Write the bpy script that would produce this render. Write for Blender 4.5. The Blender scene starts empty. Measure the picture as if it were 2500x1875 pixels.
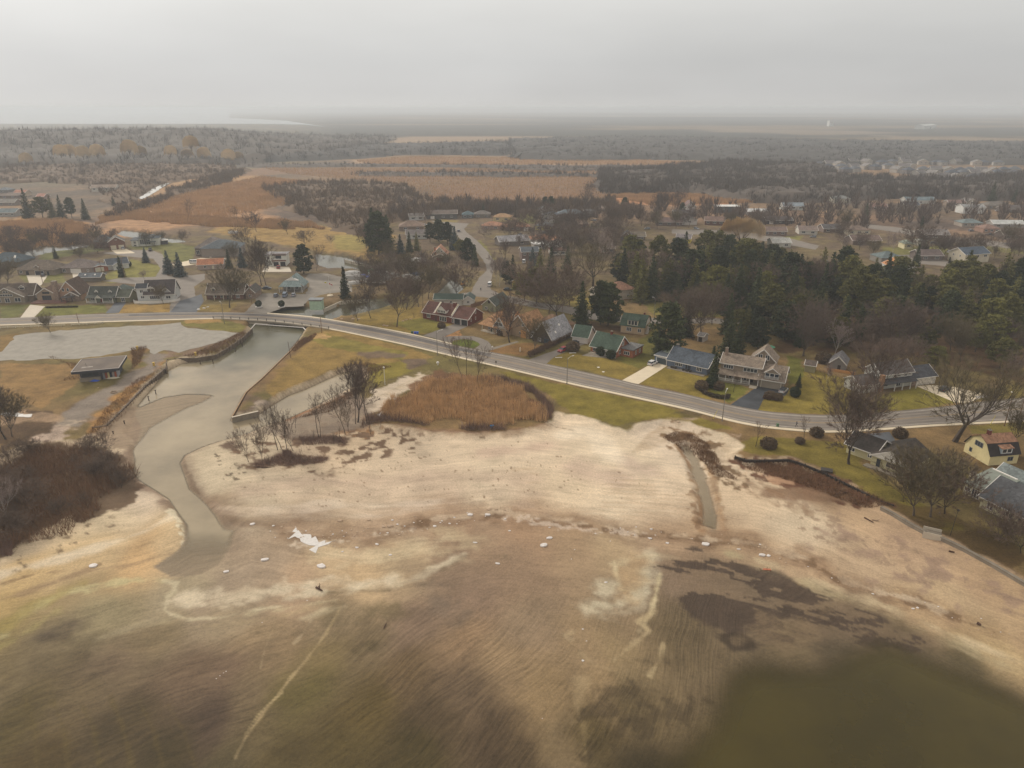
import bpy, bmesh, math, random
import numpy as np
from mathutils import Vector, Matrix
sc = bpy.context.scene
# ------------------------------------------------------------------ camera, sky, sun, exposure
H = 86.0; F = 1733.0; HOR = 264.0
PITCH = math.atan((937.5 - HOR) / F)
cam = bpy.data.cameras.new('camera'); co = bpy.data.objects.new('camera', cam); sc.collection.objects.link(co)
cam.sensor_width = 36.0; cam.lens = 36.0 * F / 2500.0; cam.clip_start = 1.0; cam.clip_end = 200000.0
co.location = (0, 0, H); co.rotation_euler = (math.pi / 2 - PITCH, 0, 0); sc.camera = co

SUN_EL = math.radians(30); SUN_AZ = math.radians(-48)       # azimuth measured from +Y towards +X
w = bpy.data.worlds.new('World'); sc.world = w; w.use_nodes = True
nt = w.node_tree; nt.nodes.clear()
out = nt.nodes.new('ShaderNodeOutputWorld'); bg = nt.nodes.new('ShaderNodeBackground')
sky = nt.nodes.new('ShaderNodeTexSky'); sky.sky_type = 'NISHITA'; sky.sun_disc = False
sky.sun_elevation = SUN_EL; sky.sun_rotation = SUN_AZ; sky.dust_density = 4.0
hsv = nt.nodes.new('ShaderNodeHueSaturation'); hsv.inputs['Saturation'].default_value = 0.15
tc = nt.nodes.new('ShaderNodeTexCoord'); sep = nt.nodes.new('ShaderNodeSeparateXYZ')
nt.links.new(tc.outputs['Generated'], sep.inputs[0])
rmp = nt.nodes.new('ShaderNodeValToRGB'); cr = rmp.color_ramp
cr.elements[0].position = 0.0; cr.elements[0].color = (6.2, 6.1, 5.9, 1)
cr.elements[1].position = 1.0; cr.elements[1].color = (9.6, 9.2, 8.6, 1)
for p_, c_ in ((0.02, (5.9, 5.84, 5.72, 1)), (0.055, (5.95, 5.94, 5.84, 1)), (0.09, (6.5, 6.48, 6.32, 1)), (0.13, (7.3, 7.24, 7.0, 1)), (0.2, (7.9, 7.75, 7.4, 1)), (0.4, (8.9, 8.6, 8.1, 1))):
    e = cr.elements.new(p_); e.color = c_
nt.links.new(sep.outputs['Z'], rmp.inputs[0])
# brighter cloud deck towards the sun side
dt = nt.nodes.new('ShaderNodeVectorMath'); dt.operation = 'DOT_PRODUCT'
dt.inputs[1].default_value = (math.sin(SUN_AZ), math.cos(SUN_AZ), 0.25)
nt.links.new(tc.outputs['Generated'], dt.inputs[0])
mr = nt.nodes.new('ShaderNodeMapRange'); mr.inputs[1].default_value = 0.2; mr.inputs[2].default_value = 1.05
mr.inputs[3].default_value = 0.93; mr.inputs[4].default_value = 1.07
nt.links.new(dt.outputs['Value'], mr.inputs[0])
mp = nt.nodes.new('ShaderNodeMapping'); mp.inputs['Scale'].default_value = (1.6, 1.6, 7.0); mp.inputs['Rotation'].default_value = (0.02, 0.09, 0.3)
nt.links.new(tc.outputs['Generated'], mp.inputs[0])
nz = nt.nodes.new('ShaderNodeTexNoise'); nz.inputs['Scale'].default_value = 1.6; nz.inputs['Detail'].default_value = 4; nz.inputs['Roughness'].default_value = 0.5
nt.links.new(mp.outputs[0], nz.inputs['Vector'])
mr2 = nt.nodes.new('ShaderNodeMapRange'); mr2.inputs[1].default_value = 0.3; mr2.inputs[2].default_value = 0.7
mr2.inputs[3].default_value = 0.94; mr2.inputs[4].default_value = 1.055
nt.links.new(nz.outputs['Fac'], mr2.inputs[0])
mu = nt.nodes.new('ShaderNodeMath'); mu.operation = 'MULTIPLY'
nt.links.new(mr.outputs[0], mu.inputs[0]); nt.links.new(mr2.outputs[0], mu.inputs[1])
vs = nt.nodes.new('ShaderNodeVectorMath'); vs.operation = 'SCALE'
nt.links.new(rmp.outputs[0], vs.inputs[0]); nt.links.new(mu.outputs[0], vs.inputs['Scale'])
mx = nt.nodes.new('ShaderNodeMix'); mx.data_type = 'RGBA'; mx.inputs['Factor'].default_value = 0.93
nt.links.new(sky.outputs[0], hsv.inputs['Color']); nt.links.new(hsv.outputs[0], mx.inputs[6]); nt.links.new(vs.outputs[0], mx.inputs[7])
bg.inputs['Strength'].default_value = 0.1
nt.links.new(mx.outputs[2], bg.inputs[0]); nt.links.new(bg.outputs[0], out.inputs[0])

sl = bpy.data.lights.new('sun', 'SUN'); so = bpy.data.objects.new('sun', sl); sc.collection.objects.link(so)
sl.energy = 2.3; sl.angle = math.radians(11); sl.color = (1.0, 0.93, 0.82)
sd_ = Vector((math.sin(SUN_AZ) * math.cos(SUN_EL), math.cos(SUN_AZ) * math.cos(SUN_EL), math.sin(SUN_EL)))
so.rotation_euler = sd_.to_track_quat('Z', 'Y').to_euler(); so.location = (-200, 200, 300)
sc.view_settings.view_transform = 'Standard'; sc.view_settings.look = 'None'
sc.view_settings.exposure = 0.05; sc.view_settings.gamma = 1.0
cy = sc.cycles
cy.max_bounces = 5; cy.diffuse_bounces = 2; cy.glossy_bounces = 2; cy.transmission_bounces = 2
cy.volume_bounces = 2; cy.transparent_max_bounces = 8; cy.caustics_reflective = False; cy.caustics_refractive = False
cy.use_denoising = True
try: cy.denoiser = 'OPENIMAGEDENOISE'
except Exception: pass
cy.sample_clamp_indirect = 4.0; cy.denoising_prefilter = 'ACCURATE'; cy.denoising_input_passes = 'RGB_ALBEDO_NORMAL'

# ------------------------------------------------------------------ helpers
WL = -1.6                                           # water level
def P(px, py, z=0.0):
    """point where the sight line through photo pixel (px,py) meets height z"""
    a = (px - 1250.0) / F; b = -(py - 937.5) / F
    d = Vector((a, math.cos(PITCH) + b * math.sin(PITCH), -math.sin(PITCH) + b * math.cos(PITCH)))
    t = (z - H) / d.z
    return Vector((d.x * t, d.y * t, z))
def L1(v):
    v = v / 255.0
    return v / 12.92 if v <= 0.04045 else ((v + 0.055) / 1.055) ** 2.4
def C(r, g, b, k=1.0):
    return (L1(r) * k, L1(g) * k, L1(b) * k)
def tag(o, label=None, cat=None, group=None, kind=None):
    if label: o['label'] = label
    if cat: o['category'] = cat
    if group: o['group'] = group
    if kind: o['kind'] = kind
    return o
def link(o):
    sc.collection.objects.link(o); return o
def empty(name, loc=(0, 0, 0), rz=0.0, label=None, cat=None, group=None):
    o = bpy.data.objects.new(name, None); link(o); o.location = loc; o.rotation_euler = (0, 0, rz)
    o.empty_display_size = 0.5
    return tag(o, label, cat, group)
def copy_tree(o, parent=None):
    c = o.copy(); link(c)
    if parent is not None:
        c.parent = parent; c.matrix_parent_inverse = Matrix()
    for ch in list(o.children): copy_tree(ch, c)
    return c
class MB:
    """collects faces, then links them as one mesh object"""
    def __init__(s): s.v = []; s.f = []
    def add(s, vs, fs):
        n = len(s.v); s.v.extend([tuple(q) for q in vs]); s.f.extend([tuple(i + n for i in f) for f in fs]); return s
    def box(s, x0, x1, y0, y1, z0, z1):
        return s.add([(x0,y0,z0),(x1,y0,z0),(x1,y1,z0),(x0,y1,z0),(x0,y0,z1),(x1,y0,z1),(x1,y1,z1),(x0,y1,z1)],
                     [(3,2,1,0),(4,5,6,7),(0,1,5,4),(1,2,6,5),(2,3,7,6),(3,0,4,7)])
    def quad(s, a, b, c, d): return s.add([a, b, c, d], [(0, 1, 2, 3)])
    def prism(s, poly, z0, z1):
        n = len(poly); vs = [(x, y, z0) for x, y in poly] + [(x, y, z1) for x, y in poly]
        fs = [tuple(range(n - 1, -1, -1)), tuple(range(n, 2 * n))] + [(i, (i + 1) % n, n + (i + 1) % n, n + i) for i in range(n)]
        return s.add(vs, fs)
    def tube(s, a, b, r0, r1, n=5):
        a = Vector(a); b = Vector(b); d = (b - a)
        if d.length < 1e-6: return s
        d.normalize(); u = d.orthogonal().normalized(); v = d.cross(u)
        vs = []
        for c, r in ((a, r0), (b, r1)):
            for i in range(n):
                t = 2 * math.pi * i / n; vs.append(c + u * (r * math.cos(t)) + v * (r * math.sin(t)))
        return s.add(vs, [(i, (i + 1) % n, n + (i + 1) % n, n + i) for i in range(n)] + [tuple(range(n - 1, -1, -1)), tuple(range(n, 2 * n))])
    def lathe(s, prof, n=12, cx=0, cy=0):
        vs = []; fs = []
        for r, z in prof:
            for i in range(n):
                t = 2 * math.pi * i / n; vs.append((cx + r * math.cos(t), cy + r * math.sin(t), z))
        for k in range(len(prof) - 1):
            for i in range(n):
                j = (i + 1) % n; fs.append((k * n + i, k * n + j, (k + 1) * n + j, (k + 1) * n + i))
        fs.append(tuple(range(n - 1, -1, -1))); fs.append(tuple((len(prof) - 1) * n + i for i in range(n)))
        return s.add(vs, fs)
    def slab(s, pts, t):
        """polygon in space thickened downwards along its normal"""
        ps = [Vector(p) for p in pts]; nrm = Vector((0, 0, 0))
        for i in range(len(ps)):
            a = ps[i]; b = ps[(i + 1) % len(ps)]; nrm += a.cross(b)
        nrm.normalize()
        if nrm.z < 0: ps.reverse(); nrm = -nrm
        n = len(ps); vs = ps + [p - nrm * t for p in ps]
        return s.add(vs, [tuple(range(n)), tuple(range(2 * n - 1, n - 1, -1))] + [(n + i, n + (i + 1) % n, (i + 1) % n, i) for i in range(n)])
    def build(s, name, mat, parent=None, smooth=False):
        me = bpy.data.meshes.new(name); me.from_pydata(s.v, [], s.f); me.update()
        if smooth: me.shade_smooth()
        if mat: me.materials.append(mat)
        o = bpy.data.objects.new(name, me); link(o)
        if parent is not None: o.parent = parent
        return o
def np_obj(name, V, T, mat, parent=None, smooth=False):
    """mesh from numpy vertex array (n,3) and triangle/quad index array (m,k)"""
    me = bpy.data.meshes.new(name); V = np.asarray(V, np.float32); T = np.asarray(T, np.int32)
    k = T.shape[1]
    me.vertices.add(len(V)); me.vertices.foreach_set('co', V.ravel())
    me.loops.add(T.size); me.loops.foreach_set('vertex_index', T.ravel())
    me.polygons.add(len(T)); me.polygons.foreach_set('loop_start', np.arange(0, T.size, k, dtype=np.int32))
    if smooth: me.polygons.foreach_set('use_smooth', np.ones(len(T), bool))
    me.update(calc_edges=True)
    if mat: me.materials.append(mat)
    o = bpy.data.objects.new(name, me); link(o)
    if parent is not None: o.parent = parent
    return o
# value noise in numpy
_rng = np.random.default_rng(7)
_lat = _rng.random((256, 256))
def vn(x, y, s, seed=0):
    x = x / s + seed * 17.3; y = y / s + seed * 9.1
    xi = np.floor(x).astype(int); yi = np.floor(y).astype(int); fx = x - xi; fy = y - yi
    fx = fx * fx * (3 - 2 * fx); fy = fy * fy * (3 - 2 * fy)
    a = _lat[xi % 256, yi % 256]; b = _lat[(xi + 1) % 256, yi % 256]; c = _lat[xi % 256, (yi + 1) % 256]; d = _lat[(xi + 1) % 256, (yi + 1) % 256]
    return (a * (1 - fx) + b * fx) * (1 - fy) + (c * (1 - fx) + d * fx) * fy - 0.5
def fbm(x, y, s, seed=0, o=4):
    r = 0; a = 1.0
    for k in range(o): r = r + a * vn(x, y, s / 2 ** k, seed + k * 3); a *= 0.5
    return r
def smooth(t, a, b):
    t = np.clip((t - a) / (b - a), 0, 1); return t * t * (3 - 2 * t)
def seg_dist(X, Y, pts):
    d = np.full(X.shape, 1e9)
    for (x0, y0), (x1, y1) in zip(pts[:-1], pts[1:]):
        dx, dy = x1 - x0, y1 - y0; l = dx * dx + dy * dy + 1e-12
        t = np.clip(((X - x0) * dx + (Y - y0) * dy) / l, 0, 1)
        d = np.minimum(d, (X - x0 - t * dx) ** 2 + (Y - y0 - t * dy) ** 2)
    return np.sqrt(d)
def inside(X, Y, pts):
    r = np.zeros(X.shape, bool); n = len(pts)
    for i in range(n):
        x0, y0 = pts[i]; x1, y1 = pts[(i + 1) % n]
        if y0 == y1: continue
        r ^= ((y0 > Y) != (y1 > Y)) & (X < (x1 - x0) * (Y - y0) / (y1 - y0) + x0)
    return r
def sdf(X, Y, pts):
    d = seg_dist(X, Y, list(pts) + [pts[0]]); return np.where(inside(X, Y, pts), d, -d)
def W(pts, z=0.0):
    return [tuple(P(x, y, z).xy) for x, y in pts]

# ------------------------------------------------------------------ materials
_m = {}
def mat(name, col, rough=0.85, var=0.12, scale=0.6, bump=0.0, metal=0.0, spec=0.3, pattern=None, pscale=1.0, objvar=0.0):
    """procedural painted / natural surface: base colour broken up by noise, optional brick or board or shingle pattern"""
    if name in _m: return _m[name]
    m = bpy.data.materials.new(name); m.use_nodes = True; n = m.node_tree; b = n.nodes['Principled BSDF']
    b.inputs['Roughness'].default_value = rough; b.inputs['Metallic'].default_value = metal; b.inputs['Specular IOR Level'].default_value = spec
    t = n.nodes.new('ShaderNodeTexCoord'); z = n.nodes.new('ShaderNodeTexNoise')
    z.inputs['Scale'].default_value = scale; z.inputs['Detail'].default_value = 6; z.inputs['Roughness'].default_value = 0.65
    src = t.outputs['Object']
    if objvar:
        oi = n.nodes.new('ShaderNodeObjectInfo'); ad = n.nodes.new('ShaderNodeVectorMath'); ad.operation = 'ADD'
        n.links.new(src, ad.inputs[0]); sc_ = n.nodes.new('ShaderNodeVectorMath'); sc_.operation = 'SCALE'; sc_.inputs['Scale'].default_value = 0.37
        n.links.new(oi.outputs['Location'], sc_.inputs[0]); n.links.new(sc_.outputs[0], ad.inputs[1]); src = ad.outputs[0]
    n.links.new(src, z.inputs['Vector'])
    r = n.nodes.new('ShaderNodeMapRange'); r.inputs[1].default_value = 0.25; r.inputs[2].default_value = 0.75
    r.inputs[3].default_value = 1 - var; r.inputs[4].default_value = 1 + var; n.links.new(z.outputs['Fac'], r.inputs[0])
    fac = r.outputs[0]
    if objvar:
        r2 = n.nodes.new('ShaderNodeMapRange'); r2.inputs[3].default_value = 1 - objvar; r2.inputs[4].default_value = 1 + objvar
        n.links.new(oi.outputs['Random'], r2.inputs[0]); mm = n.nodes.new('ShaderNodeMath'); mm.operation = 'MULTIPLY'
        n.links.new(fac, mm.inputs[0]); n.links.new(r2.outputs[0], mm.inputs[1]); fac = mm.outputs[0]
    if pattern:
        if pattern == 'board':
            k = n.nodes.new('ShaderNodeTexWave'); k.bands_direction = 'Z'; k.wave_profile = 'SAW'; k.inputs['Scale'].default_value = pscale
            n.links.new(t.outputs['Object'], k.inputs['Vector']); q = k.outputs['Fac']; lo = 0.86
        elif pattern == 'plank':
            k = n.nodes.new('ShaderNodeTexWave'); k.bands_direction = 'X'; k.wave_profile = 'SAW'; k.inputs['Scale'].default_value = pscale
            n.links.new(t.outputs['Object'], k.inputs['Vector']); q = k.outputs['Fac']; lo = 0.75
        else:
            k = n.nodes.new('ShaderNodeTexVoronoi'); k.inputs['Scale'].default_value = pscale
            n.links.new(t.outputs['Object'], k.inputs['Vector']); s2 = n.nodes.new('ShaderNodeSeparateColor')
            n.links.new(k.outputs['Color'], s2.inputs[0]); q = s2.outputs[0]; lo = 0.72
        r3 = n.nodes.new('ShaderNodeMapRange'); r3.inputs[3].default_value = lo; r3.inputs[4].default_value = 2 - lo - 0.05
        n.links.new(q, r3.inputs[0]); m3 = n.nodes.new('ShaderNodeMath'); m3.operation = 'MULTIPLY'
        n.links.new(fac, m3.inputs[0]); n.links.new(r3.outputs[0], m3.inputs[1]); fac = m3.outputs[0]
    v = n.nodes.new('ShaderNodeVectorMath'); v.operation = 'SCALE'; v.inputs[0].default_value = col[:3]
    n.links.new(fac, v.inputs['Scale']); n.links.new(v.outputs[0], b.inputs['Base Color'])
    if bump:
        bp = n.nodes.new('ShaderNodeBump'); bp.inputs['Distance'].default_value = bump; n.links.new(z.outputs['Fac'], bp.inputs['Height'])
        n.links.new(bp.outputs[0], b.inputs['Normal'])
    _m[name] = m; return m
# ------------------------------------------------------------------ shore lines (photo pixels, laid onto their own height)
RIVER = [(619,796),(745,804),(741,815),(732,828),(724,841),(709,859),(673,893),(637,929),(599,962),(566,1026),(600,1020),(631,1010),(662,988),(707,962),(744,949),(781,932),(827,912),(863,903),(884,908),(885,925),(863,944),
         (830,960),(790,982),(745,1004),(700,1024),(641,1042),(605,1059),(566,1070),(520,1083),(490,1094),(452,1112),(441,1131),(452,1161),(464,1194),(502,1228),(528,1258),(550,1291),
         (570,1296),(562,1337),(535,1378),(490,1401),(415,1408),(377,1384),(434,1344),(452,1321),(452,1284),(430,1250),(411,1220),(377,1197),(339,1174),(324,1156),(328,1125),(324,1103),
         (336,1073),(345,1050),(330,1010),(335,990),(360,960),(404,905),(443,887),(478,881),(501,881),(527,872),(555,854),(592,829),(612,808)]
BAR = [(325,1000),(344,993),(372,981),(400,970),(454,962),(500,963),(523,966),(490,984),(454,997),(400,1026),(366,1046),(345,1075),(330,1085),(300,1060)]
BEACH = [(-400,1130),(0,1112),(100,1082),(190,1078),(245,1056),(262,1040),(300,1000),(345,950),(380,915),(403,893),(440,876),(478,872),(527,864),(555,846),(592,822),(613,792),(748,797),
         (736,826),(715,850),(675,888),(638,924),(599,956),(566,1016),(631,1000),(662,979),(707,953),(744,940),(781,923),(827,903),(863,894),(895,902),(893,930),(870,955),(850,985),(880,1005),(905,1040),
         (980,1045),(1060,1058),(1150,1063),(1250,1058),(1330,1040),(1363,1011),(1420,1019),(1477,1035),(1502,1047),(1528,1052),(1569,1035),(1616,1027),(1680,1035),(1727,1051),(1775,1063),(1816,1092),
         (1794,1111),(1819,1120),(1857,1122),(1927,1120),(1952,1128),(2009,1151),(2085,1189),(2151,1235),(2259,1296),(2290,1306),(2354,1337),(2500,1420),(2900,1640),(3600,2300),(-1100,2300)]
LOWER = [(-500,1500),(0,1405),(150,1375),(300,1350),(380,1330),(450,1300),(560,1285),(600,1262),(700,1268),(800,1282),(900,1290),(1000,1275),(1143,1255),(1238,1250),(1330,1262),(1400,1272),(1458,1280),(1585,1302),(1696,1312),(1838,1325),
         (2000,1378),(2037,1404),(2148,1445),(2243,1464),(2354,1512),(2500,1560),(2900,1740),(3600,2300),(-1100,2300)]
BAY = [(1430,2300),(1500,1880),(1600,1800),(1660,1740),(1700,1660),(1750,1605),(1849,1590),(1960,1584),(2050,1545),(2120,1520),(2211,1545),(2330,1595),(2433,1633),(2560,1682),(2900,1810),(3400,2300)]
DITCH = [(1662,1090),(1680,1088),(1706,1120),(1722,1160),(1734,1210),(1748,1262),(1745,1290),(1722,1280),(1712,1230),(1700,1180),(1680,1130)]
CANALS = [[(812,764),(835,742),(870,733),(955,728),(965,745),(925,759),(880,770),(850,776),(822,776)],
          [(600,800),(640,762),(700,752),(790,748),(830,750),(825,780),(760,800),(745,806),(640,806)],
          [(1060,722),(1085,698),(1101,682),(1128,694),(1132,708),(1105,728)],
          [(770,618),(800,620),(842,626),(885,638),(930,650),(960,665),(945,678),(900,668),(863,660),(800,658),(775,650)],
          [(15,634),(72,632),(116,620),(204,608),(235,590),(208,585),(126,594),(87,606),(30,622)],
          [(285,572),(300,562),(340,566),(400,580),(440,584),(460,592),(430,596),(380,590),(310,580)],
          [(335,486),(363,467),(431,434),(440,436),(375,470),(345,489)]]
def ground_z(X, Y):
    z = np.zeros(X.shape)
    R = np.hypot(X, Y)
    near = R < 520
    x = X[near]; y = Y[near]; zz = z[near]
    d = sdf(x, y, W(BEACH, -0.4)); zz = zz * (1 - smooth(d, -0.5, 3.0)) - 0.95 * smooth(d, -0.5, 3.0)
    d = sdf(x, y, W(LOWER, -1.2)); zz = zz + (-1.52 - zz) * smooth(d + fbm(x, y, 6, 3) * 1.5, -3, 2) - np.clip(d, 0, 90) * 0.0016
    zz = np.where(d > -10, zz + fbm(x, y, 25, 5) * 0.10, zz + fbm(x, y, 9, 6) * 0.22 * smooth(sdf(x, y, W(BEACH, -0.4)), 0, 6))
    d = sdf(x, y, W(BAY, WL)); zz = zz - 0.9 * smooth(d, -1, 16) - 0.02 * np.clip(d, 0, 60)
    dr = sdf(x, y, W(RIVER, WL)); t = smooth(dr, -1.6, 1.4)
    zz = zz + ((-2.25 + .52 * (1 - smooth(y, 124, 150))) - zz) * t
    d = sdf(x, y, W(BAR, WL)); zz = zz + (-1.50 - zz) * smooth(d, -2, 1.5)
    d = sdf(x, y, W(DITCH, WL)) + fbm(x, y, 4, 17) * 1.3; zz = zz + (-1.95 - zz) * smooth(d, -1.8, 0.9)
    z[near] = zz
    for poly in CANALS:
        pw = W(poly, WL); xs = [p[0] for p in pw]; ys = [p[1] for p in pw]
        m = (X > min(xs) - 8) & (X < max(xs) + 8) & (Y > min(ys) - 8) & (Y < max(ys) + 8)
        if m.any():
            d = sdf(X[m], Y[m], pw); e = 1.5 if min(ys) < 420 else 3.0
            zz = z[m]; z[m] = zz + (-2.3 - zz) * smooth(d, -e, 0.7)
    # low wooded ridge far to the left, in front of the open lake
    az = np.degrees(np.arctan2(X, Y))
    ridge = smooth(R, 1150, 1800) * (1 - smooth(R, 2000, 2600)) * (1 - smooth(az, -24, -13))
    z = z + (27 + fbm(X, Y, 420, 11) * 6) * ridge
    # faint rolling far country
    z = z + smooth(R, 2500, 9000) * (1 - smooth(R, 15000, 25000)) * (fbm(X, Y, 1800, 4) * 14 + 8) * smooth(az, -16, -8)
    return z
def zat(x, y): return float(ground_z(np.array([float(x)]), np.array([float(y)]))[0])
def G(px, py, it=3):
    """ground point seen at photo pixel (px,py), terrain height included"""
    z = 0.0
    for _ in range(it):
        p = P(px, py, z); z = zat(p.x, p.y)
    p = P(px, py, z); return p

# polar tessellation, finer near the camera
NA = 1180; th = np.radians(np.linspace(-54, 54, NA))
r = [52.0]
while r[-1] < 350: r.append(r[-1] * 1.0043)
while r[-1] < 2300: r.append(r[-1] * 1.0085)
while r[-1] < 90000: r.append(r[-1] * 1.04)
r = np.array(r); NR = len(r)
RR, TT = np.meshgrid(r, th, indexing='ij'); GX = (RR * np.sin(TT)).ravel(); GY = (RR * np.cos(TT)).ravel()
GZ = ground_z(GX, GY)
ii = np.arange(NR * NA).reshape(NR, NA)
GF = np.stack([ii[:-1, :-1].ravel(), ii[:-1, 1:].ravel(), ii[1:, 1:].ravel(), ii[1:, :-1].ravel()], 1)[:, ::-1]
# ------------------------------------------------------------------ ground colours (materials of the ground: grass, sand, mud, reed bed)
K = 0.98
GR = np.hypot(GX, GY); GAZ = np.degrees(np.arctan2(GX, GY))
col = np.zeros((len(GX), 3)); att = np.zeros((len(GX), 3))      # att: grass grain, streak, wetness
def cc(c): return np.array(C(*c)) * K
def near_mask(xs, ys, m):
    return np.nonzero((GX > min(xs) - m) & (GX < max(xs) + m) & (GY > min(ys) - m) & (GY < max(ys) + m))[0]
def blend(idx, a, c, ga=None):
    a = a[:, None]
    col[idx] = col[idx] * (1 - a) + np.array(cc(c)) * a
    if ga is not None: att[idx] = att[idx] * (1 - a) + np.array(ga, float) * a
def ppoly(pts, c, z=0.0, soft=1.0, op=1.0, edge=1.0, es=4.0, ga=None, tex=0.0, ts=5.0, seed=1, thr=0.0):
    """soft edged patch; edge = how ragged its outline is (metres); tex = how patchy its inside is"""
    pw = W(pts, z); xs = [p[0] for p in pw]; ys = [p[1] for p in pw]
    if min(ys) < 330: soft *= .55; tex *= .55; edge *= 1.15
    idx = near_mask(xs, ys, soft + edge * 2); x = GX[idx]; y = GY[idx]
    d = sdf(x, y, pw) + fbm(x, y, es, seed) * edge * 2
    a = smooth(d, -soft, soft) * op
    if tex: a = a * smooth(fbm(x, y, ts, seed + 5, 5), thr - tex * 0.5, thr + tex * 0.5)
    blend(idx, a, c, ga)
def pline(pts, wd, c, z=0.0, soft=0.6, op=1.0, edge=0.5, es=3.0, ga=None, seed=2, brk=0.0, taper=False):
    pw = W(pts, z); xs = [p[0] for p in pw]; ys = [p[1] for p in pw]
    idx = near_mask(xs, ys, wd + soft + edge * 2 + 1); x = GX[idx]; y = GY[idx]
    d = wd / 2 - seg_dist(x, y, pw) + fbm(x, y, es, seed) * edge * 2
    a = smooth(d, -soft, soft) * op
    if brk: a = a * smooth(fbm(x, y, es * 2.5, seed + 8), -brk, brk * 0.3)
    blend(idx, a, c, ga)
# far country, zone by zone
ALL = np.arange(len(GX))
big = fbm(GX, GY, 160, 20); mid_ = fbm(GX, GY, 38, 21); sm = fbm(GX, GY, 9, 22)
lin = lambda c: cc(c)
def mixc(a, b, t): return lin(a) * (1 - t[:, None]) + lin(b) * t[:, None]
g = mixc((128, 104, 62), (108, 98, 48), smooth(mid_, -.3, .4)); g = g * (1 + sm[:, None] * 0.28)
col[:] = g; att[:] = (1, 0, 0)
# village band, duller
t = smooth(GR, 300, 420)[:, None]; col = col * (1 - t) + mixc((104, 88, 66), (112, 98, 62), smooth(sm, -.3, .3)) * t
# marsh
mt = smooth(GR, 560, 640)[:, None]; mm = mixc((138, 110, 80), (98, 84, 70), smooth(big * 0.8 + mid_ * 0.7, -.25, .45))
mm = mm * (1 + sm[:, None] * 0.25); col = col * (1 - mt) + mm * mt
# far forest floor and fields
ft = smooth(GR + big * 300, 1350, 1700)[:, None]
band = fbm(GX * 0.35, GY * 1.3, 700, 31)
ff = mixc((66, 62, 54), (118, 98, 72), smooth(band, .15, .34)); ff = ff * (1 + mid_[:, None] * .3)
col = col * (1 - ft) + ff * ft
att[:, 0] = 1.0

rp = smooth(GR, 950, 1100) * (1 - smooth(GAZ, -18, -12)); col = col * (1 - rp[:, None]) + mixc((92,84,72), (120,106,80), smooth(mid_, -.2, .4)) * rp[:, None]
# marsh pieces
ppoly([(250,562),(262,520),(330,480),(440,445),(560,425),(640,430),(760,445),(720,470),(650,480),(640,505),(700,530),(720,560),(500,548),(380,560),(300,575)], (164, 126, 84), soft=8, edge=14, es=40)
ppoly([(470,500),(560,492),(620,497),(580,508),(500,508)], (164, 148, 128), soft=5, edge=14, es=20, op=.7, tex=.4)
pline([(560,470),(640,475)], 14, (188, 146, 92), soft=6, op=.6, edge=8, es=30)
ppoly([(0,545),(60,532),(150,535),(210,545),(235,575),(200,590),(90,595),(0,620)], (172, 126, 68), soft=5, edge=8, es=25)
ppoly([(860,392),(1000,382),(1300,386),(1500,388),(1700,395),(1850,402),(1700,405),(1400,402),(1100,402),(900,403)], (164, 134, 104), soft=10, edge=20, es=80)
ppoly([(640,410),(900,408),(1300,414),(1640,412),(1700,425),(1500,440),(1500,485),(1250,500),(1050,500),(1000,450),(850,430),(700,425),(560,425)], (134, 104, 80), soft=12, edge=25, es=90, tex=.9, ts=120, thr=-.15)
ppoly([(1480,478),(1600,470),(1750,478),(1850,492),(1800,500),(1600,500),(1490,492)], (170, 118, 76), soft=6, edge=10, es=40)
ppoly([(870,340),(1000,333),(1250,333),(1500,336),(1350,352),(1100,358),(900,360)], (158, 130, 100), soft=30, edge=40, es=150, op=.8)
ppoly([(2150,330),(2500,338),(2500,350),(2200,345)], (140, 118, 92), soft=30, edge=50, es=150, op=.6)
ppoly([(1750,314),(2100,318),(2300,326),(2000,328),(1760,322)], (150, 128, 104), soft=60, edge=80, es=300, op=.6)
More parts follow.
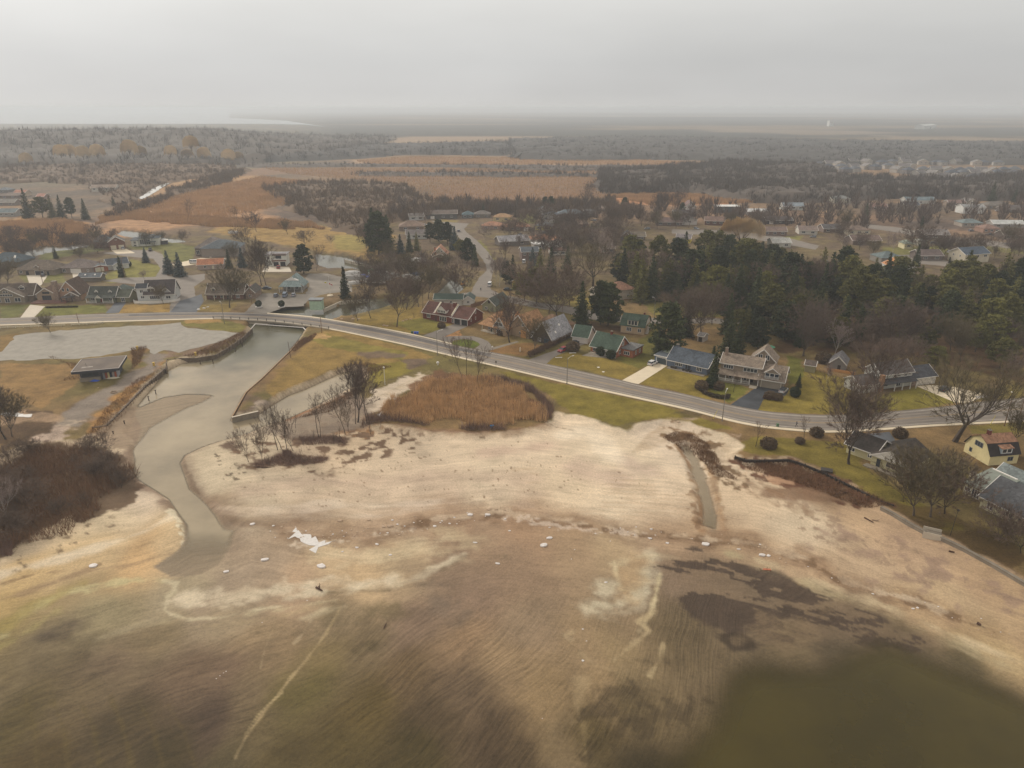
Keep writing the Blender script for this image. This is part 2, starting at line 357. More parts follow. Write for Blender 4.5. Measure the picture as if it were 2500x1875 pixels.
# fields beyond the canal (yellow grass) and green lawns
ppoly([(560,548),(700,538),(840,560),(960,575),(965,620),(905,640),(880,618),(780,612),(640,590),(500,566)], (150, 122, 62), soft=3, edge=4, es=12, ga=(1,0,0))
ppoly([(810,575),(890,570),(905,600),(880,615),(820,608)], (146, 132, 60), soft=3, op=.9, edge=2)
for pts, c in (
  ([(115,602),(230,588),(255,612),(180,622),(90,640)], (104,106,50)), ([(312,600),(400,585),(480,603),(470,640),(400,640),(390,612),(320,608)], (108,108,48)),
  ([(45,672),(70,660),(155,663),(160,690),(120,690),(60,690)], (110,108,44)), ([(255,675),(320,632),(395,650),(390,675),(300,690),(262,690)], (124,120,44)),
  ([(0,745),(74,744),(47,775),(0,778)], (100,102,42)), ([(110,748),(200,745),(259,744),(259,764),(82,775)], (106,108,36)), ([(300,745),(440,742),(415,762),(285,765)], (152,122,52)),
  ([(480,745),(575,742),(570,752),(560,762),(475,760)], (132,112,48)), ([(445,785),(540,778),(600,795),(585,812),(520,806),(450,795)], (112,106,40)), ([(455,780),(536,777),(546,787),(455,790)], (160,126,64)),
  ([(840,800),(880,772),(960,752),(1028,748),(1030,775),(1110,790),(1070,812),(1031,815),(1000,812),(900,795)], (138,116,44)), ([(960,790),(1030,775),(1105,795),(1065,812),(1020,812)], (116,110,34)),
  ([(1101,837),(1127,828),(1163,832),(1172,841),(1154,850),(1120,845)], (92,104,22)), ([(1200,850),(1270,836),(1340,842),(1330,845),(1287,870),(1190,860)], (134,100,52)),
  ([(1331,888),(1350,870),(1400,860),(1500,878),(1600,870),(1580,893),(1517,927),(1440,905)], (130,112,38)), ([(1500,880),(1600,800),(1640,850),(1600,890),(1560,900)], (104,100,34)),
  ([(1559,937),(1628,892),(1722,916),(1760,935),(1730,975),(1650,955)], (128,112,34)), ([(1722,945),(1765,925),(1830,950),(1780,982),(1745,970)], (106,106,28)),
  ([(1849,1003),(1864,975),(1925,960),(1960,900),(2000,905),(2100,940),(2100,965),(2150,1005),(2000,1012)], (126,112,32)), ([(1925,870),(1962,880),(1960,920),(1925,945)], (100,102,28)),
  ([(2120,1000),(2150,965),(2240,945),(2330,975),(2330,985),(2200,1002)], (122,114,26)),
  ([(640,925),(720,850),(760,815),(820,805),(1000,850),(1060,870),(1000,895),(900,890),(800,905),(740,935),(660,975)], (140,114,52)),
  ([(760,830),(800,815),(900,840),(1000,860),(980,880),(900,862),(800,850)], (122,112,40)), ([(900,890),(1000,880),(1010,905),(950,925),(920,940),(900,930)], (128,116,34)),
  ([(1200,900),(1400,945),(1600,985),(1780,1045),(1720,1050),(1600,1022),(1500,1040),(1400,1010),(1330,960),(1260,925)], (122,110,30)),
  ([(1830,1110),(1800,1095),(1830,1065),(2000,1075),(2150,1095),(2100,1130),(2200,1200),(2350,1290),(2300,1290),(2150,1220),(2010,1145),(1930,1115)], (118,106,32)),
  ([(2320,975),(2500,930),(2500,975),(2400,975)], (110,98,40)), ([(2360,1040),(2500,1030),(2500,1060),(2370,1060)], (122,110,38)),
  ([(0,888),(180,888),(200,925),(100,1000),(0,960)], (140,110,60)), ([(0,820),(45,812),(20,850),(0,860)], (128,102,50)),
  ([(1158,590),(1175,586),(1215,640),(1195,640)], (118,112,52)), ([(1262,520),(1310,522),(1305,545),(1265,545)], (130,130,58)), ([(1060,535),(1120,538),(1110,550),(1060,545)], (134,120,64)),
  ([(1405,720),(1470,735),(1450,760),(1380,745)], (126,112,44)), ([(1560,730),(1740,745),(1760,775),(1600,770)], (110,104,40)), ([(1890,580),(1960,575),(1950,590),(1890,592)], (118,116,50)),
  ([(2150,605),(2300,600),(2330,620),(2160,630)], (116,114,50)), ([(2380,590),(2500,600),(2500,620),(2400,612)], (116,110,54)), ([(2060,780),(2180,800),(2200,870),(2100,850)], (96,84,50))):
    ppoly(pts, c, soft=0.8, edge=0.8, es=4, op=.92, ga=(1, 0, 0))
# worn and darker patches in the grass
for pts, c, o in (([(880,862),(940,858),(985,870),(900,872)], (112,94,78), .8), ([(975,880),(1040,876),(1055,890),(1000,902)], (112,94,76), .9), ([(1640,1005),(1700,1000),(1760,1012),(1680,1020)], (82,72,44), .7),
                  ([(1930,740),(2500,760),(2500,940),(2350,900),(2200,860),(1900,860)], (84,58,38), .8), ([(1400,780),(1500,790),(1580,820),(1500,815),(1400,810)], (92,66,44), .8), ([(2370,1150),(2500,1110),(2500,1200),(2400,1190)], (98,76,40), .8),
                  ([(2150,1240),(2260,1230),(2400,1290),(2500,1330),(2500,1420),(2350,1335)], (90,70,34), .8), ([(1120,825),(1085,828),(1072,824),(1110,808),(1126,806)], (190,136,76), .95), ([(765,810),(810,820),(805,832),(760,825)], (186,150,88), .9),
                  ([(0,1000),(110,1010),(160,1040),(120,1075),(0,1100)], (84,64,44), .85), ([(200,1060),(250,990),(330,920),(395,880),(398,900),(350,945),(262,1035),(235,1060)], (158,118,58), .9), ([(300,930),(380,880),(395,886),(310,945)], (140,96,60), .5),
                  ([(320,850),(362,850),(345,890),(318,905)], (128,100,54), .9), ([(370,870),(400,880),(405,895),(380,900)], (150,116,60), .9), ([(400,852),(440,855),(480,848),(560,815),(600,815),(550,845),(480,868),(400,874)], (120,98,76), .9)):
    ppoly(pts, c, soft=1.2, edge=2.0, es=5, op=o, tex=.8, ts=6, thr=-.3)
pline([(745,832),(705,862),(640,932),(600,966),(570,1018)], 5, (122,96,62), soft=2, edge=2, es=4, op=.85)
pline([(655,980),(720,955),(790,930),(850,905)], 4, (140,100,48), soft=1.5, edge=2, es=4, op=.8)
pline([(600,970),(640,985),(625,1000),(585,1010)], 5, (110,90,70), soft=2, edge=2, es=3, op=.9)
pline([(630,985),(680,975)], 3, (160,146,124), soft=1, edge=2, es=3, op=.8)
# dirt track on the left bank
ppoly([(372,862),(400,868),(385,900),(330,935),(230,1010),(190,1040),(140,1040),(165,1005),(240,960),(300,925),(350,895)], (134,120,106), soft=2.5, edge=2, es=6, ga=(.6,0,0))
ppoly([(140,1030),(190,1030),(160,1075),(120,1090),(60,1100),(90,1065)], (176,156,132), soft=2, edge=2.5, es=4)
ppoly([(0,1012),(60,1005),(160,1010),(150,1030),(60,1025),(0,1040)], (158,132,98), soft=1.5, edge=1.5, op=.8)
ppoly([(913,954),(968,932),(1034,910),(1050,916),(1040,935),(1007,954),(953,979),(935,997),(905,1005),(895,985)], (196,178,156), soft=1.2, edge=2, es=4, ga=(.3,0,0))
for k in range(5):
    pline([(925 + 8 * k, 968), (985 + 8 * k, 938 + k), (1050 + 12 * k, 905 + k)], .5, (160,140,108), soft=.4, edge=.3, op=.5)

# ---- beach and lake bed
pw = W(BEACH, -0.6); idx = near_mask([p[0] for p in pw], [p[1] for p in pw], 3); x = GX[idx]; y = GY[idx]
d = sdf(x, y, pw) + fbm(x, y, 3.5, 41) * 1.6
CP = [  # colour of the bed across the beach and the flats, photo pixel -> colour, wetness, streak
 (60,1170,(190,168,140),0,0),(250,1290,(204,184,152),0,0),(60,1350,(188,168,140),0,0),(350,1220,(204,184,160),0,0),(420,1290,(208,182,142),.1,0),(200,1350,(206,178,134),.2,0),(60,1400,(206,176,128),.2,0),(330,1350,(198,164,118),.3,0),
 (0,1460,(172,148,98),.5,.2),(200,1420,(160,140,102),.5,.2),(0,1520,(140,124,80),.6,.3),(250,1480,(150,138,104),.5,.3),(420,1440,(164,150,120),.5,.2),(150,1560,(122,108,80),.6,.6),(350,1560,(132,116,86),.5,.6),
 (0,1640,(118,104,72),.7,.7),(200,1700,(108,94,66),.7,.9),(450,1650,(112,94,72),.7,1),(50,1780,(92,80,48),.7,.8),(300,1800,(84,72,48),.8,1),(500,1760,(84,70,54),.8,1),(100,1870,(84,70,40),.8,.6),(400,1870,(76,66,42),.8,.7),
 (560,1480,(158,142,112),.5,.2),(620,1540,(150,130,98),.5,.7),(680,1600,(140,120,90),.5,.7),(620,1700,(120,104,78),.6,.9),(560,1860,(94,84,58),.7,.4),(660,1760,(112,98,68),.6,.4),(800,1500,(146,128,98),.5,.5),(760,1620,(128,112,76),.6,.6),
 (720,1700,(104,94,54),.6,.5),(700,1860,(92,80,50),.7,.4),(850,1860,(92,80,48),.7,.5),(900,1740,(96,82,48),.7,.9),(1000,1640,(112,94,66),.7,1),(860,1560,(122,106,78),.6,.9),(1050,1760,(90,76,54),.7,1),(1000,1870,(80,70,42),.7,.9),
 (1000,1500,(132,112,90),.6,.8),(1150,1560,(146,122,92),.5,1),(1150,1680,(106,90,68),.7,1),(1200,1800,(86,72,52),.7,1),(1280,1850,(90,76,54),.7,1),(1250,1620,(150,128,96),.5,.9),(1320,1700,(146,124,90),.4,.6),(1380,1840,(130,112,82),.4,.4),
 (1150,1440,(146,124,100),.6,.3),(1250,1400,(146,124,98),.6,.3),(1100,1380,(140,120,96),.6,.3),(1300,1500,(150,130,102),.6,.5),(1400,1330,(160,138,108),.5,.2),(1200,1330,(158,134,106),.5,.2),(1500,1340,(172,150,116),.4,.1),
 (1420,1560,(152,130,98),.4,.3),(1530,1600,(148,128,94),.4,.4),(1480,1680,(150,128,94),.4,.5),(1560,1500,(142,122,94),.5,.4),(1650,1420,(132,114,92),.6,.3),(1640,1560,(108,94,68),.6,.9),(1560,1700,(92,80,54),.7,.9),(1700,1520,(110,96,70),.7,.9),
 (1480,1780,(88,76,48),.7,1),(1800,1480,(126,110,86),.6,.3),(1900,1540,(118,104,76),.7,.5),(1850,1450,(112,100,80),.6,.2),(2050,1560,(92,82,62),.7,.3),(1900,1700,(72,64,40),.8,.2),(2200,1700,(72,64,38),.8,.1),(2000,1860,(62,58,32),.8,.1),(2450,1850,(66,58,38),.8,.1),(1600,1860,(66,58,38),.8,.4),(2400,1700,(78,68,44),.8,.1),
 (560,1150,(202,184,156),0,0),(480,1130,(194,176,148),0,0),(700,1180,(206,186,158),0,0),(620,1240,(196,178,152),0,0),(560,1260,(160,140,114),.3,0),(700,1290,(158,136,108),.4,0),(620,1320,(166,146,120),.4,0),(640,1400,(168,148,122),.4,0),
 (900,1130,(208,186,158),0,0),(1000,1190,(202,180,154),0,0),(900,1230,(200,178,152),0,0),(850,1090,(198,174,144),0,0),(760,1100,(186,164,138),0,0),(620,1110,(184,166,140),0,0),(1100,1100,(210,188,160),0,0),(1300,1080,(214,192,164),0,0),(1200,1180,(208,188,160),0,0),(1400,1200,(212,190,160),0,0),(1500,1120,(212,192,164),0,0),
 (1650,1060,(212,192,168),0,0),(1600,1220,(212,190,162),0,0),(1500,1240,(214,194,166),0,0),(1760,1080,(206,186,158),0,0),(1830,1220,(204,180,150),0,0),(1950,1300,(204,184,156),0,0),(2100,1280,(196,166,132),0,0),(2200,1330,(178,150,122),0,0),(2400,1460,(170,142,112),0,0),(2100,1370,(186,160,130),0,0),
 (2300,1450,(188,162,128),0,0),(2450,1500,(186,158,122),0,0),(2250,1500,(184,156,120),.1,0),(2420,1590,(190,164,122),.1,0),(2000,1400,(192,164,130),.2,0),(1900,1370,(176,150,118),.3,0),(1750,1330,(174,148,116),.3,0),(1650,1320,(170,144,114),.3,0),
 (900,1310,(162,138,110),.4,0),(1000,1290,(170,146,118),.4,0),(1100,1300,(158,132,104),.5,0),(1300,1290,(164,136,106),.5,0),(1400,1300,(160,134,102),.5,0),(800,1370,(190,166,130),.3,0),(900,1400,(192,166,128),.3,0),(720,1430,(178,152,122),.3,0),(1000,1350,(176,156,122),.4,0),(550,1420,(160,142,118),.4,0),(2000,1215,(140,116,90),.1,0),(2250,1572,(92,82,60),.7,.1),(2380,1625,(88,80,56),.7,.1),(2120,1520,(106,92,70),.7,.2),(1950,1490,(118,102,78),.7,.3),(2030,1475,(116,102,80),.6,.2),(1760,1420,(124,108,86),.6,.4),(1560,1640,(140,122,90),.4,.6),(260,1640,(112,96,74),.7,1),(560,1620,(122,102,80),.6,1)]
num = np.zeros((len(idx), 3)); na = np.zeros((len(idx), 2)); den = np.zeros(len(idx))
wx = x + fbm(x, y, 14, 43) * 5; wy = y + fbm(x, y, 14, 44) * 5
for px, py, c, we, st in CP:
    q = P(px, py, -1.3); s = 0.075 * q.y * 0.9
    wgt = 1.0 / (((wx - q.x) ** 2 + ((wy - q.y) * 0.62) ** 2) / (s * s) + 0.35) ** 2.6
    num += wgt[:, None] * cc(c); na += wgt[:, None] * np.array([we, st]); den += wgt
bc = num / den[:, None]; na = na / den[:, None]
bc = bc * (1 + fbm(x, y, 5, 45, 4)[:, None] * 0.10 + fbm(x * .5, y * 1.6, 22, 46, 3)[:, None] * 0.10)
a = smooth(d, -.8, .8)[:, None]; col[idx] = col[idx] * (1 - a) + bc * a
att[idx] = att[idx] * (1 - a) + np.stack([np.full(len(idx), .25), na[:, 1], na[:, 0]], 1) * a
Z = -1.0; Z2 = -1.6
# river margins: wet, darker bands, pale rims
rv = RIVER + [RIVER[0]]
pline(RIVER[26:39], 5, (150,132,108), z=Z2, soft=2, edge=1, op=.8, ga=(0,0,.5)); pline([(455,1100),(430,1120),(445,1160),(465,1200),(510,1232),(545,1262),(580,1280),(640,1278),(720,1285)], 2.4, (126,106,84), z=-1.4, soft=1.2, edge=.8, op=.75, ga=(0,0,.5))
pline([(470,1090),(445,1120),(462,1160),(480,1200),(530,1240),(590,1262),(700,1270)], .5, (112,92,70), z=-1.2, soft=.3, edge=.6, es=2, op=.55, brk=.5)
pline([(320,1090),(315,1125),(322,1160),(345,1185),(385,1205),(420,1240)], 2.5, (130,108,86), z=-1.4, soft=1.5, edge=1, op=.8, ga=(0,0,.5))
pline([(425,1250),(440,1275),(455,1300),(460,1325)], 1.3, (226,212,180), z=-1.3, soft=.5, edge=1.4, es=1.5, op=.9); pline([(440,1262),(458,1296)], .7, (120,92,62), z=-1.3, soft=.4, edge=1, es=1.2, op=.5)
pline([(420,1262),(350,1300),(250,1335),(120,1370),(0,1400)], 2.0, (222,206,178), z=Z, soft=1.2, edge=1, es=5, op=.7)
pline([(430,1345),(330,1375),(200,1395),(80,1440),(0,1462)], 1.0, (150,126,96), z=-1.4, soft=.6, edge=1, es=5, op=.7)
pline([(0,1425),(90,1400),(160,1392),(240,1378)], .4, (112,88,62), z=-1.4, soft=.3, edge=.6, es=3, op=.6, brk=.5)
ppoly(BAR, (138,118,94), z=-1.5, soft=1.2, edge=.6, op=.9, ga=(.1,0,.6)); ppoly([(230,1065),(300,1005),(345,985),(340,1000),(330,1050),(325,1100),(260,1090)], (150,130,104), z=-1.4, soft=1.5, edge=1, op=.8, ga=(0,0,.5))
# left sand: litter and dark specks under the thicket
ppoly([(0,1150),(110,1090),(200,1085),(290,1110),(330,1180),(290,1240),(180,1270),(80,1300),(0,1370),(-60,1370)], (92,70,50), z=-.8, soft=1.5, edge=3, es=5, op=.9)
ppoly([(0,1330),(150,1280),(240,1270),(300,1290),(150,1340),(0,1400)], (116,96,72), z=-.9, soft=2, edge=2, es=2.2, op=.8, tex=.25, ts=1.7, thr=.22)
# vegetation litter around the slender trees
ppoly([(560,1100),(640,1060),(760,1040),(880,1000),(960,1020),(1060,1060),(1000,1090),(900,1130),(760,1150),(640,1140)], (104,78,58), z=-.6, soft=3, edge=3, es=5, op=.9, tex=.35, ts=2.6, thr=.12)
ppoly([(720,1035),(850,1005),(960,1030),(880,1065),(760,1075)], (150,112,74), z=-.6, soft=3, edge=3, es=4, op=.7, tex=.4, ts=2, thr=.1)
for pts, w_ in (([(735,1070),(790,1066),(835,1075)], 5), ([(690,1112),(740,1120),(790,1117)], 4), ([(680,1118),(720,1125)], 5), ([(800,1048),(830,1040),(850,1045)], 4), ([(560,1085),(575,1092)], 3), ([(625,1128),(650,1130)], 3)):
    pline(pts, w_, (92,68,54), z=-.6, soft=1.2, edge=1.6, es=2.5, op=.88)
ppoly([(640,1040),(700,1018),(790,985),(860,950),(900,1000),(905,1040),(800,1055),(700,1075),(640,1060)], (136,120,104), z=-.7, soft=3, edge=2, es=6, op=.8)
pline([(700,1025),(745,1006),(800,985),(870,955)], 1.6, (140,96,62), z=-1.0, soft=.8, edge=.8, es=3, op=.85)
ppoly([(930,1010),(1010,1000),(1330,1030),(1345,1000),(1200,925),(1060,905),(960,980)], (112,78,48), z=-.3, soft=2, edge=2, es=4, op=.9)
pline([(960,1045),(1090,1058),(1240,1062),(1330,1042)], 2.5, (140,108,80), z=-.5, soft=1.5, edge=1.5, es=3, op=.6)
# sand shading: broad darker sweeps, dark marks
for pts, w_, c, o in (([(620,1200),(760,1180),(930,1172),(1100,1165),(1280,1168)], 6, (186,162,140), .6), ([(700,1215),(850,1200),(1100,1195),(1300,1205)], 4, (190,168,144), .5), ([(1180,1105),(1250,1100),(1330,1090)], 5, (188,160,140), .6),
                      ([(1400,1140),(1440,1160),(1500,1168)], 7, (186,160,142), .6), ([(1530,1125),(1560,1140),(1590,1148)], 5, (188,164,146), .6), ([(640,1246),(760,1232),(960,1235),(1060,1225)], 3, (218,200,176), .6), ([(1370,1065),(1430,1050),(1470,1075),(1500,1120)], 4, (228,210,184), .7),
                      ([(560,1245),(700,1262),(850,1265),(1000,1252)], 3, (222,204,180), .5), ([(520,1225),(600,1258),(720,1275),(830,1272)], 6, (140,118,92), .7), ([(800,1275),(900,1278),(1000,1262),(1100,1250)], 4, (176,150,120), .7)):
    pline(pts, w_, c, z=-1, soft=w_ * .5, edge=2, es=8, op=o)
pline([(1328,1036),(1360,1044),(1400,1052)], .5, (140,116,92), z=Z, soft=.3, edge=.2, op=.7)
for k in range(9):
    pline([(1545 + 9 * k, 1105 - k * 2), (1585 + 9 * k, 1060 - k * 2), (1630 + 9 * k, 1028)], .55, (176,152,124), z=Z, soft=.4, edge=.3, es=3, op=.5)
for k in range(7):
    pline([(1745 + 7 * k, 1130), (1748 + 8 * k, 1090), (1765 + 7 * k, 1068)], .5, (180,156,128), z=Z, soft=.4, edge=.3, op=.5)
for k in range(14):
    yy = 1140 + k * 11; pline([(1250 + (k * 53) % 120, yy + 6), (1450, yy - 2), (1650 + (k * 37) % 60, yy + 4)], .35, (186,160,130), z=Z, soft=.35, edge=.8, es=6, op=.42, brk=.5)
ppoly([(520,1105),(545,1110),(600,1160),(575,1185),(535,1150)], (104,90,72), z=Z, soft=1, edge=1.5, es=2, op=.9, tex=.2, ts=1.5, thr=.22)
ppoly([(470,1100),(1300,1060),(1650,1200),(1400,1240),(900,1240),(560,1240)], (124,100,76), z=Z, soft=1, edge=1, op=.75, tex=.12, ts=1.1, thr=.52, seed=9)
# dry ditch and its weedy head
ppoly([(1612,1060),(1640,1040),(1680,1045),(1730,1065),(1748,1090),(1735,1110),(1700,1100),(1665,1092),(1640,1085)], (124,96,66), z=-.8, soft=1.5, edge=2.5, es=3, op=.9, tex=.5, ts=3, thr=-.05)
ppoly([(1700,1090),(1745,1085),(1760,1120),(1800,1150),(1830,1200),(1780,1180),(1730,1150)], (112,88,62), z=-.9, soft=1.5, edge=3, es=3, op=.9, tex=.4, ts=2.5, thr=.05)
pline([(1650,1090),(1690,1140),(1705,1190),(1712,1240),(1716,1300)], 1.5, (150,116,82), z=-1.2, soft=.9, edge=1.2, es=2, op=.85); pline([(1712,1120),(1738,1160),(1752,1220),(1760,1290)], 1.3, (158,128,96), z=-1.2, soft=.8, edge=1.2, es=2, op=.8)
pline([(1690,1190),(1700,1240),(1706,1290)], 1.4, (134,106,78), z=-1, soft=.5, edge=1.4, es=1.6, op=.8, brk=.4); pline([(1745,1190),(1760,1240),(1768,1290)], .8, (134,106,78), z=-1, soft=.5, edge=1, es=1.6, op=.7, brk=.4)
pline([(1722,1180),(1736,1240),(1744,1300)], 3.0, (160,140,112), z=-1.6, soft=1, edge=.5, op=.8, ga=(0,0,.6))
# rubble slope below the lawn, right
ppoly([(1790,1125),(1840,1128),(1930,1126),(2000,1155),(2085,1192),(2180,1236),(2100,1232),(2030,1215),(1930,1185),(1860,1160),(1800,1140)], (98,66,48), z=-.5, soft=1.2, edge=2, es=3, op=.95)
ppoly([(1810,1140),(1860,1140),(1870,1148),(1820,1150)], (200,172,142), z=-.6, soft=.8, edge=1.5, es=2, op=.8); ppoly([(1880,1160),(1950,1170),(1930,1180),(1870,1170)], (176,140,110), z=-.7, soft=1, edge=1.5, es=2, op=.8)
ppoly([(1850,1185),(2000,1190),(2080,1215),(2060,1225),(1960,1222),(1870,1205)], (132,104,80), z=-.9, soft=3, edge=2, es=5, op=.85)
for k in range(12):
    pline([(1770 + 14 * k, 1150 + 5 * k), (1810 + 14 * k, 1180 + 5 * k), (1850 + 12 * k, 1215 + 4 * k)], .5, (136,106,80), z=-.9, soft=.5, edge=1.5, es=3, op=.5, brk=.5, seed=k)
ppoly([(1980,1290),(2100,1290),(2250,1330),(2450,1420),(2500,1480),(2400,1470),(2250,1430),(2100,1370),(2020,1330)], (152,126,108), z=-1, soft=5, edge=5, es=4, op=.7, tex=.7, ts=2.6, thr=.05)
ppoly([(1880,1200),(2050,1250),(2200,1330),(2400,1420),(2300,1440),(2050,1350),(1900,1280)], (150,126,104), z=-1, soft=3, edge=2, op=.7, tex=.2, ts=1.6, thr=.25)
# drift line (wrack) and its broken step
WR = [(700,1296),(780,1308),(850,1305),(930,1296),(1010,1278),(1100,1266),(1180,1258),(1240,1256),(1330,1266),(1400,1278),(1458,1284),(1585,1306),(1696,1316),(1838,1330),(2000,1380),(2037,1408),(2148,1450),(2243,1468),(2354,1516),(2500,1568)]
pline(WR, 4.5, (134,108,82), z=-1.3, soft=2.0, edge=2.5, es=5, op=.7, brk=.8, ga=(.1,0,.3)); pline(WR, 1.0, (112,88,64), z=-1.2, soft=.5, edge=1.6, es=2.5, op=.8, brk=1.4); pline([(x_, y_ - 5) for x_, y_ in WR], .5, (220,200,170), z=-1.2, soft=.4, edge=1.4, es=3, op=.5, brk=.8)
pline([(x_, y_ - 12) for x_, y_ in WR[:9]], 4, (190,164,134), z=-1.2, soft=2, edge=2, es=4, op=.6, brk=.5)
pline([(1240,1263),(1310,1272),(1380,1284),(1450,1290),(1510,1296),(1580,1308)], 1.4, (212,194,172), z=-1.2, soft=.4, edge=1.4, es=1.2, op=.6, brk=.4)
pline([(720,1330),(790,1322),(850,1318),(960,1300),(1010,1290)], 1.2, (216,198,172), z=-1.3, soft=.5, edge=1.4, es=1.4, op=.7, brk=.4)
# pale salt-like sweeps on the flats
SW = [([(0,1560),(60,1500),(150,1450),(250,1425),(330,1418),(400,1416)], 2.2, (196,186,140), .75), ([(0,1540),(80,1480),(180,1440)], 3, (160,144,84), .5), ([(0,1580),(70,1545),(130,1495)], 2, (172,160,104), .45),
 ([(400,1418),(430,1425),(425,1445),(410,1458),(402,1490),(420,1502),(470,1512),(540,1508),(620,1490),(700,1478)], .9, (206,192,158), .8), ([(440,1462),(520,1455),(620,1448),(700,1436),(780,1430),(870,1425),(960,1416)], 3.6, (218,202,172), .8),
 ([(700,1462),(760,1448),(840,1438),(940,1430),(1000,1418),(1050,1392),(1090,1375),(1130,1352)], 1.6, (214,200,170), .7), ([(780,1350),(860,1362),(940,1350),(1020,1332),(1080,1320)], 5, (214,196,160), .55), ([(1080,1300),(1130,1310),(1150,1330),(1100,1345)], 6, (190,172,138), .55),
 ([(600,1500),(680,1490),(760,1474),(820,1465)], 1, (196,180,144), .6), ([(240,1560),(330,1530),(420,1510)], 1.4, (182,168,134), .45), ([(480,1530),(600,1520),(700,1500),(780,1480)], 1.2, (176,156,120), .5),
 ([(832,1480),(812,1520),(780,1570),(740,1620),(690,1680),(650,1730),(600,1800),(575,1850)], .5, (190,168,126), .55), ([(828,1490),(800,1545),(760,1600),(715,1650),(672,1705),(640,1750),(600,1790)], .35, (184,164,122), .5), ([(822,1500),(790,1555),(745,1612),(700,1660)], .3, (178,158,116), .45),
 ([(690,1690),(660,1715),(630,1745),(605,1780)], .3, (196,176,130), .6), ([(760,1515),(740,1545),(720,1570)], .7, (190,172,138), .6), ([(740,1510),(800,1490),(840,1480)], 1.5, (198,182,148), .6), ([(660,1550),(645,1590),(636,1630)], .35, (186,166,130), .5),
 ([(1600,1355),(1585,1385),(1580,1410),(1570,1440),(1545,1465),(1500,1480),(1450,1478)], 3.0, (206,194,164), .75), ([(1500,1370),(1505,1400),(1520,1440)], .9, (210,194,156), .7), ([(1470,1430),(1480,1470),(1440,1490),(1500,1500),(1560,1480)], 3.5, (208,196,166), .7), ([(1500,1378),(1545,1362),(1600,1355),(1660,1362)], 1.4, (202,186,150), .6),
 ([(1612,1400),(1602,1450),(1590,1490),(1575,1520),(1560,1540)], 1.0, (208,192,152), .75), ([(1600,1490),(1560,1520),(1585,1540),(1550,1570),(1500,1610)], 1, (196,176,136), .6), ([(1620,1570),(1610,1610),(1585,1650)], .8, (200,180,138), .7), ([(1500,1640),(1450,1620),(1420,1600)], 1, (180,158,120), .5),
 ([(1400,1540),(1380,1550),(1395,1560)], .8, (190,170,134), .6), ([(1425,1660),(1415,1700),(1410,1740)], 2, (178,156,118), .45), ([(1425,1770),(1428,1820),(1430,1870)], 1.0, (186,164,118), .6),
 ([(1780,1352),(1863,1388),(1958,1424),(2085,1466),(2211,1517),(2338,1577),(2433,1612),(2560,1662)], 2.8, (170,154,120), .9), ([(1840,1362),(1958,1408),(2085,1452),(2211,1500),(2338,1556),(2500,1620)], 2.0, (204,184,148), .75), ([(1900,1410),(2040,1458),(2200,1520),(2400,1605)], .4, (120,102,74), .6)]
for k, (pts, w_, c, o) in enumerate(SW): pline(pts, w_ * (.6 if w_ < .7 else .85), c, z=-1.6, soft=w_ * .45 + .04, brk=(.9 if w_ < .7 else .7), edge=w_ * .5, es=3, op=o, seed=k, ga=(.1, 0, .2))
ppoly([(1505,1385),(1540,1365),(1575,1375),(1568,1420),(1545,1460),(1520,1450),(1508,1420)], (182,156,118), z=-1.6, soft=4, edge=1.6, es=3, op=.75)
WD = [(1590,1345),(1700,1335),(1830,1372),(1958,1424),(2085,1470),(2220,1525),(2330,1575),(2250,1590),(2060,1580),(1900,1560),(1790,1545),(1700,1515),(1640,1440),(1600,1390)]
pw = W(WD, -1.6); idx = near_mask([p[0] for p in pw], [p[1] for p in pw], 3); x = GX[idx]; y = GY[idx]; d = sdf(x, y, pw) + fbm(x, y, 5, 91) * 4
blend(idx, smooth(d, -1.5, 4) * .5, (128,110,86), (.1, .3, .7))
wu = x * .93 - y * .36; wv = x * .36 + y * .93; wa = fbm(wu * .42 + fbm(x, y, 5, 92) * 3, wv * 1.25 + fbm(x, y, 4, 93) * 2.5, 7, 94, 6)
hot = np.zeros(len(x))
for q_, s_, k_ in (((1690,1365), 9, .6), ((1790,1380), 10, .7), ((1880,1410), 9, .7), ((1960,1445), 8, .5), ((1830,1470), 10, .5), ((1750,1475), 8, .45), ((1930,1490), 9, .55), ((1760,1515), 6, .4), ((2040,1505), 8, .5), ((2120,1550), 8, .4), ((2230,1558), 7, .45), ((1650,1400), 5, .3)):
    p_ = P(*q_, -1.6); hot = hot + k_ * np.exp(-((x - p_.x) ** 2 + ((y - p_.y) * 1.6) ** 2) / s_ ** 2)
blend(idx, smooth(d, -1, 1.5) * smooth(wa * 1.05 + hot * .32 + fbm(wu * .4, wv * 1.6, 1.8, 97, 4) * .34, .24, .31) * .85, (76, 64, 52), (.3, .7, .75))
ppoly([(1760,1550),(1820,1548),(1870,1575),(1860,1590),(1790,1590)], (66,56,44), z=-1.7, soft=1.5, edge=1.2, op=.85); ppoly([(2050,1470),(1950,1500),(2000,1560),(1900,1580),(1810,1560),(1830,1520),(1950,1490)], (134,116,88), z=-1.7, soft=2, edge=2, op=.45)
ppoly([(1430,1730),(1500,1690),(1640,1680),(1660,1740),(1560,1800),(1450,1830)], (70,60,42), z=-1.7, soft=5, edge=5, es=3, op=.55, tex=.9, ts=2.2, thr=-.05, ga=(.1, 1, .7))
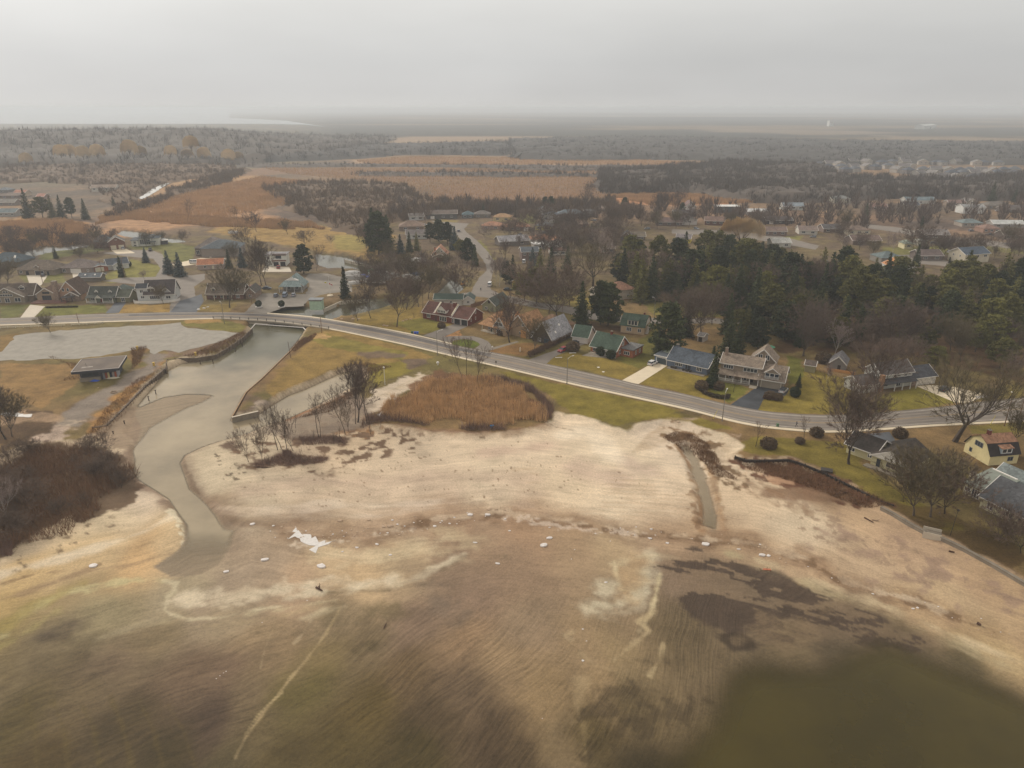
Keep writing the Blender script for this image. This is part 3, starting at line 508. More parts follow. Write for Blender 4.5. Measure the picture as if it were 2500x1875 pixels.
for pts, w_, c, o in (([(60,1570),(150,1530),(230,1505)], 1.6, (96,84,66), .7), ([(120,1560),(160,1550),(190,1530)], 2, (92,80,64), .6), ([(120,1640),(150,1600),(180,1590)], 8, (88,76,52), .55), ([(830,1498),(900,1500),(960,1495)], 4, (104,92,64), .6), ([(950,1440),(860,1446),(800,1448)], .7, (110,98,72), .7),
                      ([(1080,1390),(1150,1352),(1230,1360)], 1.2, (112,100,74), .6), ([(870,1588),(900,1582)], 2, (84,74,50), .7), ([(1000,1400),(1100,1420),(1200,1440)], 5, (132,112,90), .4), ([(1060,1450),(1080,1490),(1120,1510)], 4, (104,94,80), .5),
                      ([(1640,1480),(1680,1520),(1700,1560),(1660,1590)], 3, (94,82,60), .4)):
    pline(pts, w_, c, z=-1.6, soft=w_ * .5 + .2, edge=w_ * .5, es=3, op=o, brk=.7)
for k in range(6):                                              # faint curved ridges in the shallow, bottom left
    pline([(60 + 70 * k, 1700 + 12 * (k % 3)), (85 + 72 * k, 1780), (90 + 78 * k, 1880)], .35, (104,90,52), z=-1.75, soft=.5, edge=.3, op=.5)
pline([(1680,1660),(1760,1605),(1850,1598),(1960,1600),(2050,1602),(2150,1600)], .6, (112,98,72), z=-1.7, soft=.8, edge=.4, op=.6)
# ditch water line
for k in range(6): pline([(480 + 10 * k, 1215 + 8 * k), (700, 1235 + 5 * k), (950, 1222 + 5 * k), (1150, 1215 + 4 * k), (1300, 1228 + 3 * k)], .5, (226, 206, 180) if k % 2 else (184, 162, 138), z=-1, soft=.5, edge=1.2, es=8, op=.35, brk=.6, seed=k)
# river bed
ppoly(RIVER, (152,136,110), z=WL, soft=.6, edge=.2, op=1, ga=(0, 0, .6))
for poly in CANALS: ppoly(poly, (84,76,60), z=WL, soft=1, edge=.5, op=1)

me = bpy.data.meshes.new('ground')
me.vertices.add(len(GX)); me.vertices.foreach_set('co', np.stack([GX, GY, GZ], 1).astype(np.float32).ravel())
me.loops.add(GF.size); me.loops.foreach_set('vertex_index', GF.ravel().astype(np.int32))
me.polygons.add(len(GF)); me.polygons.foreach_set('loop_start', np.arange(0, GF.size, 4, dtype=np.int32))
me.polygons.foreach_set('use_smooth', np.ones(len(GF), bool)); me.update(calc_edges=True)
shd = np.zeros(len(GX)); nr_ = GR < 330; shd[nr_] = sdf(GX[nr_], GY[nr_], W(LOWER, -1.2)) + fbm(GX[nr_], GY[nr_], 30, 71) * 6; xc_ = np.clip(GX, -140, 42); phi = GY - .5 * GX - 31.5 * np.exp(xc_ / 35) + fbm(GX, GY, 30, 61) * 9; psi = GX + .7 * GY
lum = col @ np.array([.3, .59, .11]); wet_ = att[:, 2] * (GR < 330); sat = .90 + .12 * wet_ + .08 * (att[:, 0] < .5)
col = lum[:, None] + (col - lum[:, None]) * sat[:, None]; col *= (1 - .16 * wet_)[:, None]; col[:, 1] *= np.where((att[:, 0] > .7) & (GR < 700), .955, 1 - .045 * wet_); col[:, 2] *= 1 + .07 * wet_
for nm, ar in (('Col', np.clip(col, 0.003, 1)), ('Att', np.clip(att, 0, 1)), ('Flow', np.stack([phi, psi, np.zeros(len(GX))], 1)), ('Shore', np.stack([GX + .3 * GY, shd, np.zeros(len(GX))], 1))):
    at = me.attributes.new(nm, 'FLOAT_VECTOR', 'POINT'); at.data.foreach_set('vector', ar.astype(np.float32).ravel())
m = bpy.data.materials.new('ground_soil'); m.use_nodes = True; n = m.node_tree; b = n.nodes['Principled BSDF']; b.inputs['Specular IOR Level'].default_value = 0.12
def node(t, **k):
    q = n.nodes.new(t)
    for a_, v_ in k.items(): setattr(q, a_, v_)
    return q
def math_(op, a_, b_, clamp=False):
    q = node('ShaderNodeMath', operation=op, use_clamp=clamp)
    for i, v_ in enumerate((a_, b_)):
        if isinstance(v_, (int, float)): q.inputs[i].default_value = v_
        else: n.links.new(v_, q.inputs[i])
    return q.outputs[0]
ac = node('ShaderNodeAttribute', attribute_name='Col'); aa = node('ShaderNodeAttribute', attribute_name='Att')
sp = node('ShaderNodeSeparateXYZ'); n.links.new(aa.outputs['Vector'], sp.inputs[0]); tcg = node('ShaderNodeTexCoord')
def noise(scale, detail, rough, vec=None):
    q = node('ShaderNodeTexNoise'); q.inputs['Scale'].default_value = scale; q.inputs['Detail'].default_value = detail; q.inputs['Roughness'].default_value = rough
    n.links.new(vec or tcg.outputs['Object'], q.inputs['Vector']); return q.outputs['Fac']
fine = noise(2.2, 8, .8); med = noise(.16, 6, .65)
mp_ = node('ShaderNodeMapping'); mp_.inputs['Scale'].default_value = (1.0, .13, 1)
wob = noise(.05, 2, .5); wv = node('ShaderNodeVectorMath', operation='SCALE'); n.links.new(tcg.outputs['Object'], wv.inputs[0])
cx_ = node('ShaderNodeCombineXYZ'); n.links.new(math_('MULTIPLY', wob, 7.0), cx_.inputs[0]); va = node('ShaderNodeVectorMath', operation='ADD')
n.links.new(tcg.outputs['Object'], va.inputs[0]); n.links.new(cx_.outputs[0], va.inputs[1]); fl_a = node('ShaderNodeAttribute', attribute_name='Flow'); n.links.new(fl_a.outputs['Vector'], mp_.inputs[0])
strk = noise(1.0, 5, .62, mp_.outputs[0])
# amplitudes: grass grain strong, sand grain light, weed streaks where they grow
ag = math_('ADD', math_('MULTIPLY', sp.outputs['X'], 1.5), 1.0)
f1 = math_('MULTIPLY', math_('SUBTRACT', fine, .5), ag); f2 = math_('MULTIPLY', math_('SUBTRACT', med, .5), math_('ADD', math_('MULTIPLY', sp.outputs['X'], 1.5), .35))
f3 = math_('MULTIPLY', math_('SUBTRACT', strk, .5), math_('MULTIPLY', sp.outputs['Y'], 1.55))
spk = noise(1.6, 3, .6); spm = node('ShaderNodeMapRange'); spm.inputs[1].default_value = .66; spm.inputs[2].default_value = .72; spm.inputs[3].default_value = 1.0; spm.inputs[4].default_value = .80; n.links.new(spk, spm.inputs[0]); sh_a = node('ShaderNodeAttribute', attribute_name='Shore'); shm = node('ShaderNodeMapping'); shm.inputs['Scale'].default_value = (.06, .75, 1); n.links.new(sh_a.outputs['Vector'], shm.inputs[0]); shn = noise(1.0, 6, .68, shm.outputs[0]); f4 = math_('MULTIPLY', math_('SUBTRACT', shn, .5), math_('MULTIPLY', math_('SUBTRACT', 1.0, sp.outputs['X']), math_('SUBTRACT', .95, math_('MULTIPLY', sp.outputs['Y'], .8)))); tot = math_('MULTIPLY', math_('ADD', math_('ADD', f4, math_('ADD', f1, f2)), math_('ADD', f3, 1.0)), spm.outputs[0]); tot = math_('MAXIMUM', tot, .25)
sv = node('ShaderNodeVectorMath', operation='SCALE'); n.links.new(ac.outputs['Vector'], sv.inputs[0]); n.links.new(tot, sv.inputs['Scale'])
n.links.new(sv.outputs[0], b.inputs['Base Color'])
n.links.new(math_('SUBTRACT', .95, math_('MULTIPLY', sp.outputs['Z'], .35)), b.inputs['Roughness'])
bp = node('ShaderNodeBump'); bp.inputs['Distance'].default_value = .25; n.links.new(math_('ADD', fine, math_('MULTIPLY', strk, sp.outputs['Y'])), bp.inputs['Height']); n.links.new(bp.outputs[0], b.inputs['Normal'])
me.materials.append(m)
ground = link(bpy.data.objects.new('ground', me)); tag(ground, kind='structure')

# ------------------------------------------------------------------ water: one level sheet, murky with depth
def water_sheet(name, X, Y, z, depthfn, colr, alpha_k, extra=0.0):
    pass
wm = bpy.data.materials.new('murky_water'); wm.use_nodes = True; n = wm.node_tree; n.nodes.clear()
o_ = node('ShaderNodeOutputMaterial'); mixs = node('ShaderNodeMixShader'); tr = node('ShaderNodeBsdfTransparent'); pb = node('ShaderNodeBsdfPrincipled')
pb.inputs['Roughness'].default_value = .12; pb.inputs['IOR'].default_value = 1.33; pb.inputs['Specular IOR Level'].default_value = .38
ad_ = node('ShaderNodeAttribute', attribute_name='Depth'); wc = node('ShaderNodeAttribute', attribute_name='Col')
tcg = node('ShaderNodeTexCoord'); wn = noise(.045, 5, .62); rr_ = node('ShaderNodeMapRange'); rr_.inputs[1].default_value = .33; rr_.inputs[2].default_value = .67; rr_.inputs[3].default_value = .74; rr_.inputs[4].default_value = 1.2; n.links.new(wn, rr_.inputs[0])
wsc = node('ShaderNodeVectorMath', operation='SCALE'); n.links.new(wc.outputs['Vector'], wsc.inputs[0]); n.links.new(rr_.outputs[0], wsc.inputs['Scale']); n.links.new(wsc.outputs[0], pb.inputs['Base Color'])
rip = noise(.9, 3, .5); bp = node('ShaderNodeBump'); bp.inputs['Distance'].default_value = .02; bp.inputs['Strength'].default_value = .5; n.links.new(rip, bp.inputs['Height']); n.links.new(bp.outputs[0], pb.inputs['Normal'])
n.links.new(ad_.outputs['Fac'], mixs.inputs[0]); n.links.new(tr.outputs[0], mixs.inputs[1]); n.links.new(pb.outputs[0], mixs.inputs[2]); n.links.new(mixs.outputs[0], o_.inputs[0])
sel = (np.hypot(GX, GY) < 800)
rows = int(np.searchsorted(r, 800)); WX = GX[:rows * NA].copy(); WY = GY[:rows * NA].copy(); dep = WL - GZ[:rows * NA]
keep = (dep > -0.25); fk = GF[(GF < rows * NA).all(1)]; fk = fk[keep[fk].any(1)]
used = np.unique(fk); remap = -np.ones(rows * NA, int); remap[used] = np.arange(len(used)); fk = remap[fk]
ux, uy, ud = WX[used], WY[used], dep[used]
wo = np_obj('water', np.stack([ux, uy, np.full(len(ux), WL)], 1), fk, wm, smooth=True); tag(wo, kind='structure')
rz = smooth(uy - np.where(ux < 0, -45, 0), 118, 150)[:, None]; lk = np.array(cc((80, 72, 44))); rvc = np.array(cc((152, 137, 112))); 
baym = smooth(ux, 0, 25)[:, None]; lk2 = np.array(cc((70, 60, 22))) * (1 - baym) + np.array(cc((66, 56, 16))) * baym
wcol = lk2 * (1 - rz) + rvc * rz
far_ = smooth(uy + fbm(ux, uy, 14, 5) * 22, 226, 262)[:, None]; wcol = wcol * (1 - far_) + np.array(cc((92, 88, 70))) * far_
inb = smooth(sdf(ux, uy, W([(500,830),(760,800),(740,845),(600,880),(560,870)], WL)), -6, 6)[:, None] * .6; wcol = wcol * (1 - inb) + np.array(cc((96, 92, 72))) * inb
rivm = smooth(np.maximum(sdf(ux, uy, W(RIVER, WL)), sdf(ux, uy, W(DITCH, WL))), -3, .5)
for nm, ar in (('Col', wcol),):
    at = wo.data.attributes.new(nm, 'FLOAT_VECTOR', 'POINT'); at.data.foreach_set('vector', ar.astype(np.float32).ravel())
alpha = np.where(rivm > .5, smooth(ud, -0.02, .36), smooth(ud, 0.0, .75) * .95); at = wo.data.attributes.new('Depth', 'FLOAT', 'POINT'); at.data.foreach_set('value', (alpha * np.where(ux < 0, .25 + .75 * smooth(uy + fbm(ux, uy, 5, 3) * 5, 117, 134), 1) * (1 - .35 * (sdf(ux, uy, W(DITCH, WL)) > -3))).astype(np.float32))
# the open lake far to the left
lw = MB(); lw.add([tuple(P(*q, 0.0)) for q in ((-900,303),(640,303),(745,305),(800,311),(700,295),(560,288),(560,276),(500,272),(300,268.8),(-900,268.2))], [tuple(range(10))])
for i, v_ in enumerate(lw.v): lw.v[i] = (v_[0], v_[1], 1.2)
lm = mat('lake_water', C(120,125,125), rough=.18, var=.03, scale=.002, spec=.5)
tag(lw.build('lake', lm), kind='structure')
# ------------------------------------------------------------------ roads, pavements, drives
asph = mat('asphalt', C(130,120,110), var=.22, scale=.16, rough=.9)
asph_old = mat('old_asphalt', C(124,115,106), var=.16, scale=.2, rough=.9)
asph_new = mat('dark_asphalt', C(84,86,90), var=.25, scale=.22, rough=.85)
asph_black = mat('sealed_asphalt', C(58,60,64), var=.55, scale=.16, rough=.6)
conc = mat('concrete', C(190,178,160), var=.1, scale=.5)
conc_pale = mat('pale_concrete', C(206,190,164), var=.08, scale=.4)
conc_dark = mat('weathered_concrete', C(128,118,104), var=.25, scale=.6)
paint_white = mat('road_paint', C(196,188,176), var=.25, scale=.6); paint_yellow = mat('yellow_road_paint', C(170,142,96), var=.25, scale=.6)
gravel = mat('gravel', C(146,139,128), var=.2, scale=.3, rough=.95)
LEDGE = [(-260,776),(0,778),(127,772),(199,768),(400,763),(581,763),(653,766),(762,775),(800,781),(870,793),(945,806),(1000,817),(1053,829),(1101,842),(1199,860),(1287,878),(1331,889),(1400,903),(1517,929),(1560,941),(1661,960),(1777,989),(1867,1006),(1960,1013),(2027,1015),(2153,1008),(2317,993),(2389,982),(2500,972),(2760,935)]
REDGE = [(-260,800),(0,793),(268,784),(400,780),(536,776),(671,783),(800,800),(935,828),(1000,842),(1108,868),(1217,893),(1400,936),(1560,970),(1687,998),(1795,1027),(1867,1040),(2000,1052),(2100,1049),(2281,1036),(2444,1028),(2500,1025),(2760,1010)]
def arc(pts, x):
    for (a, b), (c, d) in zip(pts[:-1], pts[1:]):
        if a <= x <= c: return b + (d - b) * (x - a) / (c - a)
    return pts[-1][1]
def smoothline(pts, step=20):
    """Catmull-Rom through the ground points"""
    w_ = [P(x, y, 0) for x, y in pts]; o = []
    for i in range(len(w_) - 1):
        p0 = w_[max(i - 1, 0)]; p1 = w_[i]; p2 = w_[i + 1]; p3 = w_[min(i + 2, len(w_) - 1)]
        nseg = max(2, int((p2 - p1).length / 4))
        for k in range(nseg):
            t = k / nseg
            o.append(0.5 * ((2 * p1) + (p2 - p0) * t + (2 * p0 - 5 * p1 + 4 * p2 - p3) * t * t + (3 * p1 - p0 - 3 * p2 + p3) * t ** 3))
    o.append(w_[-1]); return o
def centre(up, lo, n=160):
    xs = np.linspace(-250, 2740, n); a = [P(x, arc(up, x)) for x in xs]; b = [P(x, arc(lo, x)) for x in xs]
    return a, b
upl, lol = centre(LEDGE, REDGE)
def sm_line(l, k=3):
    l = list(l)
    for _ in range(k): l = [l[0]] + [(l[i - 1] + l[i] * 2 + l[i + 1]) / 4 for i in range(1, len(l) - 1)] + [l[-1]]
    return l
upl = sm_line(upl); lol = sm_line(lol)
def strip(name, A, B, z, mt, t=0.0, **tg):
    m_ = MB(); n_ = len(A); vs = [(p.x, p.y, z) for p in A] + [(p.x, p.y, z) for p in B]
    fs = [(i, n_ + i, n_ + i + 1, i + 1) for i in range(n_ - 1)]
    if t:
        vs += [(p.x, p.y, z - t) for p in A] + [(p.x, p.y, z - t) for p in B]
        for i in range(n_ - 1): fs += [(i, i + 1, 2 * n_ + i + 1, 2 * n_ + i), (n_ + i, 3 * n_ + i, 3 * n_ + i + 1, n_ + i + 1)]
    m_.add(vs, fs); o = m_.build(name, mt); tag(o, kind='structure'); return o
def lerpline(A, B, t): return [a + (b - a) * t for a, b in zip(A, B)]
def offs(A, B, d):
    """line d metres beyond B, going from A to B"""
    return [b + (b - a).normalized() * d for a, b in zip(A, B)]
strip('main_road', upl, lol, .06, asph, .06)
for t_, w_, mt, nm in ((.10, .16, paint_white, 'edge_line'), (.93, .16, paint_white, 'edge_line'), (.505, .14, paint_yellow, 'centre_line'), (.53, .14, paint_yellow, 'centre_line')):
    c_ = lerpline(upl, lol, t_); A = [p + (b - a).normalized() * w_ * .5 for p, a, b in zip(c_, upl, lol)]; B = [p - (b - a).normalized() * w_ * .5 for p, a, b in zip(c_, upl, lol)]
    strip(nm, B, A, .085, mt)
trk = mat('worn_asphalt', C(116,107,98), var=.25, scale=.2)
for t_ in (.2, .37, .66, .82): strip('tyre_track', lerpline(upl, lol, t_ - .03), lerpline(upl, lol, t_ + .03), .072, trk)
# repaired dark lane strips
strip('road_patch', lerpline(upl, lol, .14)[30:78], lerpline(upl, lol, .42)[30:78], .08, mat('patched_asphalt', C(98,92,88), var=.3, scale=.15))
strip('kerb', offs(upl, lol, .02), offs(upl, lol, .2), .16, conc_dark, .16)
strip('pavement', offs(upl, lol, .25), offs(upl, lol, 1.75), .14, conc_pale, .14)
i0 = 48; i1 = 73; strip('pavement', offs(lol, upl, 1.6)[i0:i1], offs(lol, upl, .1)[i0:i1], .15, conc_pale, .15)
strip('kerb', offs(lol, upl, .25)[66:], offs(lol, upl, .03)[66:], .14, conc_dark, .14)

def patch(name, pts, z, mt, ragged=.0, t=0.0):
    w_ = [P(x, y, 0) for x, y in pts]; rnd = random.Random(len(_m) + len(pts)); o = []
    for i in range(len(w_)):
        a = w_[i]; b = w_[(i + 1) % len(w_)]; k_ = max(1, int((b - a).length / 3))
        for k in range(k_):
            p = a.lerp(b, k / k_); o.append((p.x + rnd.uniform(-ragged, ragged), p.y + rnd.uniform(-ragged, ragged)))
    me_ = bpy.data.meshes.new(name); bm = bmesh.new(); vs = [bm.verts.new((x, y, z)) for x, y in o]; f = bm.faces.new(vs)
    if f.normal.z < 0: f.normal_flip()
    bmesh.ops.triangulate(bm, faces=[f]); bm.normal_update()
    for f in bm.faces:
        if f.normal.z < 0: f.normal_flip()
    bm.to_mesh(me_); bm.free(); me_.materials.append(mt); ob = link(bpy.data.objects.new(name, me_)); tag(ob, kind='structure'); return ob
patch('gravel_lot', [(-60,868),(0,860),(40,818),(127,809),(253,800),(400,792),(440,787),(447,798),(527,807),(586,813),(545,832),(487,847),(440,860),(400,854),(369,867),(355,850),(200,877),(100,878),(0,880),(-60,884)], .03, gravel, .9)
drv = 'driveway'
patch(drv, [(74,744),(110,748),(82,776),(48,777)], .04, conc, .1); patch(drv, [(280,739),(309,737),(290,764),(258,765)], .04, asph_new, .1)
patch(drv, [(438,735),(470,726),(492,718),(498,735),(478,764),(413,765)], .045, asph_new, .1); patch(drv, [(1112,790),(1141,797),(1072,828),(1031,820)], .05, asph_old, .15)
patch(drv, [(1499,876),(1502,874),(1470,868),(1437,862),(1420,868),(1435,870)], .03, conc_dark, .1)
patch(drv, [(1375,848),(1397,836),(1432,838),(1400,850),(1352,872),(1331,891),(1287,880)], .035, asph_old, .2)
patch(drv, [(1582,893),(1622,884),(1629,893),(1559,938),(1517,930)], .04, conc_pale, .05); patch(drv, [(1782,989),(1853,942),(1902,945),(1928,948),(1918,966),(1864,976),(1850,1003)], .04, asph_black, .1)
patch(drv, [(2237,943),(2275,940),(2330,945),(2415,965),(2360,985),(2330,982)], .04, conc_pale, .1); patch(drv, [(2100,1060),(2170,1055),(2190,1080),(2120,1075)], .03, asph_new, .3)
patch(drv, [(1165,858),(1190,858),(1268,835),(1262,833)], .03, conc_dark, .05)
# crescent drive round the little lawn
oo = [(1060,828),(1080,823),(1101,821),(1130,820),(1154,821),(1175,826),(1192,834),(1199,843),(1198,851),(1190,858)]; oi = [(1098,843),(1098,839),(1104,834),(1113,830),(1130,828),(1145,829),(1158,832),(1168,837),(1172,842),(1160,851)]
strip('driveway', [P(*q) for q in oi], [P(*q) for q in oo], .055, asph_old)
# side streets
patch('side_street', [(1052,539),(1079,541),(1145,546),(1133,559),(1140,568),(1163,586),(1180,603),(1192,616),(1208,638),(1206,652),(1203,668),(1197,697),(1199,708),(1226,719),(1260,726),(1320,740),(1400,750),(1470,764),(1530,772),(1620,778),(1740,776),(1850,790),(1850,802),(1740,789),(1620,792),(1530,788),(1440,780),(1372,762),(1310,752),(1240,738),(1190,727),(1140,722),(1125,716),(1150,714),(1156,700),(1170,678),(1188,661),(1187,648),(1172,625),(1158,607),(1127,586),(1108,568),(1075,550)], .04, asph_old, .2)
patch('side_street', [(250,618),(300,611),(372,611),(398,622),(404,650),(410,675),(470,672),(500,668),(500,682),(474,700),(478,735),(466,766),(413,766),(415,745),(436,690),(410,690),(330,694),(250,686),(300,678),(380,676),(392,655),(375,632),(310,626)], .03, asph_old, .2)
patch('marina_yard', [(600,763),(625,735),(620,720),(660,715),(676,720),(745,718),(756,700),(745,680),(755,668),(800,668),(852,680),(862,712),(800,716),(757,728),(740,748),(700,750),(655,765)], .025, mat('yard_gravel', C(128,120,110), var=.3, scale=.12, rough=.95), .6)
patch('side_street', [(2120,548),(2190,555),(2300,575),(2420,588),(2500,598),(2500,610),(2380,598),(2280,585),(2180,566),(2110,556)], .04, asph_old, .4)
patch('side_street', [(2150,622),(2230,622),(2330,640),(2310,650),(2200,640),(2130,636)], .04, asph_old, .4)
patch('side_street', [(1640,560),(1760,562),(1900,575),(2000,600),(1990,610),(1880,590),(1740,574),(1640,570)], .04, asph_old, .4)
patch(drv, [(272,611),(308,607),(330,618),(285,620)], .045, conc_pale, .1); patch(drv, [(648,650),(706,652),(712,664),(640,664)], .04, conc, .1)
patch(drv, [(65,672),(118,670),(100,697),(72,694)], .04, conc, .1); patch(drv, [(176,667),(216,667),(200,690),(182,690)], .04, conc, .1); patch(drv, [(232,666),(262,665),(252,680),(222,682)], .045, asph_new, .1)
patch('path', [(420,645),(490,630),(560,630),(560,634),(430,652)], .03, conc_pale, .1)
patch('frozen_ditch', [(338,484),(352,476),(372,462),(400,448),(430,434),(436,436),(410,450),(384,466),(362,480),(345,487)], .3, mat('ditch_ice', C(200,198,194), var=.06, scale=.2, rough=.5), .8)
patch('canal_ice', [(18,632),(72,624),(75,629),(25,638)], WL + .05, mat('ice', C(206,204,202), var=.06, scale=.2, rough=.5), .5)

# ------------------------------------------------------------------ road bridge
br = empty('road_bridge', tuple(P(680, 792)), 0, 'low concrete road bridge over the river with a white pipe along its face', 'bridge')
def wp(px, py, z=0.0): return P(px, py, z) - Vector(br.location)
face = [p - Vector(br.location) for p in offs(upl, lol, 1.85)]
xi = lambda px: int(round((px + 250) / 2990 * 159))
f0, f1 = xi(528), xi(806); fl = face[f0:f1 + 1]; ul = [p - Vector(br.location) for p in upl[f0:f1 + 1]]
d_ = MB(); vs = []
for a, b in zip(ul, fl): vs += [(a.x, a.y + 1.5, -.02), (b.x, b.y, -.02), (b.x, b.y, -.75), (a.x, a.y + 1.5, -.75)]
m_ = len(fl); fs = []
for i in range(m_ - 1):
    for k in range(4): fs.append((4 * i + k, 4 * i + (k + 1) % 4, 4 * i + 4 + (k + 1) % 4, 4 * i + 4 + k))
d_.add(vs, fs); d_.build('deck', conc_dark, br)
pa = MB()
for a, b in zip(fl[:-1], fl[1:]):
    n_ = Vector((a.y - b.y, b.x - a.x, 0)).normalized() * .3
    pa.slab([(a.x, a.y, .42), (b.x, b.y, .42), (b.x + n_.x, b.y + n_.y, .42), (a.x + n_.x, a.y + n_.y, .42)], .52)
pa.build('parapet', conc, br)
pole_m = mat('galvanised_steel', C(120,114,106), rough=.5, var=.15); dark_m = mat('dark_steel', C(62,56,52), rough=.6, var=.2)
for k in range(14):
    t = k / 13 * (m_ - 1); i = min(int(t), m_ - 2); p = fl[i].lerp(fl[i + 1], t - i)
    q = MB(); q.box(p.x - .12, p.x + .12, p.y - .12, p.y + .12, .4, 1.35); q.build('railing_post', dark_m, br)
rl = MB()
for a, b in zip(fl[:-1], fl[1:]):
    rl.tube((a.x, a.y, 1.3), (b.x, b.y, 1.3), .07, .07, 4); rl.tube((a.x, a.y, .9), (b.x, b.y, .9), .05, .05, 4)
rl.build('railing', pole_m, br)
for x0, x1, m__ in ((590, 662, conc), (741, 806, mat('bluish_concrete', C(120,124,130), var=.3, scale=.5))):
    a = face[xi(x0)]; b = face[xi(x1)]; d = (b - a).normalized(); n_ = Vector((-d.y, d.x, 0)); a = a + n_ * .35; b = b + n_ * .35; q = MB()
    q.slab([(a.x, a.y, -.76), (b.x, b.y, -.76), (b.x + n_.x * 11, b.y + n_.y * 11, -.76), (a.x + n_.x * 11, a.y + n_.y * 11, -.76)], 2.2); q.build('abutment', m__, br)
tp = MB(); pts = [wp(613, 803, -1.2), wp(624, 790, -.3), wp(741, 799, -.3), wp(753, 811, -1.2)]
for a, b in zip(pts[:-1], pts[1:]): tp.tube(a + Vector((0, -.5, 0)), b + Vector((0, -.5, 0)), .2, .2, 6)
tp.build('pipe', mat('white_pipe', C(214,206,200), rough=.5, var=.06), br)
# ------------------------------------------------------------------ building kit
glass = mat('window_glass', C(52,58,66), rough=.12, var=.3, scale=.4, spec=.6)
white = mat('white_trim', C(214,208,200), var=.05); cream = mat('cream_trim', C(200,190,166), var=.06)
brick_red = mat('red_brick', C(112,60,50), var=.12, pattern='cell', pscale=3.2); brick_or = mat('orange_brick', C(150,92,64), var=.14, pattern='cell', pscale=3.2)
brick_br = mat('brown_brick', C(120,88,74), var=.14, pattern='cell', pscale=3.2); stone_m = mat('fieldstone', C(138,118,104), var=.2, pattern='cell', pscale=2.2)
def rcol(c, key=None): return mat('shingle_%d_%d_%d' % c, C(*c), var=.3, scale=.28, pattern='cell', pscale=2.0, rough=.95)
def wcol_(c): return mat('siding_%d_%d_%d' % c, C(*c), var=.13, scale=.5, pattern='board', pscale=2.2)
dark_door = mat('dark_door', C(46,44,46), var=.2); timber = mat('timber', C(128,96,72), var=.25, scale=1); rail_m = mat('white_railing', C(206,202,196), var=.05)
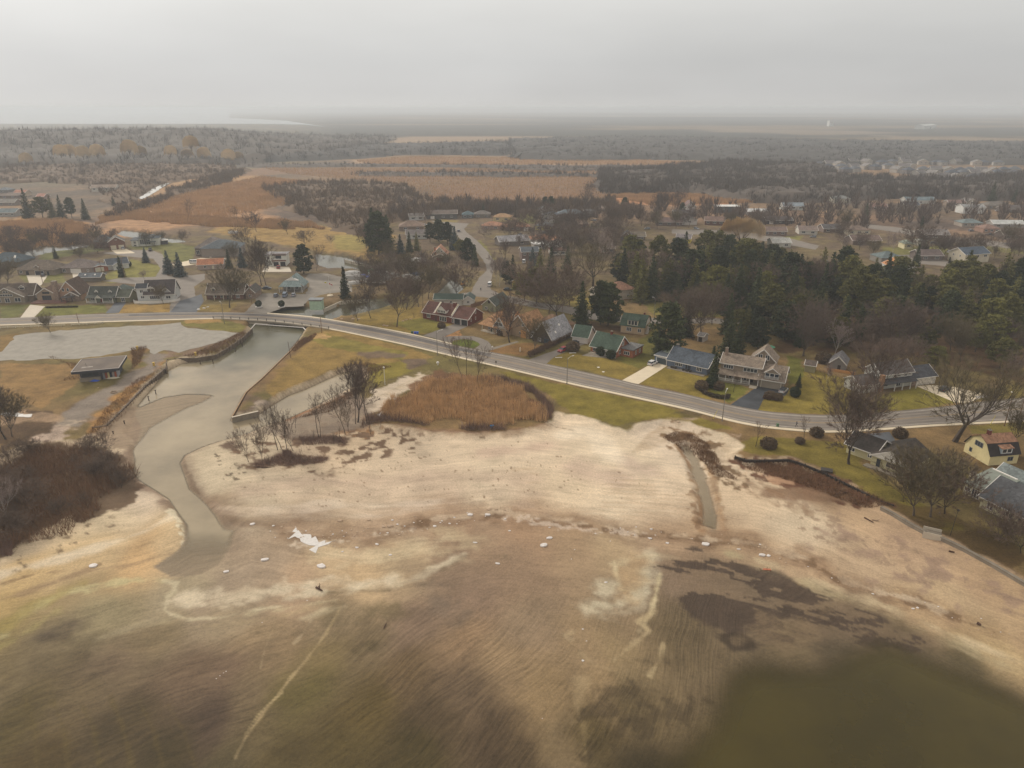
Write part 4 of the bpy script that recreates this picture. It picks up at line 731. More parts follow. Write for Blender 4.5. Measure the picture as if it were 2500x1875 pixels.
class House:
    def __init__(s, name, label, cat, pl, pr, group=None, W_=None, flip=False):
        a = P(*pl); b = P(*pr); z0 = min(zat(a.x, a.y), zat(b.x, b.y)) if a.y > 700 else 0.0
        d = b - a; s.W = W_ or d.length; s.root = empty(name, (a.x, a.y, z0), math.atan2(d.y, d.x), label, cat, group)
        s.b = None
    def part(s, mb, name, m, parent=None): return mb.build(name, m, parent or s.root)
    def block(s, x0, x1, y0, y1, h, wm_, rk='gx', rh=2.5, rm=None, over=.45, z0=0.0, t=.16, base=None, open_front=False, rl=1.0):
        s.b = (x0, x1, y0, y1, h, z0); q = MB()
        X = [x0, x1]; xm = (x0 + x1) / 2; ym = (y0 + y1) / 2
        if not open_front:
            if rk == 'gx':
                q.add([(x0,y0,z0),(x1,y0,z0),(x1,y1,z0),(x0,y1,z0),(x0,y0,h),(x1,y0,h),(x1,y1,h),(x0,y1,h),(x0,ym,h+rh),(x1,ym,h+rh)],
                      [(0,1,5,4),(1,2,6,9,5),(2,3,7,6),(3,0,4,8,7),(4,5,9,8),(6,7,8,9)])
            elif rk == 'gy':
                q.add([(x0,y0,z0),(x1,y0,z0),(x1,y1,z0),(x0,y1,z0),(x0,y0,h),(x1,y0,h),(x1,y1,h),(x0,y1,h),(xm,y0,h+rh),(xm,y1,h+rh)],
                      [(0,1,5,8,4),(1,2,6,5),(2,3,7,9,6),(3,0,4,7),(5,6,9,8),(7,4,8,9)])
            elif rk == 'gam':                       # gambrel end to the left/right faces, ridge along x
                q.add([(x0,y0,z0),(x1,y0,z0),(x1,y1,z0),(x0,y1,z0),(x0,y0,h),(x1,y0,h),(x1,y1,h),(x0,y1,h),(x0,y0+(y1-y0)*.18,h+rh*.62),(x1,y0+(y1-y0)*.18,h+rh*.62),(x0,y1-(y1-y0)*.18,h+rh*.62),(x1,y1-(y1-y0)*.18,h+rh*.62),(x0,ym,h+rh),(x1,ym,h+rh)],
                      [(0,1,5,4),(1,2,6,11,13,9,5),(2,3,7,6),(3,0,4,8,12,10,7),(4,5,9,8),(8,9,13,12),(12,13,11,10),(10,11,6,7)])
            else: q.box(x0, x1, y0, y1, z0, h)
            s.part(q, 'wall', wm_)
        if rm is None: return s
        r_ = MB(); o = over; k = rh / max(.1, (ym - y0)); kx = rh / max(.1, (xm - x0))
        if rk == 'gx':
            for sg in (-1, 1):
                ye = (y0 - o) if sg < 0 else (y1 + o); ze = h - k * o + .03
                r_.slab([(x0 - o, ye, ze + t), (x1 + o, ye, ze + t), (x1 + o, ym, h + rh + .03 + t), (x0 - o, ym, h + rh + .03 + t)], t)
        elif rk == 'gy':
            for sg in (-1, 1):
                xe = (x0 - o) if sg < 0 else (x1 + o); ze = h - kx * o + .03
                r_.slab([(xe, y0 - o, ze + t), (xe, y1 + o, ze + t), (xm, y1 + o, h + rh + .03 + t), (xm, y0 - o, h + rh + .03 + t)], t)
        elif rk == 'hip':
            D = y1 - y0; Wd = x1 - x0; i_ = min(D, Wd) / 2 * rl; z = h + .02
            if Wd >= D: ra, rb = (x0 + i_, ym), (x1 - i_, ym)
            else: ra, rb = (xm, y0 + i_), (xm, y1 - i_)
            if abs(ra[0] - rb[0]) + abs(ra[1] - rb[1]) < .1: rb = (rb[0] + .05, rb[1] + .05)
            c = [(x0 - o, y0 - o, z), (x1 + o, y0 - o, z), (x1 + o, y1 + o, z), (x0 - o, y1 + o, z)]; A = (*ra, h + rh); B = (*rb, h + rh)
            if Wd >= D: r_.add(c + [A, B], [(0,1,5,4),(1,2,5),(2,3,4,5),(3,0,4),(3,2,1,0)])
            else: r_.add(c + [A, B], [(0,1,4),(1,2,5,4),(2,3,5),(3,0,4,5),(3,2,1,0)])
        elif rk == 'gam':
            yy = [y0 - o, y0 + (y1 - y0) * .18, ym, y1 - (y1 - y0) * .18, y1 + o]; zz = [h - .35, h + rh * .62, h + rh, h + rh * .62, h - .35]
            for a in (0, 3): r_.slab([(x0 - o, yy[a], zz[a] + t), (x1 + o, yy[a], zz[a] + t), (x1 + o, yy[a+1], zz[a+1] + t), (x0 - o, yy[a+1], zz[a+1] + t)], t)
            up = MB()
            for a in (1, 2): up.slab([(x0 - o, yy[a], zz[a] + t + .02), (x1 + o, yy[a], zz[a] + t + .02), (x1 + o, yy[a+1], zz[a+1] + t + .02), (x0 - o, yy[a+1], zz[a+1] + t + .02)], t)
            s.part(up, 'roof', base or rm)
        elif rk == 'shed':                          # single slope, high at the back
            r_.slab([(x0 - o, y0 - o, h + t), (x1 + o, y0 - o, h + t), (x1 + o, y1 + o, h + rh + t), (x0 - o, y1 + o, h + rh + t)], t)
        else:
            r_.box(x0 - o, x1 + o, y0 - o, y1 + o, h + .005, h + .3)
        ro = s.part(r_, 'roof', rm); s.roof = ro
        if rk in ('gx', 'gy') and not open_front:
            tr_ = MB(); tt = .1
            if rk == 'gx':
                for x in (x0 - o - .05, x1 + o + .05):
                    for ye in (y0 - o, y1 + o):
                        ze = h - k * o; tr_.slab([(x - .07, ye, ze + t + .06), (x + .07, ye, ze + t + .06), (x + .07, ym, h + rh + t + .06), (x - .07, ym, h + rh + t + .06)], .3)
                tr_.box(x0 - o, x1 + o, y0 - o - .09, y0 - o - .01, h - k * o + .0, h - k * o + .2)
            else:
                for y in (y0 - o - .05,):
                    for xe in (x0 - o, x1 + o):
                        ze = h - kx * o; tr_.slab([(xe, y - .07, ze + t + .06), (xe, y + .07, ze + t + .06), (xm, y + .07, h + rh + t + .06), (xm, y - .07, h + rh + t + .06)], .3)
            s.part(tr_, 'trim', s.trim if hasattr(s, 'trim') else white)
        return s
    def fr(s, face):
        x0, x1, y0, y1, h, z0 = s.b
        return {'f': (Vector((x0, y0, 0)), Vector((1, 0, 0)), Vector((0, -1, 0)), x1 - x0), 'r': (Vector((x1, y0, 0)), Vector((0, 1, 0)), Vector((1, 0, 0)), y1 - y0),
                'l': (Vector((x0, y1, 0)), Vector((0, -1, 0)), Vector((-1, 0, 0)), y1 - y0), 'b': (Vector((x1, y1, 0)), Vector((-1, 0, 0)), Vector((0, 1, 0)), x1 - x0)}[face]
    def pan(s, q, face, u0, u1, z0, z1, n0, n1):
        O, D, N, L = s.fr(face); vs = [O + D * u + N * n + Vector((0, 0, z)) for z in (z0, z1) for u, n in ((u0, n0), (u1, n0), (u1, n1), (u0, n1))]
        q.add(vs, [(0,1,2,3),(7,6,5,4),(0,4,5,1),(1,5,6,2),(2,6,7,3),(3,7,4,0)])
    def win(s, face, u, z, w_=1.2, h=1.2, nx=2, fm=None, b=.12, name='window', arch=False):
        """u measured from the left end of the face as seen from outside, in metres (or a fraction below 1)"""
        L = s.fr(face)[3]; u = u * L if 0 < u < 1 else u; q = MB(); u0, u1 = u - w_ / 2, u + w_ / 2
        s.pan(q, face, u0, u1, z, z + b, .005, .09); s.pan(q, face, u0, u1, z + h - b, z + h, .005, .09)
        for k in range(nx + 1):
            uu = u0 + (w_ - b) * k / nx; s.pan(q, face, uu, uu + b, z + b, z + h - b, .005, .08)
        f_ = s.part(q, name, fm or white); g_ = MB(); s.pan(g_, face, u0 + b * .5, u1 - b * .5, z + b * .5, z + h - b * .5, .004, .035); s.part(g_, 'pane', glass, f_); return s
    def gar(s, face, u, w_=2.6, h=2.2, m_=None, fm=None, name='garage_door'):
        L = s.fr(face)[3]; u = u * L if 0 < u < 1 else u; q = MB(); s.pan(q, face, u - w_ / 2, u + w_ / 2, .03, h, .004, .07); d_ = s.part(q, name, m_ or white)
        if fm:
            q = MB(); s.pan(q, face, u - w_ / 2 - .18, u - w_ / 2, 0.03, h + .18, .004, .11); s.pan(q, face, u + w_ / 2, u + w_ / 2 + .18, 0.03, h + .18, .004, .11); s.pan(q, face, u - w_ / 2, u + w_ / 2, h, h + .18, .004, .11); s.part(q, 'frame', fm, d_)
        return s
    def door(s, face, u, m_=None, w_=1.0, h=2.1, z=.03):
        L = s.fr(face)[3]; u = u * L if 0 < u < 1 else u; q = MB(); s.pan(q, face, u - w_ / 2, u + w_ / 2, z, z + h, .004, .06); s.part(q, 'door', m_ or dark_door); return s
    def chim(s, x, y, z0, z1, w_=.7, m_=None, cap=True):
        q = MB(); q.box(x - w_/2, x + w_/2, y - w_/2, y + w_/2, z0, z1)
        c_ = s.part(q, 'chimney', m_ or brick_red)
        if cap: q = MB(); q.box(x - w_/2 - .08, x + w_/2 + .08, y - w_/2 - .08, y + w_/2 + .08, z1 + .003, z1 + .14); q.tube((x, y, z1 + .14), (x, y, z1 + .5), .12, .12, 6); s.part(q, 'cap', conc_dark, c_)
        return s
    def dormer(s, x, y, z, w_=2.0, h=1.3, rh=.9, d=2.5, rm=None, wm_=None, nw=1, kind='gy', fm=None, z1=None):
        sb = s.b; q = MB(); x0, x1 = x - w_/2, x + w_/2; xm = x
        if kind == 'gy': q.add([(x0,y,z),(x1,y,z),(x1,y+d,z),(x0,y+d,z),(x0,y,z+h),(x1,y,z+h),(x1,y+d,z+h),(x0,y+d,z+h),(xm,y,z+h+rh),(xm,y+d,z+h+rh)], [(0,1,5,8,4),(1,2,6,5),(2,3,7,9,6),(3,0,4,7),(5,6,9,8),(7,4,8,9)])
        else: q.add([(x0,y,z),(x1,y,z),(x1,y+d,z),(x0,y+d,z),(x0,y,z+h),(x1,y,z+h),(x1,y+d,z+h+rh),(x0,y+d,z+h+rh)], [(0,1,5,4),(1,2,6,5),(2,3,7,6),(3,0,4,7),(4,5,6,7)])
        dm = s.part(q, 'dormer', wm_ or white); r_ = MB(); o = .25; t = .12
        if kind == 'gy':
            kx = rh / (w_/2)
            for xe in (x0 - o, x1 + o): r_.slab([(xe, y - o, z + h - kx*o + t), (xe, y + d + o*3, z + h - kx*o + t), (xm, y + d + o*3, z + h + rh + t), (xm, y - o, z + h + rh + t)], t)
        else: r_.slab([(x0 - o, y - o, z + h + t), (x1 + o, y - o, z + h + t), (x1 + o, y + d + o, z + h + rh + t), (x0 - o, y + d + o, z + h + rh + t)], t)
        s.part(r_, 'roof', rm, dm)
        if kind == 'gy':
            tr_ = MB()
            for xe in (x0 - o, x1 + o): tr_.slab([(xe, y - o - .1, z + h - kx*o + t + .05), (xe, y - o + .02, z + h - kx*o + t + .05), (xm, y - o + .02, z + h + rh + t + .05), (xm, y - o - .1, z + h + rh + t + .05)], .22)
            s.part(tr_, 'trim', fm or white, dm)
        s.b = (x0, x1, y, y + d, z + h, z); n0 = s.root
        for k in range(nw):
            ww = (w_ - .4) / nw; q = MB(); u = .2 + ww * (k + .5)
            for a_, b_, c_, e_ in ((u-ww/2+.05, u+ww/2-.05, z+.15, z+.25), (u-ww/2+.05, u+ww/2-.05, z+h-.15, z+h-.05), (u-ww/2+.05, u-ww/2+.13, z+.25, z+h-.15), (u+ww/2-.13, u+ww/2-.05, z+.25, z+h-.15)): s.pan(q, 'f', a_, b_, c_, e_, .004, .07)
            s.part(q, 'window', fm or white, dm); q = MB(); s.pan(q, 'f', u-ww/2+.1, u+ww/2-.1, z+.22, z+h-.12, .003, .03); s.part(q, 'pane', glass, dm)
        s.b = sb; return s
    def posts(s, xs, y, z0, z1, m_=None, r_=.11):
        for x in xs: q = MB(); q.box(x - r_, x + r_, y - r_, y + r_, z0, z1); s.part(q, 'porch_post', m_ or white)
        return s
    def slab(s, name, pts, t, m_): q = MB(); q.slab(pts, t); s.part(q, name, m_); return s
    def boxp(s, name, x0, x1, y0, y1, z0, z1, m_): q = MB(); q.box(x0, x1, y0, y1, z0, z1); s.part(q, name, m_); return s
    def railing(s, x0, x1, y, z, h=.9, m_=None, name='railing'):
        q = MB(); q.box(x0, x1, y - .05, y + .05, z + h - .1, z + h); q.box(x0, x1, y - .04, y + .04, z + .08, z + .16); n_ = max(2, int((x1 - x0) / .35))
        for k in range(n_ + 1): xx = x0 + (x1 - x0 - .06) * k / n_; q.box(xx, xx + .06, y - .03, y + .03, z + .16, z + h - .1)
        s.part(q, name, m_ or rail_m); return s

# ------------------------------------------------------------------ houses along the road, left to right
R = rcol
h = House('house', 'grey-brown cottage with a tall glazed white-trimmed gable porch, leftmost on the road', 'house', (-22,741), (62,739)); w_ = h.W
h.block(0, w_, 0, 3.2, 3.0, wcol_((132,120,104)), 'gy', 4.2, R((104,92,80))); h.win('f', .5, 3.2, 5.6, 1.1, 5).win('f', .22, .5, 2.8, 2.0, 2).win('f', .5, .2, 2.2, 2.3, 2).win('f', .8, .5, 2.8, 2.0, 2).win('f', .5, 4.8, 2.4, 1.0, 2)
h.block(.6, w_ + 2.2, 3.3, 13, 3.0, wcol_((118,102,88)), 'gx', 4.4, R((92,80,70))); h.win('r', .3, .8, 1.2); h.dormer(w_ * .8, 5.5, 5.0, 2.6, 1.2, .9, 3, R((92,80,70)), wcol_((150,140,124)), 1)
h = House('house', 'tan stucco house with a tall fieldstone chimney and steep dark brown roof', 'house', (87,738), (196,736)); w_ = h.W
h.block(w_*.45, w_*.98, 2.5, 14, 3.0, wcol_((162,128,104)), 'gy', 6.2, R((84,68,58))); h.win('f', .3, 4.4, 1.1, 1.6, 1).win('f', .5, 4.4, 1.1, 1.6, 1); h.win('r', .5, 1, 1.3)
h.block(0, w_*.44, 2.0, 12, 3.4, wcol_((150,132,112)), 'gy', 2.9, R((102,80,64))); h.win('f', .5, 3.5, 3.2, 1.0, 3, dark_m).win('f', .5, .4, 4.2, 2.3, 4, dark_m)
h.block(w_*.66, w_*.98, .4, 2.4, 2.7, stone_m, 'gy', 1.9, R((84,68,58))); h.win('f', .5, 3.0, .7, .7, 1)
h.chim(w_*.47, 1.6, 0, 9.6, 1.9, stone_m); h.boxp('deck', w_*-.02, w_*.75, -3.2, 1.9, 0, .5, mat('red_deck', C(132,92,80), var=.2, pattern='plank', pscale=3)); h.railing(0, w_*.72, -3.1, .5, .8, dark_m)
h.slab('pergola', [(w_*.64, -2.6, 2.6), (w_*.9, -2.6, 2.6), (w_*.9, .3, 2.9), (w_*.64, .3, 2.9)], .2, dark_m); h.posts([w_*.65, w_*.77, w_*.89], -2.4, .5, 2.45, dark_m)
h = House('house', 'dark green roofed cape cottage with two white dormers and an open white-posted porch', 'house', (213,741), (278,741)); w_ = h.W
h.block(0, w_, 1.8, 10, 2.9, wcol_((122,122,104)), 'gx', 3.9, R((70,72,66))); h.win('f', .16, .9, 1.8, 1.4, 2).win('f', .84, .9, 1.8, 1.4, 2).door('f', .5, mat('red_door', C(116,50,42)), 1.4); h.win('f', .5, .5, .3, .3, 1)
h.dormer(w_*.28, 3.3, 3.7, 1.6, 1.2, .9, 2.5, R((70,72,66)), white, 1).dormer(w_*.8, 3.3, 3.7, 1.6, 1.2, .9, 2.5, R((70,72,66)), white, 1)
h.slab('porch_roof', [(-.4, -.5, 2.75), (w_+.4, -.5, 2.75), (w_+.4, 2.2, 3.6), (-.4, 2.2, 3.6)], .15, R((70,72,66))); h.posts([.1, w_*.36, w_*.62, w_-.1], -.3, .3, 2.6); h.boxp('porch', 0, w_, -.4, 1.75, 0, .3, conc_dark)
h.dormer(w_*.48, -.6, 2.65, 2.8, .05, 1.3, 2.6, R((70,72,66)), white, 0).railing(.2, w_*.34, -.3, .3).railing(w_*.64, w_-.2, -.3, .3)
h.block(w_*1.05, w_*1.52, 2.0, 10, 2.8, wcol_((116,110,84)), 'gx', 2.6, R((78,80,68))); h.win('f', .5, .3, 1.8, 2.1, 2)
h.block(w_*.6, w_*1.2, 10.2, 17, 3.2, wcol_((116,110,84)), 'hip', 3, R((84,92,86)))
h = House('house', 'white two-storey house with black roofs, a corner tower and a round white railed terrace', 'house', (326,740), (434,736)); w_ = h.W
h.block(w_*.05, w_*.28, 3.5, 9, 6.2, wcol_((196,196,194)), 'gx', 1.6, R((58,60,64))); h.win('f', .5, 3.9, 1.6, 1.5, 2).win('f', .5, 1.2, 1.6, 1.3, 2)
h.block(w_*.22, w_*.9, 2.5, 13, 3.4, wcol_((190,190,186)), 'gx', 5.6, R((76,68,66))); h.win('f', .35, .9, 4.6, 1.7, 5).win('f', .8, .9, 2.2, 1.5, 2).win('r', .3, 1, 1.4).win('r', .5, 4.4, 1.2)
h.dormer(w_*.38, 3.4, 4.2, 3.6, 1.7, .9, 4, R((76,68,66)), wcol_((196,196,194)), 2).dormer(w_*.72, 2.9, 3.6, 4.2, .6, 2.2, 5, R((70,64,62)), wcol_((170,170,168)), 1)
q = MB(); n_ = 26
for k in range(n_):
    a0 = math.pi * (1 + k / n_); a1 = math.pi * (1 + (k + 1) / n_); cx_0 = w_*.5; rx = w_*.53; ry = 5.0
    q.slab([(cx_0 + rx*math.cos(a0), 2.4 + ry*math.sin(a0), 1.15), (cx_0 + rx*math.cos(a1), 2.4 + ry*math.sin(a1), 1.15), (cx_0 + (rx-.2)*math.cos(a1), 2.4 + (ry-.2)*math.sin(a1), 1.15), (cx_0 + (rx-.2)*math.cos(a0), 2.4 + (ry-.2)*math.sin(a0), 1.15)], 1.15)
h.part(q, 'terrace_wall', white); h.boxp('terrace', w_*.04, w_*.96, -1.5, 2.4, 0, .25, conc)
h = House('house', 'low brown-roofed brick cottage with two dormers half hidden behind the big bare roadside tree', 'house', (502,733), (592,733)); w_ = h.W
h.block(0, w_, 1.8, 11, 2.8, brick_br, 'gx', 4.0, R((100,88,76))); h.win('f', .22, .9, 1.6, 1.3, 2).win('f', .42, .7, 1.6, 1.5, 2).door('f', .58).win('f', .85, .6, 1.8, 1.6, 3)
h.dormer(w_*.18, 3.0, 3.6, 2.0, 1.3, .7, 2.6, R((100,88,76)), cream, 1).dormer(w_*.8, 2.6, 3.4, 2.4, 1.8, 1.0, 3, R((100,88,76)), wcol_((150,156,146)), 2)
h.slab('porch_roof', [(-.3, -.3, 2.5), (w_*.75, -.3, 2.5), (w_*.75, 2.0, 3.1), (-.3, 2.0, 3.1)], .15, R((100,88,76))); h.posts([.2, w_*.25, w_*.5, w_*.72], -.2, 0, 2.4, cream)
h.block(w_*1.03, w_*1.3, 3, 12, 3.2, stone_m, 'gy', 2.4, R((90,84,78))); h.win('f', .5, .8, 1.4); h.boxp('rear_wing', w_*.9, w_*1.2, 12.2, 17, 0, 3.6, brick_br)
h = House('pavilion', 'grey-green roofed open pavilion with a white front gable, above three parked cars', 'building', (684,713), (740,713)); w_ = h.W
h.block(.8, w_-.8, 3.0, 11, 3.0, wcol_((150,146,138)), 'gy', 4.2, R((122,134,132)), over=.9); h.win('f', .3, .8, 1.6, 1.5, 2).win('f', .7, .8, 1.6, 1.5, 2)
h.trim = white; q = MB(); q.add([(w_*.22, 1.9, 5.4), (w_*.78, 1.9, 5.4), (w_*.5, 1.9, 6.9), (w_*.22, 3.5, 5.4), (w_*.78, 3.5, 5.4), (w_*.5, 3.5, 6.9)], [(0,1,2),(5,4,3),(0,3,4,1),(1,4,5,2),(2,5,3,0)]); h.part(q, 'front_gable', white)
h.slab('porch_roof', [(-.2, -1.6, 3.0), (w_+.2, -1.6, 3.0), (w_*.82, 2.0, 5.4), (w_*.18, 2.0, 5.4)], .15, R((130,142,140))); h.posts([.1, w_*.33, w_*.66, w_-.1], -1.2, 0, 2.8, rail_m); h.boxp('porch', 0, w_, -1.3, 2.9, 0, .35, conc_dark); h.railing(.2, w_*.9, -1.2, .35, .9, dark_m)
h = House('booth', 'small pale green painted kiosk with a grey flat roof beside the bridge', 'kiosk', (757,757), (787,757)); w_ = h.W
h.block(0, w_, 0, 3.6, 4.6, mat('pale_green_paint', C(164,184,160), var=.2, scale=.8), 'flat', .2, mat('booth_roof', C(128,130,132), var=.2), over=.35); h.door('l', .4, dark_m)
h.boxp('frame', w_*.0 - .06, w_ + .06, -.12, -.01, 4.2, 4.5, conc_dark)
h = House('boathouse', 'derelict flat-roofed dark grey boathouse with a tarred roof on the left river bank', 'building', (193,932), (292,923)); w_ = h.W
dk = mat('dark_render', C(72,72,78), var=.3, scale=.5); tar = mat('tarred_roof', C(98,86,76), var=.35, scale=.18)
h.block(.6, w_-.8, .4, 9.6, 3.3, dk, 'flat', .1, None); h.boxp('fascia', -1.2, w_+.9, -1.9, 11.6, 3.35, 4.15, mat('dark_fascia', C(58,58,64), var=.15)); h.boxp('roof', -1.05, w_+.75, -1.75, 11.45, 4.16, 4.22, tar)
q = MB()
for a in ((-1.2, w_+.9, -1.9, -1.72), (-1.2, w_+.9, 11.42, 11.6)): q.box(a[0], a[1], a[2], a[3], 4.155, 4.34)
q.box(-1.2, -1.02, -1.72, 11.42, 4.155, 4.34); q.box(w_+.72, w_+.9, -1.72, 11.42, 4.155, 4.34); h.part(q, 'parapet', mat('pale_flashing', C(178,170,164), var=.1))
h.boxp('counter', .5, w_*.55, -.6, .3, 0, 1.3, conc_dark)
for k, c in enumerate(((128,128,130),(150,80,56),(196,180,130),(44,50,60),(150,140,134),(164,92,66))): h.boxp('panel', w_*.6 + k*.72, w_*.6 + k*.72 + .6, .24, .38, .02, 2.3, mat('panel_%d' % k, C(*c), var=.2))
h.win('f', .28, 1.5, 5.2, 1.3, 3, dark_m); h.boxp('side_panel', w_-.78, w_-.6, .5, 4.4, .02, 2.7, mat('pale_panel', C(152,152,156), var=.2)); q = MB(); q.tube((2.2, 3.4, 4.2), (2.2, 3.4, 5.3), .09, .09, 6); h.part(q, 'vent_pipe', pole_m)
h.slab('stain', [(1.0, 1.6, 4.226), (4.6, 1.9, 4.226), (4.4, 2.7, 4.226), (1.2, 2.6, 4.226)], .003, mat('pale_stain', C(156,146,136), var=.3))

# second row, left
h = House('house', 'brown hip-roofed bungalow with a dark garage door and a small front gable', 'house', (44,671), (134,672)); w_ = h.W
h.block(0, w_, 0, 13, 2.9, wcol_((138,124,110)), 'hip', 4.4, R((104,92,80)), over=.7); h.win('f', .1, .9, 1.7, 1.5, 2).gar('f', .6, 4.8, 2.3, mat('navy_garage_door', C(46,48,58), var=.1), white).door('f', .27, dark_door, 1.6).door('f', .83, dark_door, 1.2); h.dormer(w_*.5, 1.6, 3.3, 4.2, .3, 1.5, 3, R((104,92,80)), wcol_((138,124,110)), 1)
h = House('house', 'brown hip-roofed bungalow with a broad white garage door', 'house', (151,667), (225,667)); w_ = h.W
h.block(0, w_, 0, 13, 2.9, wcol_((136,122,112)), 'hip', 4.0, R((112,100,94)), over=.6); h.gar('f', .48, 5.4, 2.4, white, white).win('f', .1, .6, 1.8, 1.8, 2).win('f', .88, .9, 1.1)
h = House('house', 'slate-roofed bungalow, half orange brick and half white siding, by the corner of the cul-de-sac', 'house', (227,665), (317,655)); w_ = h.W
h.block(0, w_*.42, 0, 9, 2.7, brick_or, 'gy', .9, R((84,88,92))); h.gar('f', .45, 3.9, 2.2, cream, white); h.block(w_*.42 + .02, w_, 1.5, 11, 2.9, wcol_((200,198,192)), 'gx', 2.6, R((78,82,88))); h.win('f', .3, .9, 2.0, 1.4, 3); h.block(w_*.55, w_*.8, -.6, 1.6, 2.7, wcol_((200,198,192)), 'gy', 1.2, R((78,82,88))); h.win('f', .5, .7, 1.6, 1.3)
h = House('shed', 'long slate-roofed shed with two skylights behind the dormered cottage', 'shed', (193,688), (246,687)); w_ = h.W
h.block(0, w_, 0, 6, 2.4, wcol_((112,104,94)), 'gx', 1.6, R((96,100,104)))
for k in (.25, .7): h.slab('skylight', [(w_*k, 1.0, 3.28), (w_*k+.8, 1.0, 3.28), (w_*k+.8, 1.9, 3.75), (w_*k, 1.9, 3.75)], .08, white)
h = House('house', 'dark teal hip-roofed house cut by the left edge of the picture', 'house', (-30,650), (48,652)); w_ = h.W
h.block(0, w_, 0, 13, 3, wcol_((110,104,96)), 'hip', 4.2, R((70,80,86)), over=.6); h.win('f', .5, .9, 1.6); h.slab('solar_panel', [(w_*.78, 2.2, 4.7), (w_*.84, 2.2, 4.7), (w_*.8, 4.2, 5.9), (w_*.74, 4.2, 5.9)], .06, white)
h = House('garage', 'brown brick gabled double garage with a silver car at its doors', 'garage', (267,610), (307,607)); w_ = h.W
h.block(0, w_, 0, 9, 5.0, brick_br, 'gy', 3.0, R((104,98,92))); h.gar('f', .28, 3.2, 2.6, cream).gar('f', .76, 3.2, 2.6, cream).win('f', .5, 5.8, 1.1, .5, 1); h.block(-w_*.9, w_*.3, 9.2, 20, 4, brick_br, 'hip', 4, R((98,106,110)))
h = House('house', 'modern white box house with stepped flat slate roofs and a dark carport', 'house', (322,602), (388,600)); w_ = h.W
wm2 = mat('white_render', C(204,202,192), var=.06)
h.block(0, w_*.26, 0, 8, 3.9, wm2, 'shed', .8, R((82,86,90))); h.win('f', .5, 1.8, 1.5, 1.6, 2).win('f', .5, .3, 1.5, .7, 1, dark_m); h.block(w_*.27, w_*.72, 1, 9, 5.2, wm2, 'shed', 1.0, R((82,86,90)), over=.8); h.win('f', .5, 1.0, 6.6, 3.4, 5); h.block(w_*.73, w_, 2.4, 9, 4.8, wm2, 'shed', .8, R((74,80,84))); h.win('r', .5, 1.4, 1.4, 2.2)
h.boxp('carport', w_*.56, w_*.92, -3.0, .8, 2.9, 3.3, mat('dark_canopy', C(76,80,78))); h.posts([w_*.58, w_*.9], -2.7, 0, 2.88, dark_m)
h = House('shed', 'small black shed with a flat white roof beside the modern white house', 'shed', (397,597), (411,596)); h.block(0, h.W, 0, 4, 2.5, dk, 'flat', .1, white, over=.3); h.door('f', .5, dark_m)
h = House('house', 'very large house with brown and slate hip roofs and a blank taupe wall', 'house', (493,628), (584,626)); w_ = h.W
h.block(-w_*.24, w_*.5, 6, 26, 4.6, wcol_((118,106,98)), 'hip', 5.4, R((112,102,96)), over=.9); h.win('f', .1, .8, 2.2, 2.4, 2); h.block(0, w_, 0, 18, 5.2, wcol_((134,124,116)), 'hip', 4.0, R((84,90,94)), over=.8)
h = House('house', 'low bungalow with a faded orange-brown roof and pinkish walls beside the blue spruces', 'house', (483,659), (546,656)); w_ = h.W
h.block(0, w_, 0, 9, 2.8, wcol_((168,150,140)), 'gx', 2.4, R((164,110,80))); h.win('f', .3, .9, 1.5, 1.3, 2).door('f', .6, cream).chim(w_*.5, 5, 4.2, 6.3, .8, conc)
h = House('house', 'white modern two-storey house with brown bands, a balcony and two dark garage doors', 'house', (650,650), (700,649)); w_ = h.W
h.block(0, w_*.3, 0, 10, 6.4, wm2, 'flat', .1, R((134,130,130))); h.win('f', .5, 3.9, 1.6, 1.6, 2); h.block(w_*.31, w_, 0, 10, 3.3, wm2, 'flat', .1, None); h.gar('f', .27, 2.9, 2.4, dark_door, white).gar('f', .75, 2.9, 2.4, dark_door, white); h.boxp('band', w_*.31, w_, -.25, -.02, 2.75, 3.5, brick_br)
h.block(w_*.02, w_, 1.6, 10, 6.2, wm2, 'flat', .1, R((134,130,130)), z0=3.35); h.win('f', .15, 3.8, 1.6, 1.8, 2).win('f', .6, 3.8, 3.2, 2.0, 3, glass); h.boxp('band', w_*.02, w_, 1.35, 1.57, 5.8, 6.9, brick_br); h.railing(w_*.31, w_, -.1, 3.5, .9)
h = House('cottage', 'narrow orange-roofed cottage with brick chimney and red garage door beyond the canal', 'house', (1058,638), (1091,638)); w_ = h.W
h.block(0, w_, 0, 4, 2.9, wcol_((150,134,118)), 'gy', 1.6, R((140,118,98))); h.gar('f', .5, 4.2, 2.3, brick_red, cream); h.block(-w_*.15, w_, 4.1, 14, 3.2, wcol_((172,164,146)), 'gy', 4.6, R((168,124,100))); h.win('f', .62, 4.6, .8, 1.1, 1).chim(w_*.1, 4.0, 0, 7.8, .9, brick_or)

